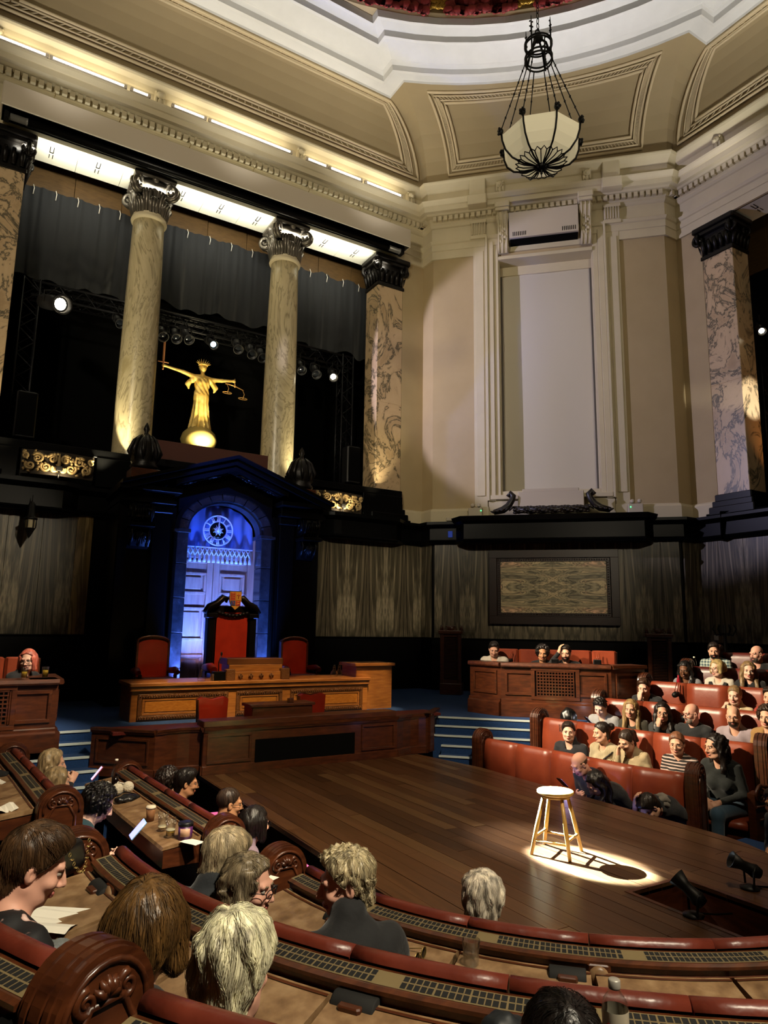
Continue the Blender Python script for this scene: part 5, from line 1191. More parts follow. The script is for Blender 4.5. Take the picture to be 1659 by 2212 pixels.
dock2(False, 'oak dock with a square lattice grille in front of the diagonal wall'); dock2(True, 'oak dock at the left frame edge with two beer glasses on it')
def dockbench(mir, lab):
    mx = (lambda x: x) if not mir else (lambda x: 2*CX-x); c = (8.66, 8.66, DZ) if not mir else (-.05, 10.15, 1.08); rz = -PI/4 if not mir else 0
    b = empty('dock_bench', c, rz, lab, 'bench', 'padded benches inside the docks')
    for k in range(5): Bx('back_cushion', -1.0+k*.4+.004, .0, .45, -1.0+k*.4+.396, .09, .98, LEATH, b, .035)
    Bx('back_frame', -1.02, .09, 0, 1.02, .13, .96, WOOD, b)
    for k in range(5): Bx('seat_cushion', -1.0+k*.4+.004, -.42, .34, -1.0+k*.4+.396, 0, .46, LEATH, b, .03)
    Bx('seat_box', -1.0, -.4, 0, 1.0, 0, .34, WOOD, b)
dockbench(False, 'long red leather bench inside the dock below the marble picture'); dockbench(True, 'red leather bench in the dock at the left frame edge')
def tower(x, y, rz, lab):
    t = empty('radiator_tower', (x, y, DZ), rz, lab, 'tower', 'dark oak grille towers in the diagonal bay')
    Bx('plinth', -.22, -.16, 0, .22, .16, .22, WOOD, t, .015); Bx('body', -.18, -.12, .22, .18, .12, 1.2, WOOD, t)
    for s in (-1, 1): Bx('corner_post', s*.18-.035, -.15, .22, s*.18+.035, -.08, 1.2, WOOD, t, .01)
    Bx('grille_back', -.13, -.125, .3, .13, -.12, 1.14, BLACKM, t, .002)
    q = MB()
    for k in range(28): z = .32+k*.029; q.bbox(-.12, -.135, z, .12, -.125, z+.012, .002)
    q.build('grille_bars', BRASS if False else WOOD, t, kind='stuff')
    Bx('cap', -.25, -.19, 1.2, .25, .19, 1.27, WOODH, t, .02); q = MB()
    for sx in (-1, 1): q.tube([(sx*.2, -.12, 1.27), (sx*.2, -.12, 1.38)], [.025, .006], 6); q.tube([(sx*.2, .12, 1.27), (sx*.2, .12, 1.38)], [.025, .006], 6); vol(q, (sx*.10, -.12, 1.31), .05, 1.3, .015, d=sx)
    q.ell((0, -.1, 1.31), (.08, .05, .06)); q.build('crest_carving', WOOD, t, kind='stuff')
tower(8.66, 11.55, -PI/4, 'dark oak radiator tower left of the dock bench'); tower(11.45, 8.72, -PI/4, 'dark oak radiator tower right of the dock bench')
# wall lantern in front of the left marble panels, coat stand at the right
wl = empty('hanging_lantern', (.84, 12.55, 4.12), 0, 'small dark hanging lantern before the left marble panels', 'lantern')
q = MB(); q.lathe([(.0, -.27), (.03, -.22), (.085, -.1), (.085, -.1)], (0, 0, 0), 8, sm=False); q.lathe([(.1, .06), (.06, .1), (.05, .3), (.02, .34)], (0, 0, 0), 8, sm=False); q.lathe([(.1, .04), (.105, .06), (.1, .07)], (0, 0, 0), 8)
for k in range(6): a = k*PI/3; q.tube([(.085*math.cos(a), .085*math.sin(a), -.1), (.09*math.cos(a), .09*math.sin(a), .05)], .008, 4)
q.build('frame', IRON, wl); MB().lathe([(.07, -.1), (.075, .04)], (0, 0, 0), 8, cap=False).build('glass', mat('frosted_glass', 'a79a78', rough=.4), wl); MB().tube([(0, 0, .34), (0, .0, .45)], .006, 5).build('cord', IRON, wl)
cs = empty('coat_stand', (12.3, 7.9, DZ), 0, 'black bentwood coat stand against the marble at the right', 'coat stand')
q = MB(); q.tube([(0, 0, 0), (0, 0, 1.45)], .03, 8)
for k in range(6): a = k*PI/3; ca, sa = math.cos(a), math.sin(a); q.tube([(.02*ca, .02*sa, 1.3), (.14*ca, .14*sa, 1.26), (.2*ca, .2*sa, 1.38), (.16*ca, .16*sa, 1.46)], .014, 5); q.tube([(.02*ca, .02*sa, .25), (.22*ca, .22*sa, 0)], .016, 5)
q.tube([(.15*math.cos(t), .15*math.sin(t), .98) for t in np.linspace(0, 2*PI, 13)[:-1]], .012, 5, closed=True); q.build('frame', IRON, cs)
Bx('wall_switch', -.006, -.05, 0, .006, .05, .1, WHITEP, None, loc=(12.95, 8.5, 2.36), label='small white wall switch on the marble right of the tower', cat='switch')

# ================================================================== SEATING
def resample(path, step):
    P = [Vector(p) for p in path]; L = [0]
    for a, b in zip(P, P[1:]): L.append(L[-1]+(b-a).length)
    def at(s):
        s = max(0, min(L[-1], s))
        for i in range(len(P)-1):
            if s <= L[i+1]+1e-9: return P[i].lerp(P[i+1], (s-L[i])/max(1e-9, L[i+1]-L[i]))
        return P[-1]
    n = max(1, round(L[-1]/step)); return [[at(L[-1]*(k+t/4)/n) for t in range(5)] for k in range(n)], L[-1], at
def arc(r, a0, a1, n=40): return [(CX+r*math.cos(math.radians(a0+(a1-a0)*i/n)), CX+r*math.sin(math.radians(a0+(a1-a0)*i/n))) for i in range(n+1)]
def shrink(seg, g):
    a = Vector(seg[0]); b = Vector(seg[-1]); seg = [Vector(p) for p in seg]; seg[0] = seg[0]+(seg[1]-seg[0]).normalized()*g; seg[-1] = seg[-1]-(seg[-1]-seg[-2]).normalized()*g; return seg
GRD = mat('grille_slots', '050505', rough=.8)
LEATHM = {}
def endpanel(par, p, d, zr, zf, w=.40, th=.15, up=.13, carve=True, m=WOOD):
    # arched board standing across the end of a row; d = row direction at the end
    ang = math.atan2(d.y, d.x); q = MB(); R = w/2; cz = zr+up-R; n = 16
    def slab(x0, x1, sc):
        poly = [(-R*sc, zf), (R*sc, zf)]+[(R*sc*math.cos(PI*i/n), cz+R*sc*math.sin(PI*i/n)) for i in range(n+1)]
        q.prism(poly, x0, x1, axis='x')
    h = th/2
    for x0, x1, sc in ((-h, -h*.72, .95), (-h*.72, -h*.45, 1.0), (-h*.45, -h*.28, .955), (-h*.28, h*.28, 1.0), (h*.28, h*.45, .955), (h*.45, h*.72, 1.0), (h*.72, h, .95)): slab(x0, x1, sc)
    o = q.build('end_panel', m, par, loc=(p.x, p.y, 0), rz=ang)
    if carve:
        c = MB()
        for X in (-h, h):
            s = 1 if X > 0 else -1
            c.tube([(X, R*.78*math.cos(t), cz+R*.78*math.sin(t)) for t in np.linspace(-.2, PI+.2, 15)], .009, 5)
            for sy in (-1, 1): vol(c, (X, sy*R*.38, cz+R*.30), R*.22, 1.5, .012, axis='x')
            for k in range(5): a = (k-2)*.5; c.tube([(X, 0, cz+R*.25), (X+s*.008, R*.16*math.sin(a), cz+R*.25+R*.2*math.cos(a)), (X, R*.3*math.sin(a), cz+R*.25+R*.34*math.cos(a))], [.006, .016, .004], 5)
            c.tube([(X, -R*.6, zf+.2), (X, -R*.6, cz-.05), (X, -R*.3, cz+.03), (X, R*.3, cz+.03), (X, R*.6, cz-.05), (X, R*.6, zf+.2)], .011, 5)
        c.build('end_carving', m, o)
    return o
LEATHN = mat('worn_red_leather', rough=.36, ramp=[(.3, '4c1b12'), (.7, '652a1c')], scale=5, bump=.25, bscale=14)
def row(path, zr, zf, lab, group, near=False, eoff=0., eside=0., ends=(True, True), desk=True, leather=LEATH, knobs=(), step=.55, lids=True):
    """one bench: padded back with rolled top, seat, and the desk with lids fixed behind the back"""
    leather = LEATHN if near else leather
    c = Vector(path[len(path)//2]); B = empty('bench', (c.x, c.y, zf), 0, lab, 'bench', group)
    segs, L, at = resample([(x-c.x, y-c.y) for x, y in path], step); Z = lambda z: zr-zf+z
    k = .62 if near else 1.0; roll = [(.055*k*math.cos(t), Z(-.052*k)+.052*k*math.sin(t)) for t in np.linspace(-.75*PI, .95*PI, 12)]
    for sgm in segs:
        s2 = shrink(sgm, .003)
        if near: MB().sweep([(x, z) for x, z in roll], s2, sm=True, capends=True).build('rolled_top', leather, B)
        MB().sweep([(-.03*k, Z(-.07*k)), (.05*k, Z(-.10*k)), (.075, Z(-.16)), (.085, Z(-.38)), (.06, Z(-.70)), (-.03, Z(-.74))] if near else [(-.045, Z(-.06)), (-.04, Z(-.015)), (-.015, Z(0)), (.02, Z(-.006)), (.045, Z(-.03)), (.06, Z(-.09)), (.075, Z(-.25)), (.08, Z(-.45)), (.06, Z(-.70)), (-.03, Z(-.74))], s2, sm=True, capends=True).build('backrest', leather, B)
        MB().sweep([(.06, Z(-.82)), (.06, Z(-.77)), (.09, Z(-.75)), (.44, Z(-.75)), (.48, Z(-.77)), (.485, Z(-.82)), (.46, Z(-.84))], s2, sm=True, capends=True).build('seat_cushion', leather, B)
    full = [p for i, s in enumerate(segs) for p in (s if i == 0 else s[1:])]
    MB().sweep([(.44, 0), (.44, Z(-.83)), (.0, Z(-.83)), (.0, 0)], full, capends=True).build('seat_box', WOOD, B)
    MB().sweep([(-.03*k, 0), (-.03*k, Z(-.08*k)), (-.05*k, Z(-.06*k)), (-.05*k, 0)], full, capends=True).build('back_board', WOOD, B)
    if desk:
        sp_ = [(-.05, -.075), (-.05, -.06), (-.075, -.058), (-.20, -.075), (-.225, -.085), (-.225, -.105), (-.205, -.11), (-.20, -.15), (-.21, -.155), (-.205, -.20), (-.05, -.22)]
        MB().sweep([(x*k, Z(z*k)) for x, z in sp_], full, capends=True).build('shelf', WOODH, B)
        o0 = -.20*k; zl = -.165*k
        if lids:
            for sgm in segs:
                s2 = shrink(sgm, .004)
                MB().sweep([(o0, Z(zl)), (o0-.02, Z(zl+.012)), (o0-.30, Z(zl-.03)), (o0-.31, Z(zl-.05)), (o0, Z(zl-.02))], s2, capends=True).build('desk_lid', LID if near else WOODH, B)
                if near:
                    MB().sweep([(o0-.03, Z(zl+.0105)), (o0-.033, Z(zl+.0135)), (o0-.045, Z(zl+.0115))], s2).build('lid_hinge', WOOD, B)
        MB().sweep([(o0+.005, Z(zl-.03)), (o0-.30, Z(zl-.055)), (o0-.30, Z(zl-.17)), (o0+.005, Z(zl-.17))], full, capends=True).build('desk_body', WOOD, B)
    if near or desk:
        g = MB(); s = .03
        while s < L-.03:
            p = at(s); d = (at(s+.01)-at(s-.01)).normalized(); n = Vector((-d.y, d.x))
            if (s % .6) < .52:
                for oa, ob in ((-.085, -.125), (-.135, -.18)):
                    zz = lambda o: Z(k*(-.058-(-o-.075)*.136)+.002); w = .010*(.75+.25*k)
                    g.add([tuple(p+n*o*k+d*e)+(zz(o),) for o, e in ((oa, -w), (oa, w), (ob, w), (ob, -w))], [(0, 1, 2, 3)])
            s += .026*(.6+.4*k)
        MB().sweep([(-.078*k, Z(-.0575*k+.001)), (-.19*k, Z(-.0735*k+.001))], full).build('grille_plate', mat('worn_brass', '7d6d4c', rough=.45, metal=.35), B)
        if g.v: g.build('slot_grille', GRD, B, kind='stuff')
    for u in knobs:
        p = at(u*L); d = (at(u*L+.01)-at(u*L-.01)).normalized(); ang = math.atan2(d.y, d.x)
        kb = MB(); kb.bbox(-.05, -.235*k, Z(-.19*k-.03), .05, -.15*k, Z(-.10*k), .01); q = MB(); q.lathe([(.0, .016), (.03, .012), (.042, .0), (.042, -.012)], (0, 0, 0), 18); q.xf(Matrix.Translation((0, -.24*k, Z(-.165*k-.005))) @ Matrix.Rotation(PI/2, 4, 'X'))
        o = kb.build('knob_block', WOODH, B, loc=(p.x, p.y, 0), rz=ang); q.build('round_knob', LID, o)
    d0 = (at(.02)-at(0)).normalized(); d1 = (at(L)-at(L-.02)).normalized()
    if ends[0]: endpanel(B, at(0)-d0*(.08+eoff)+Vector((d0.y, -d0.x))*eside, d0, Z(0), 0, w=.30, th=.13, up=.12 if not near else .04)
    if ends[1]: endpanel(B, at(L)+d1*.08, d1, Z(0), 0, w=.30, th=.13, up=.12 if not near else .06)
    return B
G1 = 'curved benches of the near block'; G2 = 'straight benches of the left block'; G3 = 'tiered benches of the right block'
row(arc(2.115, 185, 300), 1.185, .0, 'curved front bench next to the stage edge with a plastic cup behind it', G1, near=True, knobs=(.38, .56, .72, .9), ends=(True, False), eoff=.24)
row(arc(3.13, 183, 300, 60), 1.425, .24, 'second curved bench, its long red roll sweeping across the foreground', G1, near=True, knobs=(.05, .52, .70, .88), ends=(True, False), eoff=.2, eside=.14)
row(arc(4.09, 212, 270, 40), 1.68, .49, 'third curved bench at the bottom edge behind the white-haired head', G1, near=True, ends=(False, False))
row(arc(4.08, 178, 208.1, 24), 1.68, .49, 'bench with a bright red roll at the bottom left corner', G1, near=True, ends=(False, True))
row([(1.66, 7.72), (1.74, 6.5), (1.83, 5.32)], 1.06, 0., 'front bench of the left block with pint glasses on its desk', G2, near=True)
row([(.58, 7.75), (.66, 6.7), (.73, 5.62)], 1.31, .16, 'second bench of the left block behind the two blonde heads', G2, near=True)
row([(6.66, 4.80), (6.50, 5.30), (6.40, 6.6), (6.28, 7.58)], 1.05, 0., 'lowest red leather bench of the right block beside the stage', G3)
row([(7.68, 4.66), (7.48, 5.26), (7.34, 5.94), (7.28, 6.8), (7.17, 7.40)], 1.30, .15, 'second red leather bench up in the right block', G3)
row([(8.72, 4.3), (8.6, 5.1), (8.45, 5.85), (8.3, 6.53), (8.13, 7.15)], 1.55, .40, 'third red leather bench up in the right block', G3, ends=(False, True))
row([(9.6, 4.3), (9.37, 5.44), (9.16, 6.33), (8.98, 7.02)], 1.78, .63, 'fourth red leather bench up in the right block', G3, ends=(False, True))
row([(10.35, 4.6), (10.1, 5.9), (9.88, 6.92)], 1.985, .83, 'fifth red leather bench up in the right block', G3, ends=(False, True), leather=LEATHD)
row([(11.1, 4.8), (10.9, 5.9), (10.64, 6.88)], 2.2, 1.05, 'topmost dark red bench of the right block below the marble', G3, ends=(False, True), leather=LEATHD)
# tiers under the benches
tq = MB()
hp = lambda r: [(CX-r, 7.9)]+[(CX+r*math.cos(PI+PI*i/48), CX+r*math.sin(PI+PI*i/48)) for i in range(49)]
tq.sweep([(0, .0), (0, .15), (-.98, .15), (-.98, .235), (-.99, .235), (-1.98, .235), (-1.98, .485), (-3.0, .485), (-3.0, .75), (-4.2, .75), (-4.2, 0)], hp(2.12))
struct(tq, 'floor_tiers_near', mat('dark_blue_floor', rough=.95, ramp=[(.3, '0a1526'), (.7, '0e1d33')], scale=40))
tq = MB()
tq.sweep([(0, 0), (0, .145), (-1.0, .145), (-1.0, .395), (-2.0, .395), (-2.0, .625), (-2.8, .625), (-2.8, .825), (-3.5, .825), (-3.5, 1.045), (-5.6, 1.045), (-5.6, 0)], [(6.75, 2.6), (6.72, 4.8), (6.50, 6.6), (6.42, 7.02)])
struct(tq, 'floor_tiers_right', MATS['dark_blue_floor'])
# scroll-fronted oak end pieces seen at the aisle of the right block
ar = empty('aisle_bench', (7.15, 4.42, .42), 0, 'carved oak bench arm with a large scroll at the right aisle', 'bench')
q = MB(); q.prism([(0, 0), (.55, 0), (.55, .42), (.40, .40), (.25, .44), (.1, .47), (0, .45)], -.04, .04, axis='y'); q.build('side_board', WOOD, ar)
q = MB(); vol(q, (.10, -.05, .44), .09, 2, .022); q.tube([(.1, -.05, .53), (.25, -.05, .50), (.42, -.05, .42), (.55, -.05, .42)], .022, 6); q.tube([(0, -.05, .33), (.55, -.05, .33)], .014, 6); q.tube([(.05, -.05, .2), (.5, -.05, .2)], .012, 6); q.build('scroll', WOOD, ar)
Bx('aisle_step', 5.9, 3.9, .3, 6.9, 4.35, .5, CARPET, None, label='blue carpeted aisle step at the right frame edge', cat='step')
# hanging microphone barrels on leather straps along the right-hand bench backs
def mic(p, lab):
    m = empty('strap_microphone', p, 0, lab, 'microphone', 'strap microphones on the bench backs')
    q = MB(); q.lathe([(.0, .06), (.03, .055), (.04, .03), (.04, -.03), (.03, -.05), (0, -.055)], (0, 0, 0), 12); q.xf(Matrix.Rotation(1.3, 4, 'Y')); q.build('barrel', IRON, m)
    MB().tube([(.0, .02, .03), (.03, .02, .1), (.06, .015, .16)], .007, 5).build('strap', LEATH, m); MB().tube([(.0, -.02, .03), (.03, -.02, .1), (.06, -.015, .16)], .007, 5).build('strap', LEATH, m)
def onrail(path, zr, px):    # point on a rail under image column px is found by bench-path parameter
    segs, L, at = resample(path, .5); return at
# ================================================================== STAGE THINGS
so = empty('wooden_stool', (4.19, 4.22, STZ), 0, 'pale wooden four-legged stool standing in a spotlight on the stage', 'stool')
BIRCH = mat('pale_birch', rough=.4, ramp=[(.3, 'a8833f'), (.7, 'c9a45c')], scale=3, stretch=(6, 6, 1.2), coat=.1)
MB().lathe([(.0, .437), (.125, .437), (.14, .444), (.144, .452), (.144, .462), (.138, .468), (0, .470)], (0, 0, 0), 36).build('seat', BIRCH, so)
MB().lathe([(.0, .417), (.115, .417), (.118, .437), (0, .437)], (0, 0, 0), 24).build('apron_disc', BIRCH, so)
rt2 = Vector((math.sin(_h), -math.cos(_h), 0)); fw2 = Vector((math.cos(_h), math.sin(_h), 0)); LG = []
for k in range(4):
    a = math.radians(12.8+90*k); u = rt2*math.cos(a)+fw2*math.sin(a); LG.append(u)
    MB().tube([tuple(u*.215+Vector((0, 0, 0))), tuple(u*.165+Vector((0, 0, .2))), tuple(u*.105+Vector((0, 0, .42)))], [.0135, .017, .0135], 10).build('leg', BIRCH, so)
for k in range(4):
    h = .13 if k % 2 else .105; f = lambda u: u*(.215-.25*h)+Vector((0, 0, h)); MB().tube([tuple(f(LG[k])), tuple(f(LG[(k+1) % 4]))], .010, 8).build('stretcher', BIRCH, so)
def floorlamp(p, tgt, lab, s=1.):
    L = empty('floor_spotlight', p, 0, lab, 'stage light', 'small floor spotlights at the stage opening')
    d = (Vector(tgt)-Vector(p)).normalized(); R = d.to_track_quat('Z', 'Y').to_matrix().to_4x4()
    q = MB(); q.lathe([(.0, -.09), (.035, -.085), (.05, -.04), (.04, -.01), (.035, .05), (.06, .13), (.055, .13), (.03, .05)], (0, 0, 0), 16); q.xf(Matrix.Translation((0, 0, .14*s)) @ R @ Matrix.Scale(s, 4)); q.build('body', IRON, L)
    MB().tube([(-.03, -.05, .02), (-.03, -.055, .12), (-.0, -.05, .15)], .008, 6).build('yoke', IRON, L); MB().tube([(.03, .05, .02), (.03, .055, .12), (0, .05, .15)], .008, 6).build('yoke', IRON, L)
    q = MB(); q.lathe([(.06, 0), (.065, .012), (.03, .02), (.02, .03)], (0, 0, 0), 14); q.build('foot', IRON, L); MB().tube([(.05, 0, .01), (.14, -.06, .006), (.24, -.1, .006)], .006, 5).build('cable', BLACKM, L)
floorlamp((4.80, 3.02, STZ), (4.2, 3.5, STZ+.35), 'small black floor spotlight on the stage right of the opening', .95); floorlamp((4.04, 2.92, STZ), (3.9, 3.5, STZ+.45), 'small black floor spotlight at the near edge of the stage opening', .95)

# ================================================================== PEOPLE
SKIN = {k: mat('skin_'+k, c, rough=.5, spec=.35, ramp=None) for k, c in dict(fair='c99a80', pink='cf9b86', tan='b5835f', brown='6b4630', pale='d6ac96').items()}
LIPS = {k: mat('lips_'+k, c, rough=.45) for k, c in dict(fair='9e5a50', pink='a35a54', tan='8a4c40', brown='54302a', pale='a8645c').items()}
EYEW = mat('eye_white', 'a89f96', rough=.2); EYED = mat('eye_iris', '1c120c', rough=.15)
def hairm(c):
    k = 'hair_'+c
    if k in MATS: return MATS[k]
    lo = ''.join('%02x' % int(int(c[i:i+2], 16)*.62) for i in (0, 2, 4)); hi = ''.join('%02x' % min(255, int(int(c[i:i+2], 16)*1.18)) for i in (0, 2, 4))
    return mat(k, rough=.42, spec=.5, ramp=[(.3, lo), (.7, hi)], scale=34, stretch=(1, 1, .16), detail=3, bump=.5)
def cloth(c, kind='plain'):
    k = 'cloth_%s_%s' % (c, kind)
    if k in MATS: return MATS[k]
    if kind == 'plain': return mat(k, c, rough=.85, sheen=.15, bump=.15, bscale=45)
    if kind == 'knit': return mat(k, c, rough=.9, sheen=.3, kind='wave', scale=28, bump=.5)
    if kind == 'floral': return mat(k, rough=.7, kind='noise', scale=17, detail=1.5, ramp=[(0, '0a090c'), (.565, '0b0a0d'), (.585, 'b08c82'), (.66, 'd6c0b8'), (.68, '7a4a48')])
    if kind == 'plaid':
        m = mat(k, c, rough=.85); nt = m.node_tree; b = nt.nodes['Principled BSDF']; tc = nt.nodes.new('ShaderNodeTexCoord'); prev = None
        for ax, sc in (('X', 26), ('Z', 26)):
            w = nt.nodes.new('ShaderNodeTexWave'); w.bands_direction = ax; w.inputs['Scale'].default_value = sc/6.28*1.6; r = nt.nodes.new('ShaderNodeValToRGB'); r.color_ramp.elements[0].position = .35; r.color_ramp.elements[0].color = hexc('27424f')+(1,); r.color_ramp.elements[1].position = .65; r.color_ramp.elements[1].color = hexc('a9b3a8')+(1,)
            nt.links.new(tc.outputs['Object'], w.inputs[0]); nt.links.new(w.outputs['Fac'], r.inputs[0])
            if prev is None: prev = r.outputs[0]
            else: mx = nt.nodes.new('ShaderNodeMixRGB'); mx.inputs[0].default_value = .5; nt.links.new(prev, mx.inputs[1]); nt.links.new(r.outputs[0], mx.inputs[2]); nt.links.new(mx.outputs[0], b.inputs['Base Color'])
        return m
    if kind in ('stripe', 'pinstripe'):
        m = mat(k, c, rough=.85); nt = m.node_tree; b = nt.nodes['Principled BSDF']; tc = nt.nodes.new('ShaderNodeTexCoord'); w = nt.nodes.new('ShaderNodeTexWave'); w.bands_direction = 'Z' if kind == 'stripe' else 'X'; w.inputs['Scale'].default_value = 9 if kind == 'stripe' else 14; w.inputs['Distortion'].default_value = 1.2
        r = nt.nodes.new('ShaderNodeValToRGB'); r.color_ramp.elements[0].position = .55; r.color_ramp.elements[0].color = hexc(c)+(1,); r.color_ramp.elements[1].position = .7; r.color_ramp.elements[1].color = hexc('a8958c' if kind == 'stripe' else '8d7f86')+(1,)
        nt.links.new(tc.outputs['Object'], w.inputs[0]); nt.links.new(w.outputs['Fac'], r.inputs[0]); nt.links.new(r.outputs[0], b.inputs['Base Color']); return m
    return mat(k, c, rough=.85)
def rotm(yaw=0, pitch=0, roll=0):     # +Y forward; yaw to the left, pitch down positive, roll
    return np.array(Matrix.Rotation(math.radians(yaw), 3, 'Z') @ Matrix.Rotation(math.radians(-pitch), 3, 'X') @ Matrix.Rotation(math.radians(roll), 3, 'Y'))
def head_sdf(S, fem, RH, HC, neck):
    T = lambda *p: RH@np.array(p)+HC
    E = lambda c, r, k=.02, op='u', rot=None: S.ell(T(*c), r, k, op, RH if rot is None else RH@rot)
    C = lambda a, b, ra, rb=None, k=.02, op='u': S.cap(T(*a), T(*b), ra, rb, k, op)
    E((0, -.018, .035), (.074, .094, .083)); E((0, .018, -.03), (.064, .076, .082), .03)
    C((-.03, .03, -.088), (.03, .03, -.088), .028, .028, .03); E((0, .067, -.098), (.024, .02, .018))
    for s in (-1, 1):
        C((s*.052, .0, -.06), (s*.03, .045, -.09), .018, .016, .03); E((s*.042, .062, -.032), (.022, .022, .018))
        E((s*.031, .100, .002), (.017, .016, .0105), .012, 's'); E((s*.077, -.008, -.012), (.010, .019, .031), .008, rot=rotm(s*18, 0, 0)); E((s*.083, .0, -.008), (.005, .010, .017), .004, 's')
        E((s*.011, .098, -.040), (.009, .010, .007), .006)
    C((-.04, .079, .022), (.04, .079, .022), .010 if fem else .012, None, .018)
    C((0, .089, .012), (0, .113, -.033), .0075, .0115, .010); E((0, .089, -.066), (.023, .012, .0065), .006); E((0, .087, -.076), (.020, .012, .0065), .006); E((0, .104, -.0705), (.022, .006, .0012), .003, 's')
    S.cap(T(0, -.022, -.07), neck+np.array((0, .0, -.03)), .050 if fem else .058, .056 if fem else .064, .03)
def axis_of(lo, hi, fine, h, hc):
    out = [lo]; x = lo
    while x < hi:
        x += h if any(a-h <= x <= b for a, b in fine) else hc; out.append(x)
    return np.array(out)
def hair_mesh(style, h, seed=0, ln=.25):
    r = random.Random(seed); lo = (-.17, -.2, -.14 if style in ('short', 'buzz', 'bald', 'bun', 'curlyshort', 'swept') else -.16-ln); S = SDF(lo, (.17, .13, .19), h)
    th = {'buzz': .0045, 'bald': .004}.get(style, .013)
    S.ell((0, -.018, .035), (.074+th, .094+th, .083+th*1.15), .02)
    if style in ('short', 'swept', 'curlyshort'): S.ell((0, .02, .085), (.07, .07, .045), .03)
    zl = -.085; slope = .75; y0 = .012
    if style in ('short', 'swept', 'curlyshort', 'pony', 'bun'): S.cap((0, -.055, .0), (0, -.058, -.10), .058, .048, .03, sc=(1.15, .9, 1)); zl = -.105
    if style == 'bob':
        S.ell((0, -.025, .0), (.098, .108, .11), .03); zl = -.06-ln*.3; y0 = .0
        for s in (-1, 1): S.cap((s*.075, .02, .03), (s*.082, .03, zl+.02), .026, .03, .03)
        S.cap((0, -.08, .0), (0, -.085, zl+.03), .06, .055, .04, sc=(1.4, .7, 1))
    if style in ('long', 'wavy'):
        for s in (-1, 1): S.cap((s*.07, .0, .05), (s*.085, -.005, -.06), .03, .034, .03); S.cap((s*.085, -.005, -.06), (s*.095, -.01+.06*(style == 'long'), -.08-ln), .036, .028, .03)
        S.cap((0, -.08, .02), (0, -.10, -.08-ln*.9), .065, .055, .04, sc=(1.5, .7, 1)); zl = -9; y0 = .0
    if style == 'bun': S.ell((0, -.145, .05), (.045, .042, .045), .015)
    if style == 'pony': S.ell((0, -.125, .035), (.03, .03, .03), .015); S.cap((0, -.14, .03), (.01, -.15, -.08-ln), .032, .018, .02); zl = -.10
    X, Y, Z = S.grid()
    P = [r.uniform(0, 6) for _ in range(9)]
    amp = {'short': .0035, 'buzz': .0005, 'bald': .0005, 'bob': .003, 'long': .004, 'wavy': .009, 'curly': .013, 'curlyshort': .012, 'bun': .002, 'pony': .002, 'swept': .007}[style]
    f = {'wavy': 1.0, 'curly': 1.9, 'curlyshort': 1.9}.get(style, 1.0)
    N = np.sin(X*70*f+P[0]+2*np.sin(Z*30*f+P[1]))*np.sin(Y*62*f+P[2]+1.5*np.sin(X*40+P[3]))+.6*np.sin(Z*75*f+P[4]+X*30)*np.sin((X+Y)*90*f+P[5])
    if style == 'curly': S.ell((0, -.03, .02), (.115, .12, .115), .04); zl = -.09-ln*.3; y0 = .0
    if style == 'swept': S.ell((.02, -.05, .05), (.092, .098, .10), .03); S.cap((0, -.06, -.02), (0, -.066, -.12), .064, .05, .03, sc=(1.2, .9, 1)); zl = -.125
    F = S.F-amp*N.astype(np.float32)
    g = (Y-(y0+slope*np.clip(Z, -.04, .2)))*.8
    if style in ('long', 'wavy', 'bob', 'curly'):
        g = np.minimum(g, np.maximum((.058-np.abs(X)-.02*(Z < -.1))*1.0, -.2)); g = np.where(Z > .055, (Y-(y0+slope*Z))*.8, g); g = np.where(Y < .0, -.05, g)
    if style == 'bald': g = np.maximum(g, (Z-.035+.1*np.clip(-Y-.02, 0, .2)))
    F = np.maximum(F, g.astype(np.float32)); F = np.maximum(F, (zl-Z-.25*np.clip(Y+.02, -.06, .06)).astype(np.float32)*.8)
    S.F = F.astype(np.float32)
    return S.mesh()
def strand_mesh(V, Fq, n, seed, ln=.10, r=.0009):
    from mathutils import kdtree
    rs = random.Random(seed); kd = kdtree.KDTree(len(V))
    for i, v in enumerate(V): kd.insert(v, i)
    kd.balance()
    Nn = np.zeros_like(V); e = np.cross(V[Fq[:, 2]]-V[Fq[:, 0]], V[Fq[:, 3]]-V[Fq[:, 1]])
    for k in range(4): np.add.at(Nn, Fq[:, k], e)
    Nn /= np.maximum(np.linalg.norm(Nn, axis=1), 1e-9)[:, None]
    mb = MB(); crown = np.array((.01, -.05, .12)); steps = 7
    for _ in range(n):
        p = V[rs.randrange(len(V))].copy(); pts = []; off = rs.uniform(.0, .007); jit = np.array([rs.gauss(0, .25), rs.gauss(0, .25), rs.gauss(0, .2)])
        for k in range(steps):
            _, i, _ = kd.find(p); nn = Nn[i]; base = V[i]; pts.append(tuple(base+nn*(.001+off*(k/steps)**1.5+.002)))
            d = (base-crown); d = d/max(np.linalg.norm(d), 1e-6)+np.array((0, -.1, -.9))+jit; d -= nn*(d@nn); d /= max(np.linalg.norm(d), 1e-6); p = base+d*ln/steps
        mb.tube(pts, [r*(1-.8*k/steps) for k in range(steps)], 3, cap=False)
    return mb
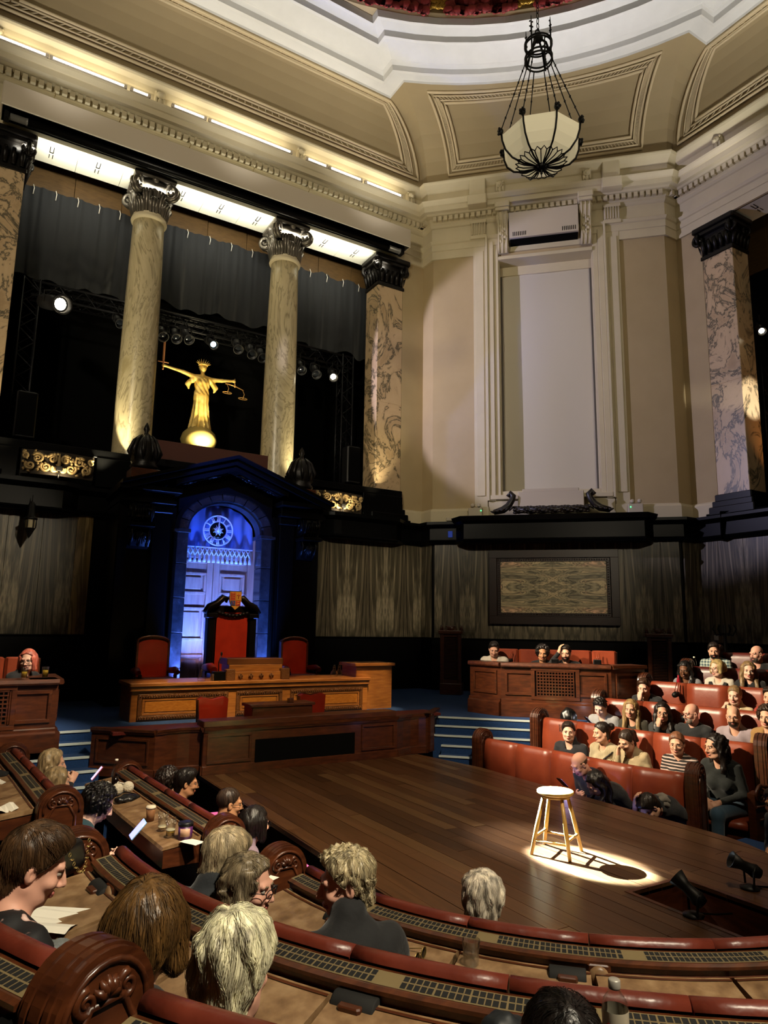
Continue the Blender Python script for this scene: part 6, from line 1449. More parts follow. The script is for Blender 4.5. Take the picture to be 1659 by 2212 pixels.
def hand_sdf(S, w, f, n, curl=45, s=1.):
    # w wrist, f forward, n palm normal (np arrays)
    f = f/np.linalg.norm(f); n = n-f*(n@f); n /= np.linalg.norm(n); sd = np.cross(f, n)
    S.cap(w, w+f*.03*s, .027*s, .026*s, .015)
    for o in (-.024, -.008, .008, .024): S.cap(w+f*.03*s+sd*o*.8*s, w+f*.085*s+sd*o*s, .016*s, .0125*s, .012)
    for k, (o, L) in enumerate(((-.028, .055), (-.0095, .068), (.0095, .072), (.028, .062))):
        a = math.radians(curl*(.8+.1*k)); b = a+math.radians(curl*.9); p0 = w+f*.088*s+sd*o*s; p1 = p0+(f*math.cos(a)+n*math.sin(a))*L*.55*s; p2 = p1+(f*math.cos(b)+n*math.sin(b))*L*.6*s
        S.cap(p0, p1, .0098*s, .009*s, .003); S.cap(p1, p2, .009*s, .0072*s, .003)
    t0 = w+f*.03*s+sd*.03*s; t1 = t0+(f*.6+sd*.6+n*.5)*.042*s; t2 = t1+(f*.8+n*.45)*.036*s
    S.cap(t0, t1, .0135*s, .011*s, .012); S.cap(t1, t2, .0105*s, .008*s, .003)
PEOPLE = []
def person(label, H, face=180, body=None, lean=8, pitch=8, roll=0, skin='fair', hair='short', hc='3a2a1c', hl=.2, top='20222a', tk='plain', trousers='15161a', pose='lap', glasses=None, beard=None, fem=False, s=1., near=0, collar=None, seed=None,
           sleeves=True, extra=None, group='seated audience', strap=None, legs=True):
    seed = seed if seed is not None else len(PEOPLE)*7+3; body = face if body is None else body; Lr = math.radians(lean)
    up = np.array((0, math.sin(Lr), math.cos(Lr))); fd = np.array((0, math.cos(Lr), -math.sin(Lr))); hip = np.array((0, 0, .09))
    T = lambda x, y, z: hip+np.array((x, 0, 0))+fd*y+up*z
    neck = T(0, 0, .47); HC = neck+up*.165+np.array((0, .035+.05*math.sin(max(0, math.radians(pitch))), -.05*abs(math.sin(math.radians(pitch)))))
    rz = math.radians(body-90); R = np.array(Matrix.Rotation(rz, 3, 'Z')); base = np.array(H)-R@(HC*s)
    P = empty('person', tuple(base), rz, label, 'person', group); P.scale = (s, s, s); PEOPLE.append(P)
    RH = rotm(face-body, pitch, roll); hh = .0055 if near > 1 else (.0065 if near else .008)
    # arms
    sh = .155 if fem else .175; aw = .9 if fem else 1.0; arms = []
    for sx in (-1, 1):
        S0 = T(sx*sh, 0, .42); E0 = T(sx*(sh+.06), .03, .17); W0 = np.array((sx*.07, .30, .17)); nrm = np.array((-sx*.5, 0, -.6)); cu = 35
        if pose == 'phone': W0 = np.array((sx*.055, .27, .27))+np.array((0, .02*lean/10, 0)); nrm = np.array((-sx*.8, -.2, .5)); cu = 60
        if pose == 'chest': W0 = T(sx*.05, .19, .28); nrm = np.array((-sx*.9, -.3, 0)); cu = 70; E0 = T(sx*(sh+.05), .06, .14)
        if pose == 'chin' and sx > 0: E0 = T(.12, .20, .13); W0 = HC+np.array((.035, .075, -.175)); nrm = np.array((-.3, -1, .1)); cu = 85
        if pose == 'chin' and sx < 0: W0 = T(.06, .2, .10)
        if pose == 'head' and sx > 0: E0 = T(.30, .14, .38); W0 = HC+np.array((.11, .07, .0)); nrm = np.array((-1, -.3, 0)); cu = 30
        if pose == 'face' and sx > 0: E0 = T(.16, .18, .15); W0 = HC+np.array((.085, .06, -.15)); nrm = np.array((-1, -.3, .2)); cu = 50
        if pose == 'drink' and sx > 0: E0 = T(.22, .12, .17); W0 = HC+np.array((.09, .16, -.17)); nrm = np.array((-.8, -.2, 0)); cu = 65
        if pose == 'desk': W0 = np.array((sx*.10, .36, .22)); E0 = T(sx*(sh+.08), .10, .16)
        arms.append((S0, E0, W0, nrm, cu))
    boxes = [(HC-.125, HC+.135)]; info = []
    for sx, (S0, E0, W0, nrm, cu) in zip((-1, 1), arms):
        f = (W0-E0)/np.linalg.norm(W0-E0); fh = f if pose not in ('chin', 'head') or sx < 0 else (f*.5+np.array((0, 0, .9))); fh = fh/np.linalg.norm(fh); info.append(fh)
        boxes.append((np.minimum(W0, W0+fh*.15)-.045, np.maximum(W0, W0+fh*.15)+.045))
    lo = np.minimum.reduce([b_[0] for b_ in boxes]+[np.array((-.32, -.16, .0))])-.03; hi = np.maximum.reduce([b_[1] for b_ in boxes]+[np.array((.32, .16, .5))])+.03
    S = SDF((0, 0, 0), (.1, .1, .1), .1); S.ax = [axis_of(lo[i], hi[i], [(b_[0][i], b_[1][i]) for b_ in boxes], hh, .02) for i in range(3)]; S.h = hh; S.F = np.full([len(a_) for a_ in S.ax], .2, np.float32)
    S.h = .02
    S.cap(T(0, 0, .05), T(0, 0, .33), .10, .105, .04, sc=(1.15, .8, 1)); S.cap(T(-sh*.8, -.01, .385), T(sh*.8, -.01, .385), .045, None, .04); S.cap(T(0, -.01, .38), neck+np.array((0, 0, .0)), .075, .056, .04)
    for (S0, E0, W0, nrm, cu), fh in zip(arms, info): S.cap(S0, E0, .042*aw, .037*aw, .03); S.cap(E0, W0, .037*aw, .026*aw, .02)
    S.h = hh; head_sdf(S, fem, RH, HC, neck)
    for (S0, E0, W0, nrm, cu), fh in zip(arms, info): hand_sdf(S, W0, fh, nrm, cu, .95 if fem else 1.05)
    V2, F2 = S.mesh(); c = (V2[F2].mean(1)-HC)@RH; lip = ((c[:, 0]/.026)**2+((c[:, 2]+.071)/.0125)**2 < 1) & (c[:, 1] > .07) & (c[:, 1] < .12)
    link(npmesh('body', V2, F2, [SKIN[skin], LIPS[skin]], lip.astype(int)), 'body', P)
    # eyes, brows
    for sx in (-1, 1):
        q = MB(); q.ell((0, 0, 0), (.0125, .0125, .0125), 10, 8); q.f and None; q.m = [1 if sum(q.v[i][1] for i in f)/len(f) > .0095 else 0 for f in q.f]; q.xf(Matrix.Translation(Vector(RH@np.array((sx*.031, .0765, .002))+HC)) @ Matrix(RH.tolist()).to_4x4()); q.build('eye', [EYEW, EYED], P)
        q = MB(); q.tube([tuple(RH@np.array((sx*x, y, z))+HC) for x, y, z in ((.014, .0935, .019), (.03, .0925, .024), (.048, .079, .018))], [.0028, .0036, .0015], 5); q.build('eyebrow', hairm(hc if hair != 'none' else '6b5a48'), P)
    # hair
    if hair != 'none':
        v, q = hair_mesh(hair, .0075 if near else .010, seed, hl)
        vw = v@RH.T
        if hair in ('long', 'wavy', 'pony'):     # long hair falls with gravity
            t = np.clip((-v[:, 2]-.06)/.12, 0, 1)[:, None]; RY = rotm(face-body, 0, 0); vg = (v-np.array((0, 0, -.06)))@RY.T+RH@np.array((0, -.0, -.06)); vw = vw*(1-t)+vg*t
        ho = link(npmesh('hair', vw+HC, q, hairm(hc)), 'hair', P)
        if near: strand_mesh(vw+HC*0, q, {1: 420, 2: 1300}[near], seed, .12 if hair in ('short', 'curlyshort', 'swept') else .2, .0009).xf(Matrix.Translation(Vector(HC))).build('hair_strands', hairm(hc), ho, kind='stuff')
    if beard:
        S = SDF((-.09, -.02, -.16), (.09, .14, .01), .0075); S.ell((0, .022, -.075), (.065, .075, .062), .02); S.ell((0, .085, -.052), (.03, .025, .009), .008)
        X, Y, Z = S.grid(); S.F = np.maximum(S.F, np.minimum(np.maximum((Z+.05-.5*np.clip(np.abs(X)-.045, 0, .1)), -(np.abs(X)-.0)*0+(Z+.048)), .1).astype(np.float32)); S.F = np.maximum(S.F, (-.005-Y+.0*Z).astype(np.float32)); S.ell((0, .1, -.071), (.019, .02, .006), .004, 's'); v, q = S.mesh(); link(npmesh('beard', v@RH.T+HC, q, hairm(beard)), 'beard', P)
    if glasses:
        q = MB(); g = lambda x, y, z: tuple(RH@np.array((x, y, z))+HC)
        for sx in (-1, 1):
            q.tube([g(sx*.032+.022*math.cos(t), .112-.25*(abs(.022*math.cos(t)*sx+.032)-.03)*(1), .0+.018*math.sin(t)) for t in np.linspace(0, 2*PI, 15)[:-1]], .0022 if glasses == 'thick' else .0013, 5, closed=True)
            q.tube([g(sx*.054, .106, .004), g(sx*.074, .06, .004), g(sx*.08, -.015, .0)], .0018, 5)
        q.tube([g(-.011, .114, .003), g(0, .117, .006), g(.011, .114, .003)], .0016, 5); q.build('glasses', mat('spectacle_frame', '0d0b0b', rough=.3) if glasses == 'thick' else mat('spectacle_wire', '6a5a44', rough=.3, metal=.7), P)
    # clothes
    hb = .012 if near else .016; S = SDF((-.42, -.24, -.02), (.42, .62, .78), hb); w = .93 if fem else 1.0
    S.cap(T(0, 0, .02), T(0, .0, .20), .155*w, .135*w, .04, sc=(1.1, .85, 1)); S.cap(T(0, .0, .20), T(0, -.01, .36), .14*w, .155*w, .05, sc=(1.12, .8, 1)); S.cap(T(-sh*.85, -.01, .40), T(sh*.85, -.01, .40), .066, None, .05); S.cap(T(-.05, -.01, .43), T(.05, -.01, .43), .058, None, .05)
    if fem:
        for sx in (-1, 1): S.ell(T(sx*.075, .09, .27), (.07, .065, .07), .05)
    for sx, (S0, E0, W0, nrm, cu) in zip((-1, 1), arms):
        S.cap(S0, E0, .062*aw, .052*aw, .035)
        if sleeves: S.cap(E0, W0-(W0-E0)/np.linalg.norm(W0-E0)*.02, .05*aw, .037*aw, .02)
    if collar in ('polo', 'coat', 'hood'): 
        k = {'polo': .058, 'coat': .075, 'hood': .085}[collar]; S.cap(neck+np.array((0, -.01, -.02)), neck+up*(.055 if collar != 'hood' else .09)+np.array((0, .0, 0)), k+.012, k, .025)
        if collar == 'hood': S.cap(neck+np.array((-.07, -.08, .02)), neck+np.array((.07, -.08, .02)), .06, None, .05)
    S.cap(neck+up*.2+np.array((0, .055, 0)), neck-up*.035+np.array((0, .06 if collar != 'polo' else .02, 0)), .052 if collar != 'polo' else .05, .046 if collar != 'coat' else .05, .012, 's')
    X, Y, Z = S.grid(); r = random.Random(seed); p_ = [r.uniform(0, 6) for _ in range(4)]
    S.F -= (.0045*np.sin(X*38+p_[0]+2.5*np.sin(Z*17+p_[1]))*np.sin(Z*44+p_[2]+1.5*np.sin(Y*23+p_[3]))).astype(np.float32)
    v, q = S.mesh(); link(npmesh('top', v, q, cloth(top, tk)), 'top', P)
    if legs:
        S = SDF((-.27, -.2, -.55), (.27, .72, .24), .02)
        for sx in (-1, 1): S.cap((sx*.09, .0, .08), (sx*.11, .43, .08), .095, .068, .04); S.cap((sx*.11, .43, .08), (sx*.11, .45, -.34), .066, .05, .03)
        S.cap((-.08, 0, .08), (.08, 0, .08), .11, None, .04); v, q = S.mesh(); link(npmesh('trousers', v, q, cloth(trousers)), 'trousers', P)
        for sx in (-1, 1): q = MB(); q.ell((sx*.11, .52, -.40), (.045, .12, .04), 12, 8); q.build('shoe', mat('shoe_black', '0c0c0d', rough=.5), P)
    if extra == 'scarf':
        q = MB(); [q.tube([tuple(neck+np.array((.082*math.cos(t), .01+.075*math.sin(t), .035+dz+.02*math.sin(t*3)))) for t in np.linspace(0, 2*PI, 21)[:-1]], .034, 8, closed=True) for dz in (0, .045)]; q.tube([tuple(neck+np.array((x, -.07, .05))) for x in (-.09, 0, .09)], [.03, .05, .03], 8); q.build('hood', cloth('6f6a62'), P)
    if extra == 'waistcoat':
        for sx in (-1, 1): q = MB(); q.tube([tuple(T(sx*.10, .07, .43)), tuple(T(sx*.075, .16, .30)), tuple(T(sx*.06, .165, .12)), tuple(T(sx*.07, .15, .0))], [.03, .055, .06, .06], 8, ry=.012); q.build('waistcoat', cloth('0c0c0e'), P)
    if strap: q = MB(); q.tube([tuple(T(-.16, .04, .43)), tuple(T(-.06, .145, .34)), tuple(T(.06, .16, .2)), tuple(T(.14, .12, .06))], .014, 6, ry=.006); q.build('bag_strap', mat('strap_black', '0a0a0b', rough=.6), P)
    return P

# people partly out of frame or hidden, not on the measured rows
person('woman with a pink bob and black jacket in the left dock', face=250, body=-60, lean=4, pitch=10, hair='bob', hc='b5604e', hl=.2, top='0f0f12', fem=True, glasses='thick', pose='desk', collar='coat', skin='pale', H=(.765, 9.58, 2.05))
person('person in a tan shirt at the left frame edge of the dock', face=-80, body=-60, hair='short', hc='2a1c14', top='6e5a3c', pose='desk', H=(.24, 9.62, 2.03), skin='tan')
person('person in beige trousers hidden behind the curly-haired one', face=10, body=5, lean=10, hair='long', hc='8e7a58', hl=.12, top='4a4038', trousers='6e6148', pose='lap', fem=True, H=(.95, 6.15, 1.02), near=1)
person('person at the right frame edge resting hands on the stage edge', face=180, body=170, lean=30, hair='short', hc='20160f', top='22242a', pose='desk', H=(6.22, 3.62, 1.05), skin='tan')

# positions: centre of each head
person('balding man in navy reading his phone on the lowest right bench', face=165, body=180, lean=28, pitch=32, hair='bald', hc='5a4634', top='0e1430', pose='phone', glasses='wire', skin='pink', H=(6.160, 5.813, 1.018))
person('dark-haired woman in black bowed low over her phone beside the man in navy', face=160, body=180, lean=45, pitch=45, hair='long', hc='120c0a', hl=.12, top='0a0a0c', pose='phone', fem=True, H=(6.119, 5.555, 0.861))
person('person in a grey hood bending right down on the lowest right bench', face=165, body=190, lean=62, pitch=55, hair='short', hc='1a120c', top='14161a', collar='hood', pose='head', extra='scarf', H=(6.182, 4.915, 0.752))
person('smiling short-haired person in a navy coat on the second right bench', face=222, body=195, lean=6, pitch=4, hair='short', hc='231712', top='0c0d14', collar='coat', skin='pale', H=(7.016, 6.798, 1.191))
person('woman with a dark bun and cream cable sweater with black bag strap', face=158, body=188, hair='bun', hc='1d1410', top='a89a7a', tk='knit', fem=True, strap=True, pose='lap', H=(7.056, 6.279, 1.245))
person('woman in a beige jacket resting her face on her hand', face=175, body=190, pitch=28, lean=16, hair='pony', hc='2a1c14', top='9a8a6a', collar='coat', pose='face', fem=True, glasses='wire', H=(7.046, 5.881, 1.200))
person('woman in glasses and a dark striped sweater on the second right bench', face=205, body=195, hair='pony', hc='6b4630', top='15110f', tk='stripe', collar='polo', fem=True, glasses='wire', pose='chest', H=(7.205, 5.305, 1.240))
person('long-haired woman in a dark green sweater and jeans seated at the bench end', face=158, body=185, lean=14, hair='wavy', hc='150e0b', hl=.16, top='0c1210', trousers='2b4558', fem=True, glasses='wire', pose='lap', s=1.06, H=(7.256, 4.858, 1.271))
person('curly dark-haired person in a grey sweater lit by a phone', face=200, body=195, pitch=30, lean=12, hair='curlyshort', hc='140e0b', top='8c8c8c', skin='pale', pose='phone', H=(7.894, 7.026, 1.443))
person('woman with very long straight blonde hair and an olive jacket', face=205, body=195, hair='long', hc='8a7048', hl=.24, top='2c281c', fem=True, pose='lap', collar='coat', H=(8.013, 6.595, 1.457))
person('dark-haired woman in glasses and grey top with her fist at her chin', face=215, body=200, hair='long', hc='1a120e', hl=.14, top='2a2b2b', fem=True, glasses='thick', pose='chin', H=(8.114, 6.168, 1.455))
person('bald man in glasses and a black roll-neck looking sideways', face=165, body=190, hair='none', hc='8a7a68', top='121416', collar='polo', glasses='thick', skin='pink', pose='lap', beard='8d8074', H=(8.195, 5.798, 1.474))
person('bearded man in glasses and a pale pinstripe shirt with clasped hands', face=205, body=195, hair='bald', hc='2c1f16', top='8f8287', tk='pinstripe', beard='33241a', glasses='thick', pose='chest', collar='coat', H=(8.298, 5.286, 1.491))
person('curly-haired person in a tan top cut by the right frame edge', face=190, body=195, hair='curly', hc='2a1a10', top='8c6a3c', pose='lap', fem=True, H=(8.367, 4.901, 1.525))
person('young man in a dark shirt leaning his chin on his fist', face=205, body=195, pitch=18, lean=14, hair='short', hc='3a2618', top='15181a', pose='chin', skin='pale', H=(8.733, 6.937, 1.700))
person('woman with tied-back hair and a cream coat holding up a drink', face=195, body=195, hair='bun', hc='7a6040', top='b5a582', collar='coat', fem=True, pose='drink', skin='pale', H=(9.037, 5.718, 1.677))
person('person in a red top cut by the right frame edge', face=190, body=190, hair='short', hc='20140e', top='8a2a1a', pose='lap', H=(9.135, 5.288, 1.694))
person('woman with long black hair and a grey sweater looking down', face=200, body=195, pitch=18, hair='long', hc='0c0908', hl=.12, top='77767a', fem=True, skin='brown', glasses='wire', pose='phone', H=(9.623, 6.877, 1.942))
person('person with a short blond bob and a black waistcoat over a white shirt', face=170, body=195, hair='bob', hc='9c8658', hl=.05, top='b9b2a4', fem=True, glasses='wire', pose='lap', skin='pale', extra='waistcoat', H=(9.726, 6.403, 1.988))
person('person with long light-brown hair and a black roll-neck', face=215, body=200, hair='long', hc='7a6242', hl=.16, top='0b0b0d', collar='polo', fem=True, pose='lap', skin='pale', H=(9.818, 5.974, 1.978))
person('bearded man in a blue plaid shirt on the topmost bench', face=212, body=200, pitch=14, hair='short', hc='1a120d', beard='1f1610', top='5a7078', tk='plaid', pose='lap', H=(10.377, 6.869, 2.227))
person('bald bearded man in glasses and black on the topmost bench', face=170, body=195, hair='bald', hc='3a2c22', beard='4a4038', top='0c0c0e', glasses='wire', pose='lap', skin='pink', H=(10.534, 6.265, 2.198))
person('dark-haired man in a white shirt looking down in the dock', face=232, body=225, pitch=24, hair='short', hc='16100c', top='b0aa9c', pose='lap', H=(7.739, 9.137, 2.179))
person('curly-haired woman in black in the middle of the dock', face=225, body=225, pitch=14, hair='curly', hc='140d0b', hl=.2, top='0b0b0c', fem=True, pose='chest', skin='tan', H=(8.302, 8.574, 2.136))
person('bearded man in black with a hand on his head in the dock', face=215, body=225, pitch=12, hair='short', hc='1a120d', beard='1a120d', top='0a0a0c', glasses='wire', pose='head', H=(8.564, 8.312, 2.145))
person('dark-haired person almost hidden behind the man in round glasses', face=0, body=0, hair='curly', hc='1d120d', hl=.1, top='101012', pose='lap', H=(1.983, 7.385, 0.943))
person('dark-haired man in glasses and black in profile at the left of the stage', face=-12, body=0, hair='short', hc='140d0a', top='0b0b0d', glasses='thick', pose='lap', near=1, skin='tan', H=(2.015, 6.894, 1.014))
person('man with a shaved head and glasses at the left edge of the stage', face=-8, body=0, hair='buzz', hc='3a2c22', top='14141a', glasses='thick', pose='lap', near=1, skin='tan', H=(2.089, 5.871, 1.033))
person('woman with a dark bob and lilac shirt beside the carved bench end', face=5, body=0, hair='bob', hc='140d0b', hl=.16, top='7d6a78', fem=True, glasses='thick', pose='lap', near=1, collar='coat', H=(2.127, 5.367, 0.988))
person('blonde woman holding up a pink phone, the farther of the two blondes', face=-5, body=0, hair='long', hc='968260', hl=.12, top='15151a', fem=True, pose='drink', near=1, H=(0.901, 7.482, 1.187))
person('long-haired blonde woman seen from behind, the nearer of the two blondes', face=20, body=0, hair='long', hc='8e7a58', hl=.14, top='3a3a38', fem=True, pose='lap', near=1, H=(0.920, 7.232, 1.064))
person('curly dark-haired person in a teal shirt looking at a glowing phone', face=-15, body=0, pitch=30, lean=14, hair='curly', hc='0e0a08', hl=.1, top='12343c', trousers='26301f', pose='phone', near=1, skin='pale', H=(1.056, 5.848, 1.152))
person('man with cropped fair hair and a dark grey fleece', face=12, body=25, pitch=22, lean=12, hair='short', hc='b4a282', top='1c2024', collar='coat', pose='lap', near=2, skin='pink', H=(1.176, 3.318, 1.430))
person('woman with wavy grey hair and dark glasses in conversation', face=-48, body=20, hair='wavy', hc='7a6c54', hl=.10, top='33241f', fem=True, glasses='thick', pose='desk', near=2, skin='pink', H=(1.226, 3.122, 1.362))
person('fair curly-haired man in a black jacket turning to talk', face=160, body=80, hair='curlyshort', hc='b4a684', top='0c0c0e', collar='coat', pose='lap', near=2, skin='pink', H=(1.441, 2.640, 1.483))
person('white-haired person seen from behind at the stage edge', face=62, body=55, hair='swept', hc='d2c6b2', top='15151a', pose='lap', near=2, skin='pink', H=(2.413, 2.982, 1.136))
person('woman with short brown hair and a black flowered top', face=-5, body=25, pitch=22, hair='short', hc='4a3420', top='0b0a0d', tk='floral', trousers='15161a', fem=True, pose='desk', near=2, skin='pink', s=1.02, H=(0.310, 2.802, 1.674))
person('person with a smooth brown bob seen from behind', face=48, body=40, pitch=14, hair='bob', hc='5a4020', hl=.16, top='1a1512', fem=True, pose='lap', near=2, H=(0.550, 2.165, 1.652))
person('white-blond haired person seen from behind at the bottom', face=38, body=42, pitch=12, hair='swept', hc='e0d4b4', top='2a2420', pose='lap', near=2, skin='pink', H=(0.709, 1.888, 1.618))
person('dark-haired person at the bottom frame edge beside a soft drink bottle', face=55, body=52, pitch=35, hair='short', hc='120c0a', top='15161a', pose='lap', near=2, H=(1.235, 1.232, 1.561))

# ================================================================== SMALL THINGS
def zlid(zr): return zr-.105
BEER = mat('beer', 'c9a33a', rough=.1, trans=.6, ior=1.33); FOAM = mat('foam', 'd8cfae', rough=.8); WATER = GLASSM; COLA = mat('cola', '0f0604', rough=.1)
def cpt(r, a): return (CX+r*math.cos(math.radians(a)), CX+r*math.sin(math.radians(a)))
ZW1 = 1.06-.115; ZW2 = 1.31-.115; ZS1 = 1.185-.115; ZS2 = 1.425-.115
cu = empty('coffee_cup', (1.47, 5.97, ZW1), 0, 'brown paper coffee cup with white lid on the left desk', 'cup')
MB().lathe([(0, 0), (.028, 0), (.037, .10), (0, .10)], (0, 0, 0), 20).build('cup', mat('kraft_card', '7a5230', rough=.8), cu); MB().lathe([(.040, .098), (.040, .106), (.034, .118), (0, .118)], (0, 0, 0), 20).build('lid', mat('cup_lid', 'cbbfa6', rough=.5), cu)
def pint(x, y, z, lab, fill):
    b = tumbler(x, y, z, lab, (fill, BEER), .135, .04, 'glass', 'pint_glass'); q = MB()
    for k in range(10): a = k*.6; q.ell((.036*math.cos(a), .036*math.sin(a), .10+.006*(k % 3)), (.004, .004, .004), 5, 3)
    q.build('printed_logo', PAPER, b, kind='stuff'); MB().lathe([(0, .135*fill), (.034, .135*fill), (.034, .135*fill+.008), (0, .135*fill+.008)], (0, 0, 0), 14).build('foam', FOAM, b)
pint(1.49, 5.66, ZW1, 'nearly empty pint glass beside the coffee cup', .2); pint(1.50, 5.47, ZW1, 'pint glass with a third of pale beer beside the purple tub', .35)
tb = empty('snack_tub', (1.58, 5.36, ZW1), 0, 'purple round snack tub with a black lid on the left desk', 'tub')
MB().lathe([(0, 0), (.05, 0), (.052, .10), (0, .10)], (0, 0, 0), 24).build('tub', mat('purple_label', '4a1f52', rough=.4), tb); MB().lathe([(.055, .10), (.055, .12), (.048, .124), (0, .118)], (0, 0, 0), 24).build('lid', mat('tub_lid', '101012', rough=.4), tb)
q = MB(); q.lathe([(.053, .03), (.0535, .03), (.0535, .085), (.053, .085)], (0, 0, 0), 10, a0=-2.6, a1=-1.2, cap=False); q.build('label', mat('label_print', 'b08a70', rough=.5), tb)
bo = empty('soda_bottle', (1.44, 7.3, ZW1), 0, 'clear bottle of dark drink at the far end of the left desk', 'bottle')
MB().lathe([(0, 0), (.035, 0), (.037, .02), (.034, .10), (.037, .15), (.03, .19), (.014, .23), (.014, .25)], (0, 0, 0), 16, cap=False).build('bottle', GLASSM, bo); MB().lathe([(0, .004), (.033, .006), (.032, .10), (0, .10)], (0, 0, 0), 14).build('drink', COLA, bo); MB().lathe([(.016, .245), (.016, .265), (0, .265)], (0, 0, 0), 12).build('cap', PAPER, bo)
em = empty('ear_muffs', (1.45, 6.98, ZW1), .4, 'white fluffy ear muffs on the left desk', 'ear muffs')
FLU = mat('white_fluff', 'c2baa6', rough=1., bump=.6, bscale=60)
for x in (-.055, .055): MB().ell((x, 0, .055), (.055, .05, .055), 16, 10).build('muff', FLU, em)
MB().tube([(-.05, .03, .08), (0, .08, .1), (.05, .03, .08)], .006, 6).build('band', PAPER, em)
bg = empty('black_pouch', (1.44, 6.72, ZW1), .3, 'crumpled black bag on the left desk beside the ear muffs', 'bag')
S = SDF((-.14, -.1, -.01), (.14, .1, .09), .007); S.ell((0, 0, .02), (.11, .07, .035), .02); X, Y, Z = S.grid(); S.F -= (.008*np.sin(X*60+2*np.sin(Y*50))*np.sin(Y*55)).astype(np.float32); v, f = S.mesh(); link(npmesh('pouch', v, f, mat('black_nylon', '0b0b0c', rough=.35)), 'pouch', bg); MB().tube([(-.08, .03, .05), (0, .06, .07), (.09, .02, .04)], .006, 6).build('handle', mat('black_nylon'), bg)
def sheet(x, y, z, rz, w, h, lab, m=PAPER, tilt=0.):
    q = MB(); n = 6; vs = [(w*(i/n-.5), h*(j-.5), .004+.012*tilt*math.sin(i*1.3+j)) for j in (0, 1) for i in range(n+1)]; q.add(vs, [(i, i+1, n+2+i, n+1+i) for i in range(n)])
    return q.build('paper_sheet', m, None, loc=(x, y, z+.003), rz=rz, label=lab, cat='paper', group='loose papers on the desks')
sheet(1.46, 7.5, ZW1+.004, 0, .2, .14, 'white paper at the far end of the left desk'); sheet(1.60, 5.24, ZW1+.004, .5, .10, .16, 'white slip beside the purple snack tub')
for x, y, rz, lab in ((.36, 6.7, .2, 'white paper on the second left desk near the bag'), (.30, 6.35, -.3, 'folded white paper on the second left desk'), (.40, 5.78, .1, 'white leaflet on the near lid of the second left desk'), (.25, 7.1, 0, 'white paper at the far end of the second left desk')): sheet(x, y, ZW2+.004, rz, .16, .22, lab, tilt=1.)
hb = empty('black_scarf', (.36, 6.95, ZW2), 0, 'bunched black scarf on the second left desk', 'scarf'); S = SDF((-.2, -.12, -.01), (.2, .12, .1), .009); S.ell((0, 0, .02), (.16, .08, .04), .02); X, Y, Z = S.grid(); S.F -= (.012*np.sin(X*45+2*np.sin(Y*40))*np.sin(Y*50+X*20)).astype(np.float32); v, f = S.mesh(); link(npmesh('cloth', v, f, mat('black_wool', '0a0a0b', rough=.95)), 'cloth', hb)
# speaker pods on the desk fascias
def pod(p, rz, lab):
    o = empty('speaker_pod', p, rz, lab, 'speaker', 'black speaker pods under the desk shelves')
    q = MB(); q.lathe([(0, -.075), (.043, -.075), (.045, -.07), (.045, .07), (.043, .075), (0, .075)], (0, 0, 0), 20); q.xf(Matrix.Rotation(PI/2, 4, 'Y')); q.build('drum', mat('speaker_cloth', '0c0b09', rough=.8), o); Bx('mount', -.04, .0, -.03, .04, .06, .03, WOOD, o)
for r, z, a, lab in ((2.29, 1.07, 197.5, 'black speaker pod behind the fair curly-haired man'), (2.29, 1.07, 225.5, 'black speaker pod right of the plastic cup'), (3.28, 1.31, 187.5, 'black speaker pod near the start of the second curved bench'), (3.28, 1.31, 213.8, 'black speaker pod in the middle of the second curved bench'), ):
    pod(cpt(r, a)+(z,), math.radians(a+90)+PI, lab)
# smart phones
def phone(p, rot, lab, glow, case):
    o = empty('smartphone', p, 0, lab, 'phone', 'smartphones'); o.rotation_euler = rot
    Bx('case', -.036, -.075, -.004, .036, .075, .004, mat('case_'+case, case, rough=.4), o, .006); Bx('screen', -.033, -.07, .004, .033, .07, .005, mat('screen_'+glow, '101010', rough=.1, emit=glow, estr=2.5) if glow != '000000' else mat('screen_off', '050505', rough=.08), o, .001)
    return o
phone((1.27, 5.50, 1.02), (.9, .25, -PI/2+.1), 'phone in a pale blue case held by the person in teal', '9a9cff', '7fa8c8')
phone((1.28, 7.36, 1.08), (.9, 0, -PI/2), 'pink phone held up by the farther blonde woman', 'b0a0c0', 'a8465c')
phone((5.93, 5.86, .83), (.7, 0, PI/2), 'phone lighting the face of the balding man in navy', 'a08cff', '101014')
phone((5.86, 5.02, .58), (.7, 0, PI/2), 'phone of the hooded person bending down', '7080ff', '101014')
phone((7.62, 7.0, 1.27), (.8, 0, PI/2-.3), 'phone of the curly-haired person in grey', 'c8d0ff', '101014')
phone(cpt(2.36, 182.5)+(ZS1+.02,), (0, 0, .7), 'black phone lying on the desk beside the woman with grey hair', '000000', '0c0c0e')
sheet(*cpt(2.33, 179.5), ZS1+.006, .5, .2, .15, 'white sheet under the black phone')
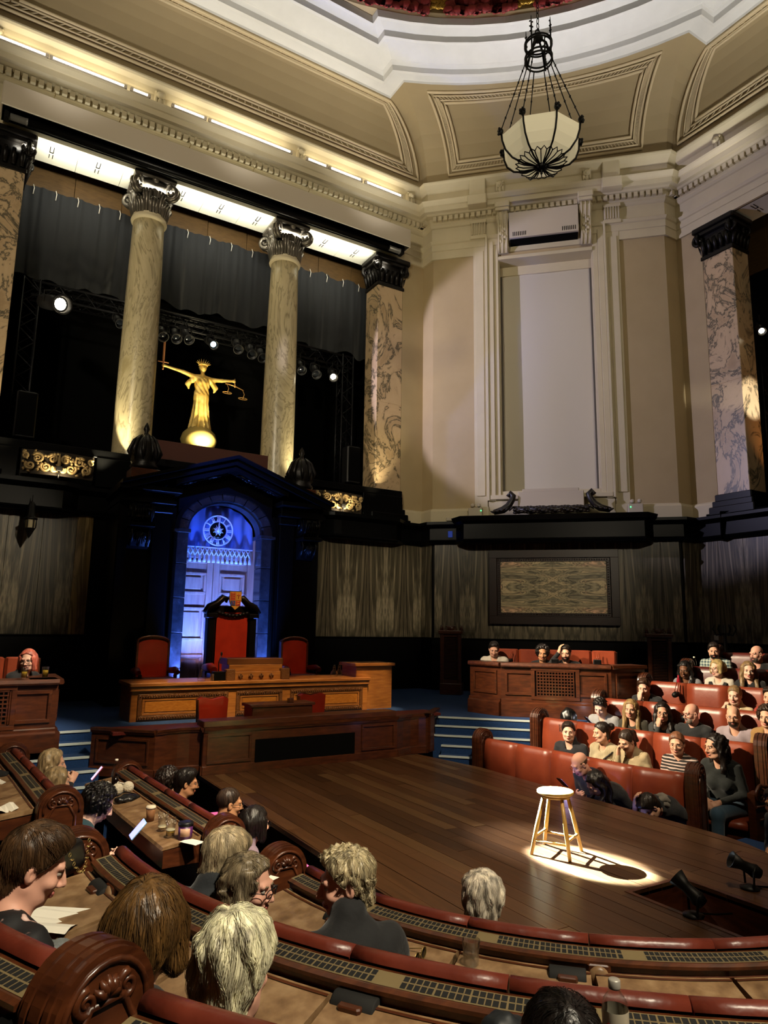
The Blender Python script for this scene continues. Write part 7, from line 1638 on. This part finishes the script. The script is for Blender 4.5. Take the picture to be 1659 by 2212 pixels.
# cup, sunglasses, keys on the first curved desk
tumbler(*cpt(2.33, 215.6), ZS1-.005, 'clear plastic cup half full of water on the curved desk', (.55, WATER), .115, .040, 'cup', 'plastic_cup')
sgl = empty('sunglasses', cpt(2.40, 210.6)+(ZS1+.01,), math.radians(30), 'gold-rimmed sunglasses lying on the curved desk', 'sunglasses')
for x in (-.033, .033):
    MB().tube([(x+.025*math.cos(t), 0, .022+.023*math.sin(t)) for t in np.linspace(0, 2*PI, 17)[:-1]], .0025, 5, closed=True).build('rim', BRASS, sgl); q = MB(); q.lathe([(0, -.001), (.024, -.001), (.024, .001), (0, .001)], (0, 0, 0), 16); q.xf(Matrix.Translation((x, 0, .022)) @ Matrix.Rotation(PI/2, 4, 'X')); q.build('lens', mat('dark_glass', '0a0907', rough=.1), sgl)
    MB().tube([(x*1.75, 0, .03), (x*1.7, .09, .01)], .002, 5).build('temple', BRASS, sgl)
MB().tube([(-.008, 0, .026), (.008, 0, .026)], .002, 5).build('bridge', BRASS, sgl)
ky = empty('key_ring', cpt(2.45, 212.6)+(ZS1,), 0, 'small ring of keys near the sunglasses', 'keys'); MB().tube([(.016*math.cos(t), .016*math.sin(t), .004) for t in np.linspace(0, 2*PI, 13)[:-1]], .002, 5, closed=True).build('ring', BRASS, ky); Bx('key', .014, -.005, .002, .06, .005, .005, BRASS, ky, .001)
# soft drink bottle in the foreground
sb = empty('cola_bottle', (1.60, 1.41, 1.325), 0, 'plastic cola bottle with silver cap and red lettering in the foreground', 'bottle')
MB().lathe([(0, 0), (.030, 0), (.033, .012), (.033, .05), (.034, .12), (.034, .19), (.031, .203), (.0145, .228), (.0125, .237)], (0, 0, 0), 24, cap=False).build('bottle', GLASSM, sb); MB().lathe([(.0155, .232), (.016, .236), (.016, .252), (.013, .255), (0, .255)], (0, 0, 0), 18).build('cap', mat('silver_cap', '9a958c', rough=.4, metal=.3), sb)
MB().lathe([(0, .004), (.029, .006), (.0312, .10), (0, .10)], (0, 0, 0), 18).build('drink', COLA, sb); MB().lathe([(.0343, .118), (.0346, .122), (.0346, .18), (.0343, .184)], (0, 0, 0), 24, cap=False).build('label', mat('silver_label', 'b5ac98', rough=.4, metal=.2), sb)
def text(body, size, m, parent, loc, rot, name='lettering', ext=.0008):
    c = bpy.data.curves.new(name, 'FONT'); c.body = body; c.size = size; c.extrude = ext; c.align_x = 'CENTER'; c.align_y = 'CENTER'; o = bpy.data.objects.new(name, c); COL.objects.link(o); dg = bpy.context.evaluated_depsgraph_get(); me = bpy.data.meshes.new_from_object(o.evaluated_get(dg)); bpy.data.objects.remove(o)
    me.materials.clear(); me.materials.append(m); q = link(me, name, parent, loc); q.rotation_euler = rot; return q
bend = text('Coke', .027, mat('label_red', 'a8141c', rough=.5), sb, None, (0, 0, 0)); az = math.atan2(-1.70, -1.915)
for v in bend.data.vertices: x, y, z = v.co; a = az+x/.0352; rr = .0352+z*.5; v.co = (rr*math.cos(a), rr*math.sin(a), .15+y+x*.15)
# desk numbers
def deskno(t, r, a, z): 
    p = cpt(r, a); o = empty('desk_number', p+(z,), math.radians(a+90)+PI, {'56': 'white desk number 56 on the second curved desk at the bottom', '31': 'white desk number 31 on the first curved desk', '32': 'white desk number 32 on the first curved desk at the right edge'}[t], 'number'); text(t, .03, PAPER, o, (0, 0, .002), (0, 0, 0), 'digits', .0006)
deskno('56', 3.38, 214.6, ZS2+.002); deskno('31', 2.40, 229, ZS1+.004); deskno('32', 2.36, 238.5, ZS1+.004)
# handbag with chain, plastic bag and programme by the flowered top, quilted jacket at the bottom
hbg = empty('handbag', cpt(3.36, 181.5)+(ZS2-.01,), .8, 'black leather handbag with a gold chain on the desk', 'bag')
S = SDF((-.12, -.07, -.01), (.12, .07, .19), .008); S.cap((-.07, 0, .05), (.07, 0, .05), .05, .05, .02, sc=(1, .8, 1)); S.cap((-.06, 0, .11), (.06, 0, .11), .045, .045, .03, sc=(1, .7, 1)); v, f = S.mesh(); link(npmesh('bag_body', v, f, mat('bag_leather', '0c0b0a', rough=.35)), 'bag_body', hbg); q = MB()
for k in range(16): t = k/15; p = (.09-.16*t, -.05-.03*math.sin(PI*t), .14-.12*math.sin(PI*t)); q.tube([(p[0]+.009*math.cos(u), p[1]+(.009*math.sin(u) if k % 2 else 0), p[2]+(0 if k % 2 else .009*math.sin(u))) for u in np.linspace(0, 2*PI, 9)[:-1]], .0022, 4, closed=True)
q.build('chain', BRASS, hbg)
cpv = mat('clear_film', 'b9c0c0', rough=.15, trans=.7, ior=1.1); pb = empty('plastic_pouch', cpt(3.62, 194)+(ZS2-.04,), .6, 'crinkled clear plastic packet beside the flowered top', 'packet'); S = SDF((-.13, -.1, -.01), (.13, .1, .06), .008); S.ell((0, 0, .015), (.11, .08, .022), .02); X, Y, Z = S.grid(); S.F -= (.006*np.sin(X*80+2*np.sin(Y*60))*np.sin(Y*70)).astype(np.float32); v, f = S.mesh(); link(npmesh('film', v, f, cpv), 'film', pb)
sheet(*cpt(3.55, 190), ZS2-.01, .9, .22, .3, 'white programme sheet in front of the flowered top', tilt=1.)
qj = empty('quilted_jacket', (1.42, 1.53, 1.30), .9, 'dark quilted jacket heaped on the desk at the bottom', 'jacket'); S = SDF((-.24, -.17, -.05), (.24, .17, .2), .009); S.ell((0, 0, .04), (.19, .11, .09), .03); S.cap((-.15, .03, .05), (.02, .08, .1), .05, .06, .03); X, Y, Z = S.grid(); S.F -= (.007*np.abs(np.sin((X+Y)*48))*np.abs(np.sin((X-Y)*48))+.01*np.sin(X*22)).astype(np.float32); v, f = S.mesh(); link(npmesh('shell', v, f, mat('quilt', '12161a', rough=.5)), 'shell', qj); MB().tube([(-.1, -.1, .06), (0, -.12, .12), (.12, -.08, .08)], .02, 8).build('strap', mat('strap_black'), qj)
# glasses on the left dock, drinks in the right block
tumbler(.70, 9.02, 1.865, 'beer glass on the left dock in front of the pink-haired woman', (.6, BEER), .13, .038, 'glass', 'pint_glass'); tumbler(.92, 9.06, 1.865, 'beer glass at the corner of the left dock', (.7, BEER), .13, .038, 'glass', 'pint_glass')
wbt = empty('water_bottle', (9.95, 6.93, 1.93), 0, 'small clear water bottle next to the plaid shirt', 'bottle'); MB().lathe([(0, 0), (.03, 0), (.032, .12), (.014, .17), (.014, .185)], (0, 0, 0), 12, cap=False).build('bottle', GLASSM, wbt); MB().lathe([(.016, .18), (.016, .2), (0, .2)], (0, 0, 0), 10).build('cap', PAPER, wbt)
rd = empty('red_drink_bottle', (9.30, 6.76, 1.69), 0, 'red drink bottle in front of the woman with long black hair', 'bottle'); MB().lathe([(0, 0), (.028, 0), (.03, .1), (.013, .15), (.013, .18), (0, .18)], (0, 0, 0), 12).build('bottle', mat('red_juice', '8a1220', rough=.2), rd)
tumbler(6.98, 6.88, 1.17, 'plastic cup in front of the smiling person in navy', (.6, WATER), .1, .04, 'cup', 'plastic_cup')
bkp = empty('black_rucksack', (7.42, 7.18, 1.18), 0, 'black rucksack behind the second right bench', 'bag'); S = SDF((-.16, -.15, -.02), (.16, .15, .3), .01); S.ell((0, 0, .12), (.12, .11, .14), .03); X, Y, Z = S.grid(); S.F -= (.008*np.sin(X*40+Z*30)*np.sin(Y*45)).astype(np.float32); v, f = S.mesh(); link(npmesh('body', v, f, mat('black_nylon')), 'body', bkp); MB().tube([(-.05, -.1, .2), (-.08, -.14, .1), (-.05, -.1, .02)], .012, 6).build('strap', mat('black_nylon'), bkp)
# pink leaflets at the stage edge, their lit look put in as emission
PINK = mat('pink_card_glow', 'd060a0', rough=.6, emit='d060a0', estr=.35)
for k, (x, y, lab) in enumerate(((2.28, 4.78, 'pink leaflet with added glow at the stage edge beside the carved bench end'), (2.16, 6.35, 'pink leaflet with added glow at the stage edge near the shaved head'), (2.30, 5.1, 'pink leaflet with added glow at the stage edge by the lilac shirt'))): Bx('pink_leaflet', -.04, -.16, 0, .04, .16, .012, PINK, None, loc=(x, y, .80), rz=-.05, label=lab, cat='strip light')
# strap microphones on the bench backs and dock
for p, lab in (((8.93, 6.55, 1.62), 'strap microphone left of the cream coat on the fourth right bench'), ((8.10, 6.75, 1.40), 'strap microphone beside the long blonde hair'), ((8.28, 5.95, 1.40), 'strap microphone between the fist-at-chin woman and the bald man'), ((8.47, 4.95, 1.40), 'strap microphone near the right frame edge'),
               ((8.05, 9.10, 1.98), 'strap microphone on the dock bench right of the white shirt'), ((8.45, 8.70, 1.98), 'strap microphone on the dock bench behind the curly-haired woman'), ((9.05, 8.1, 1.98), 'strap microphone on the dock bench right of the man with hand on head')): mic(p, lab)
for x, y, lab in ((8.0, 8.0, 'small black speaker on the dock rim in front of the white shirt'), (8.45, 7.55, 'small black speaker on the right half of the dock rim')):
    o = empty('dock_speaker', (x, y, DZ+.80), -PI/4, lab, 'speaker'); Bx('case', -.06, -.03, 0, .06, .03, .07, GREYP, o, .012); Bx('grille', -.05, -.034, .01, .05, -.029, .06, BLACKM, o, .002)

mo = empty('monitor_box', (.17, 1.86, 1.47), .6, 'black boxy monitor with a round lens at the bottom left corner', 'monitor'); Bx('case', -.12, -.09, 0, .12, .09, .12, GREYP, mo, .015); Bx('visor', -.11, -.12, .11, .11, .09, .125, BLACKM, mo, .004)
q = MB(); q.lathe([(0, -.02), (.035, -.02), (.038, .03), (.03, .035), (0, .028)], (0, 0, 0), 18); q.xf(Matrix.Translation((.09, .0, .06)) @ Matrix.Rotation(PI/2, 4, 'Y')); q.build('lens', BLACK, mo)
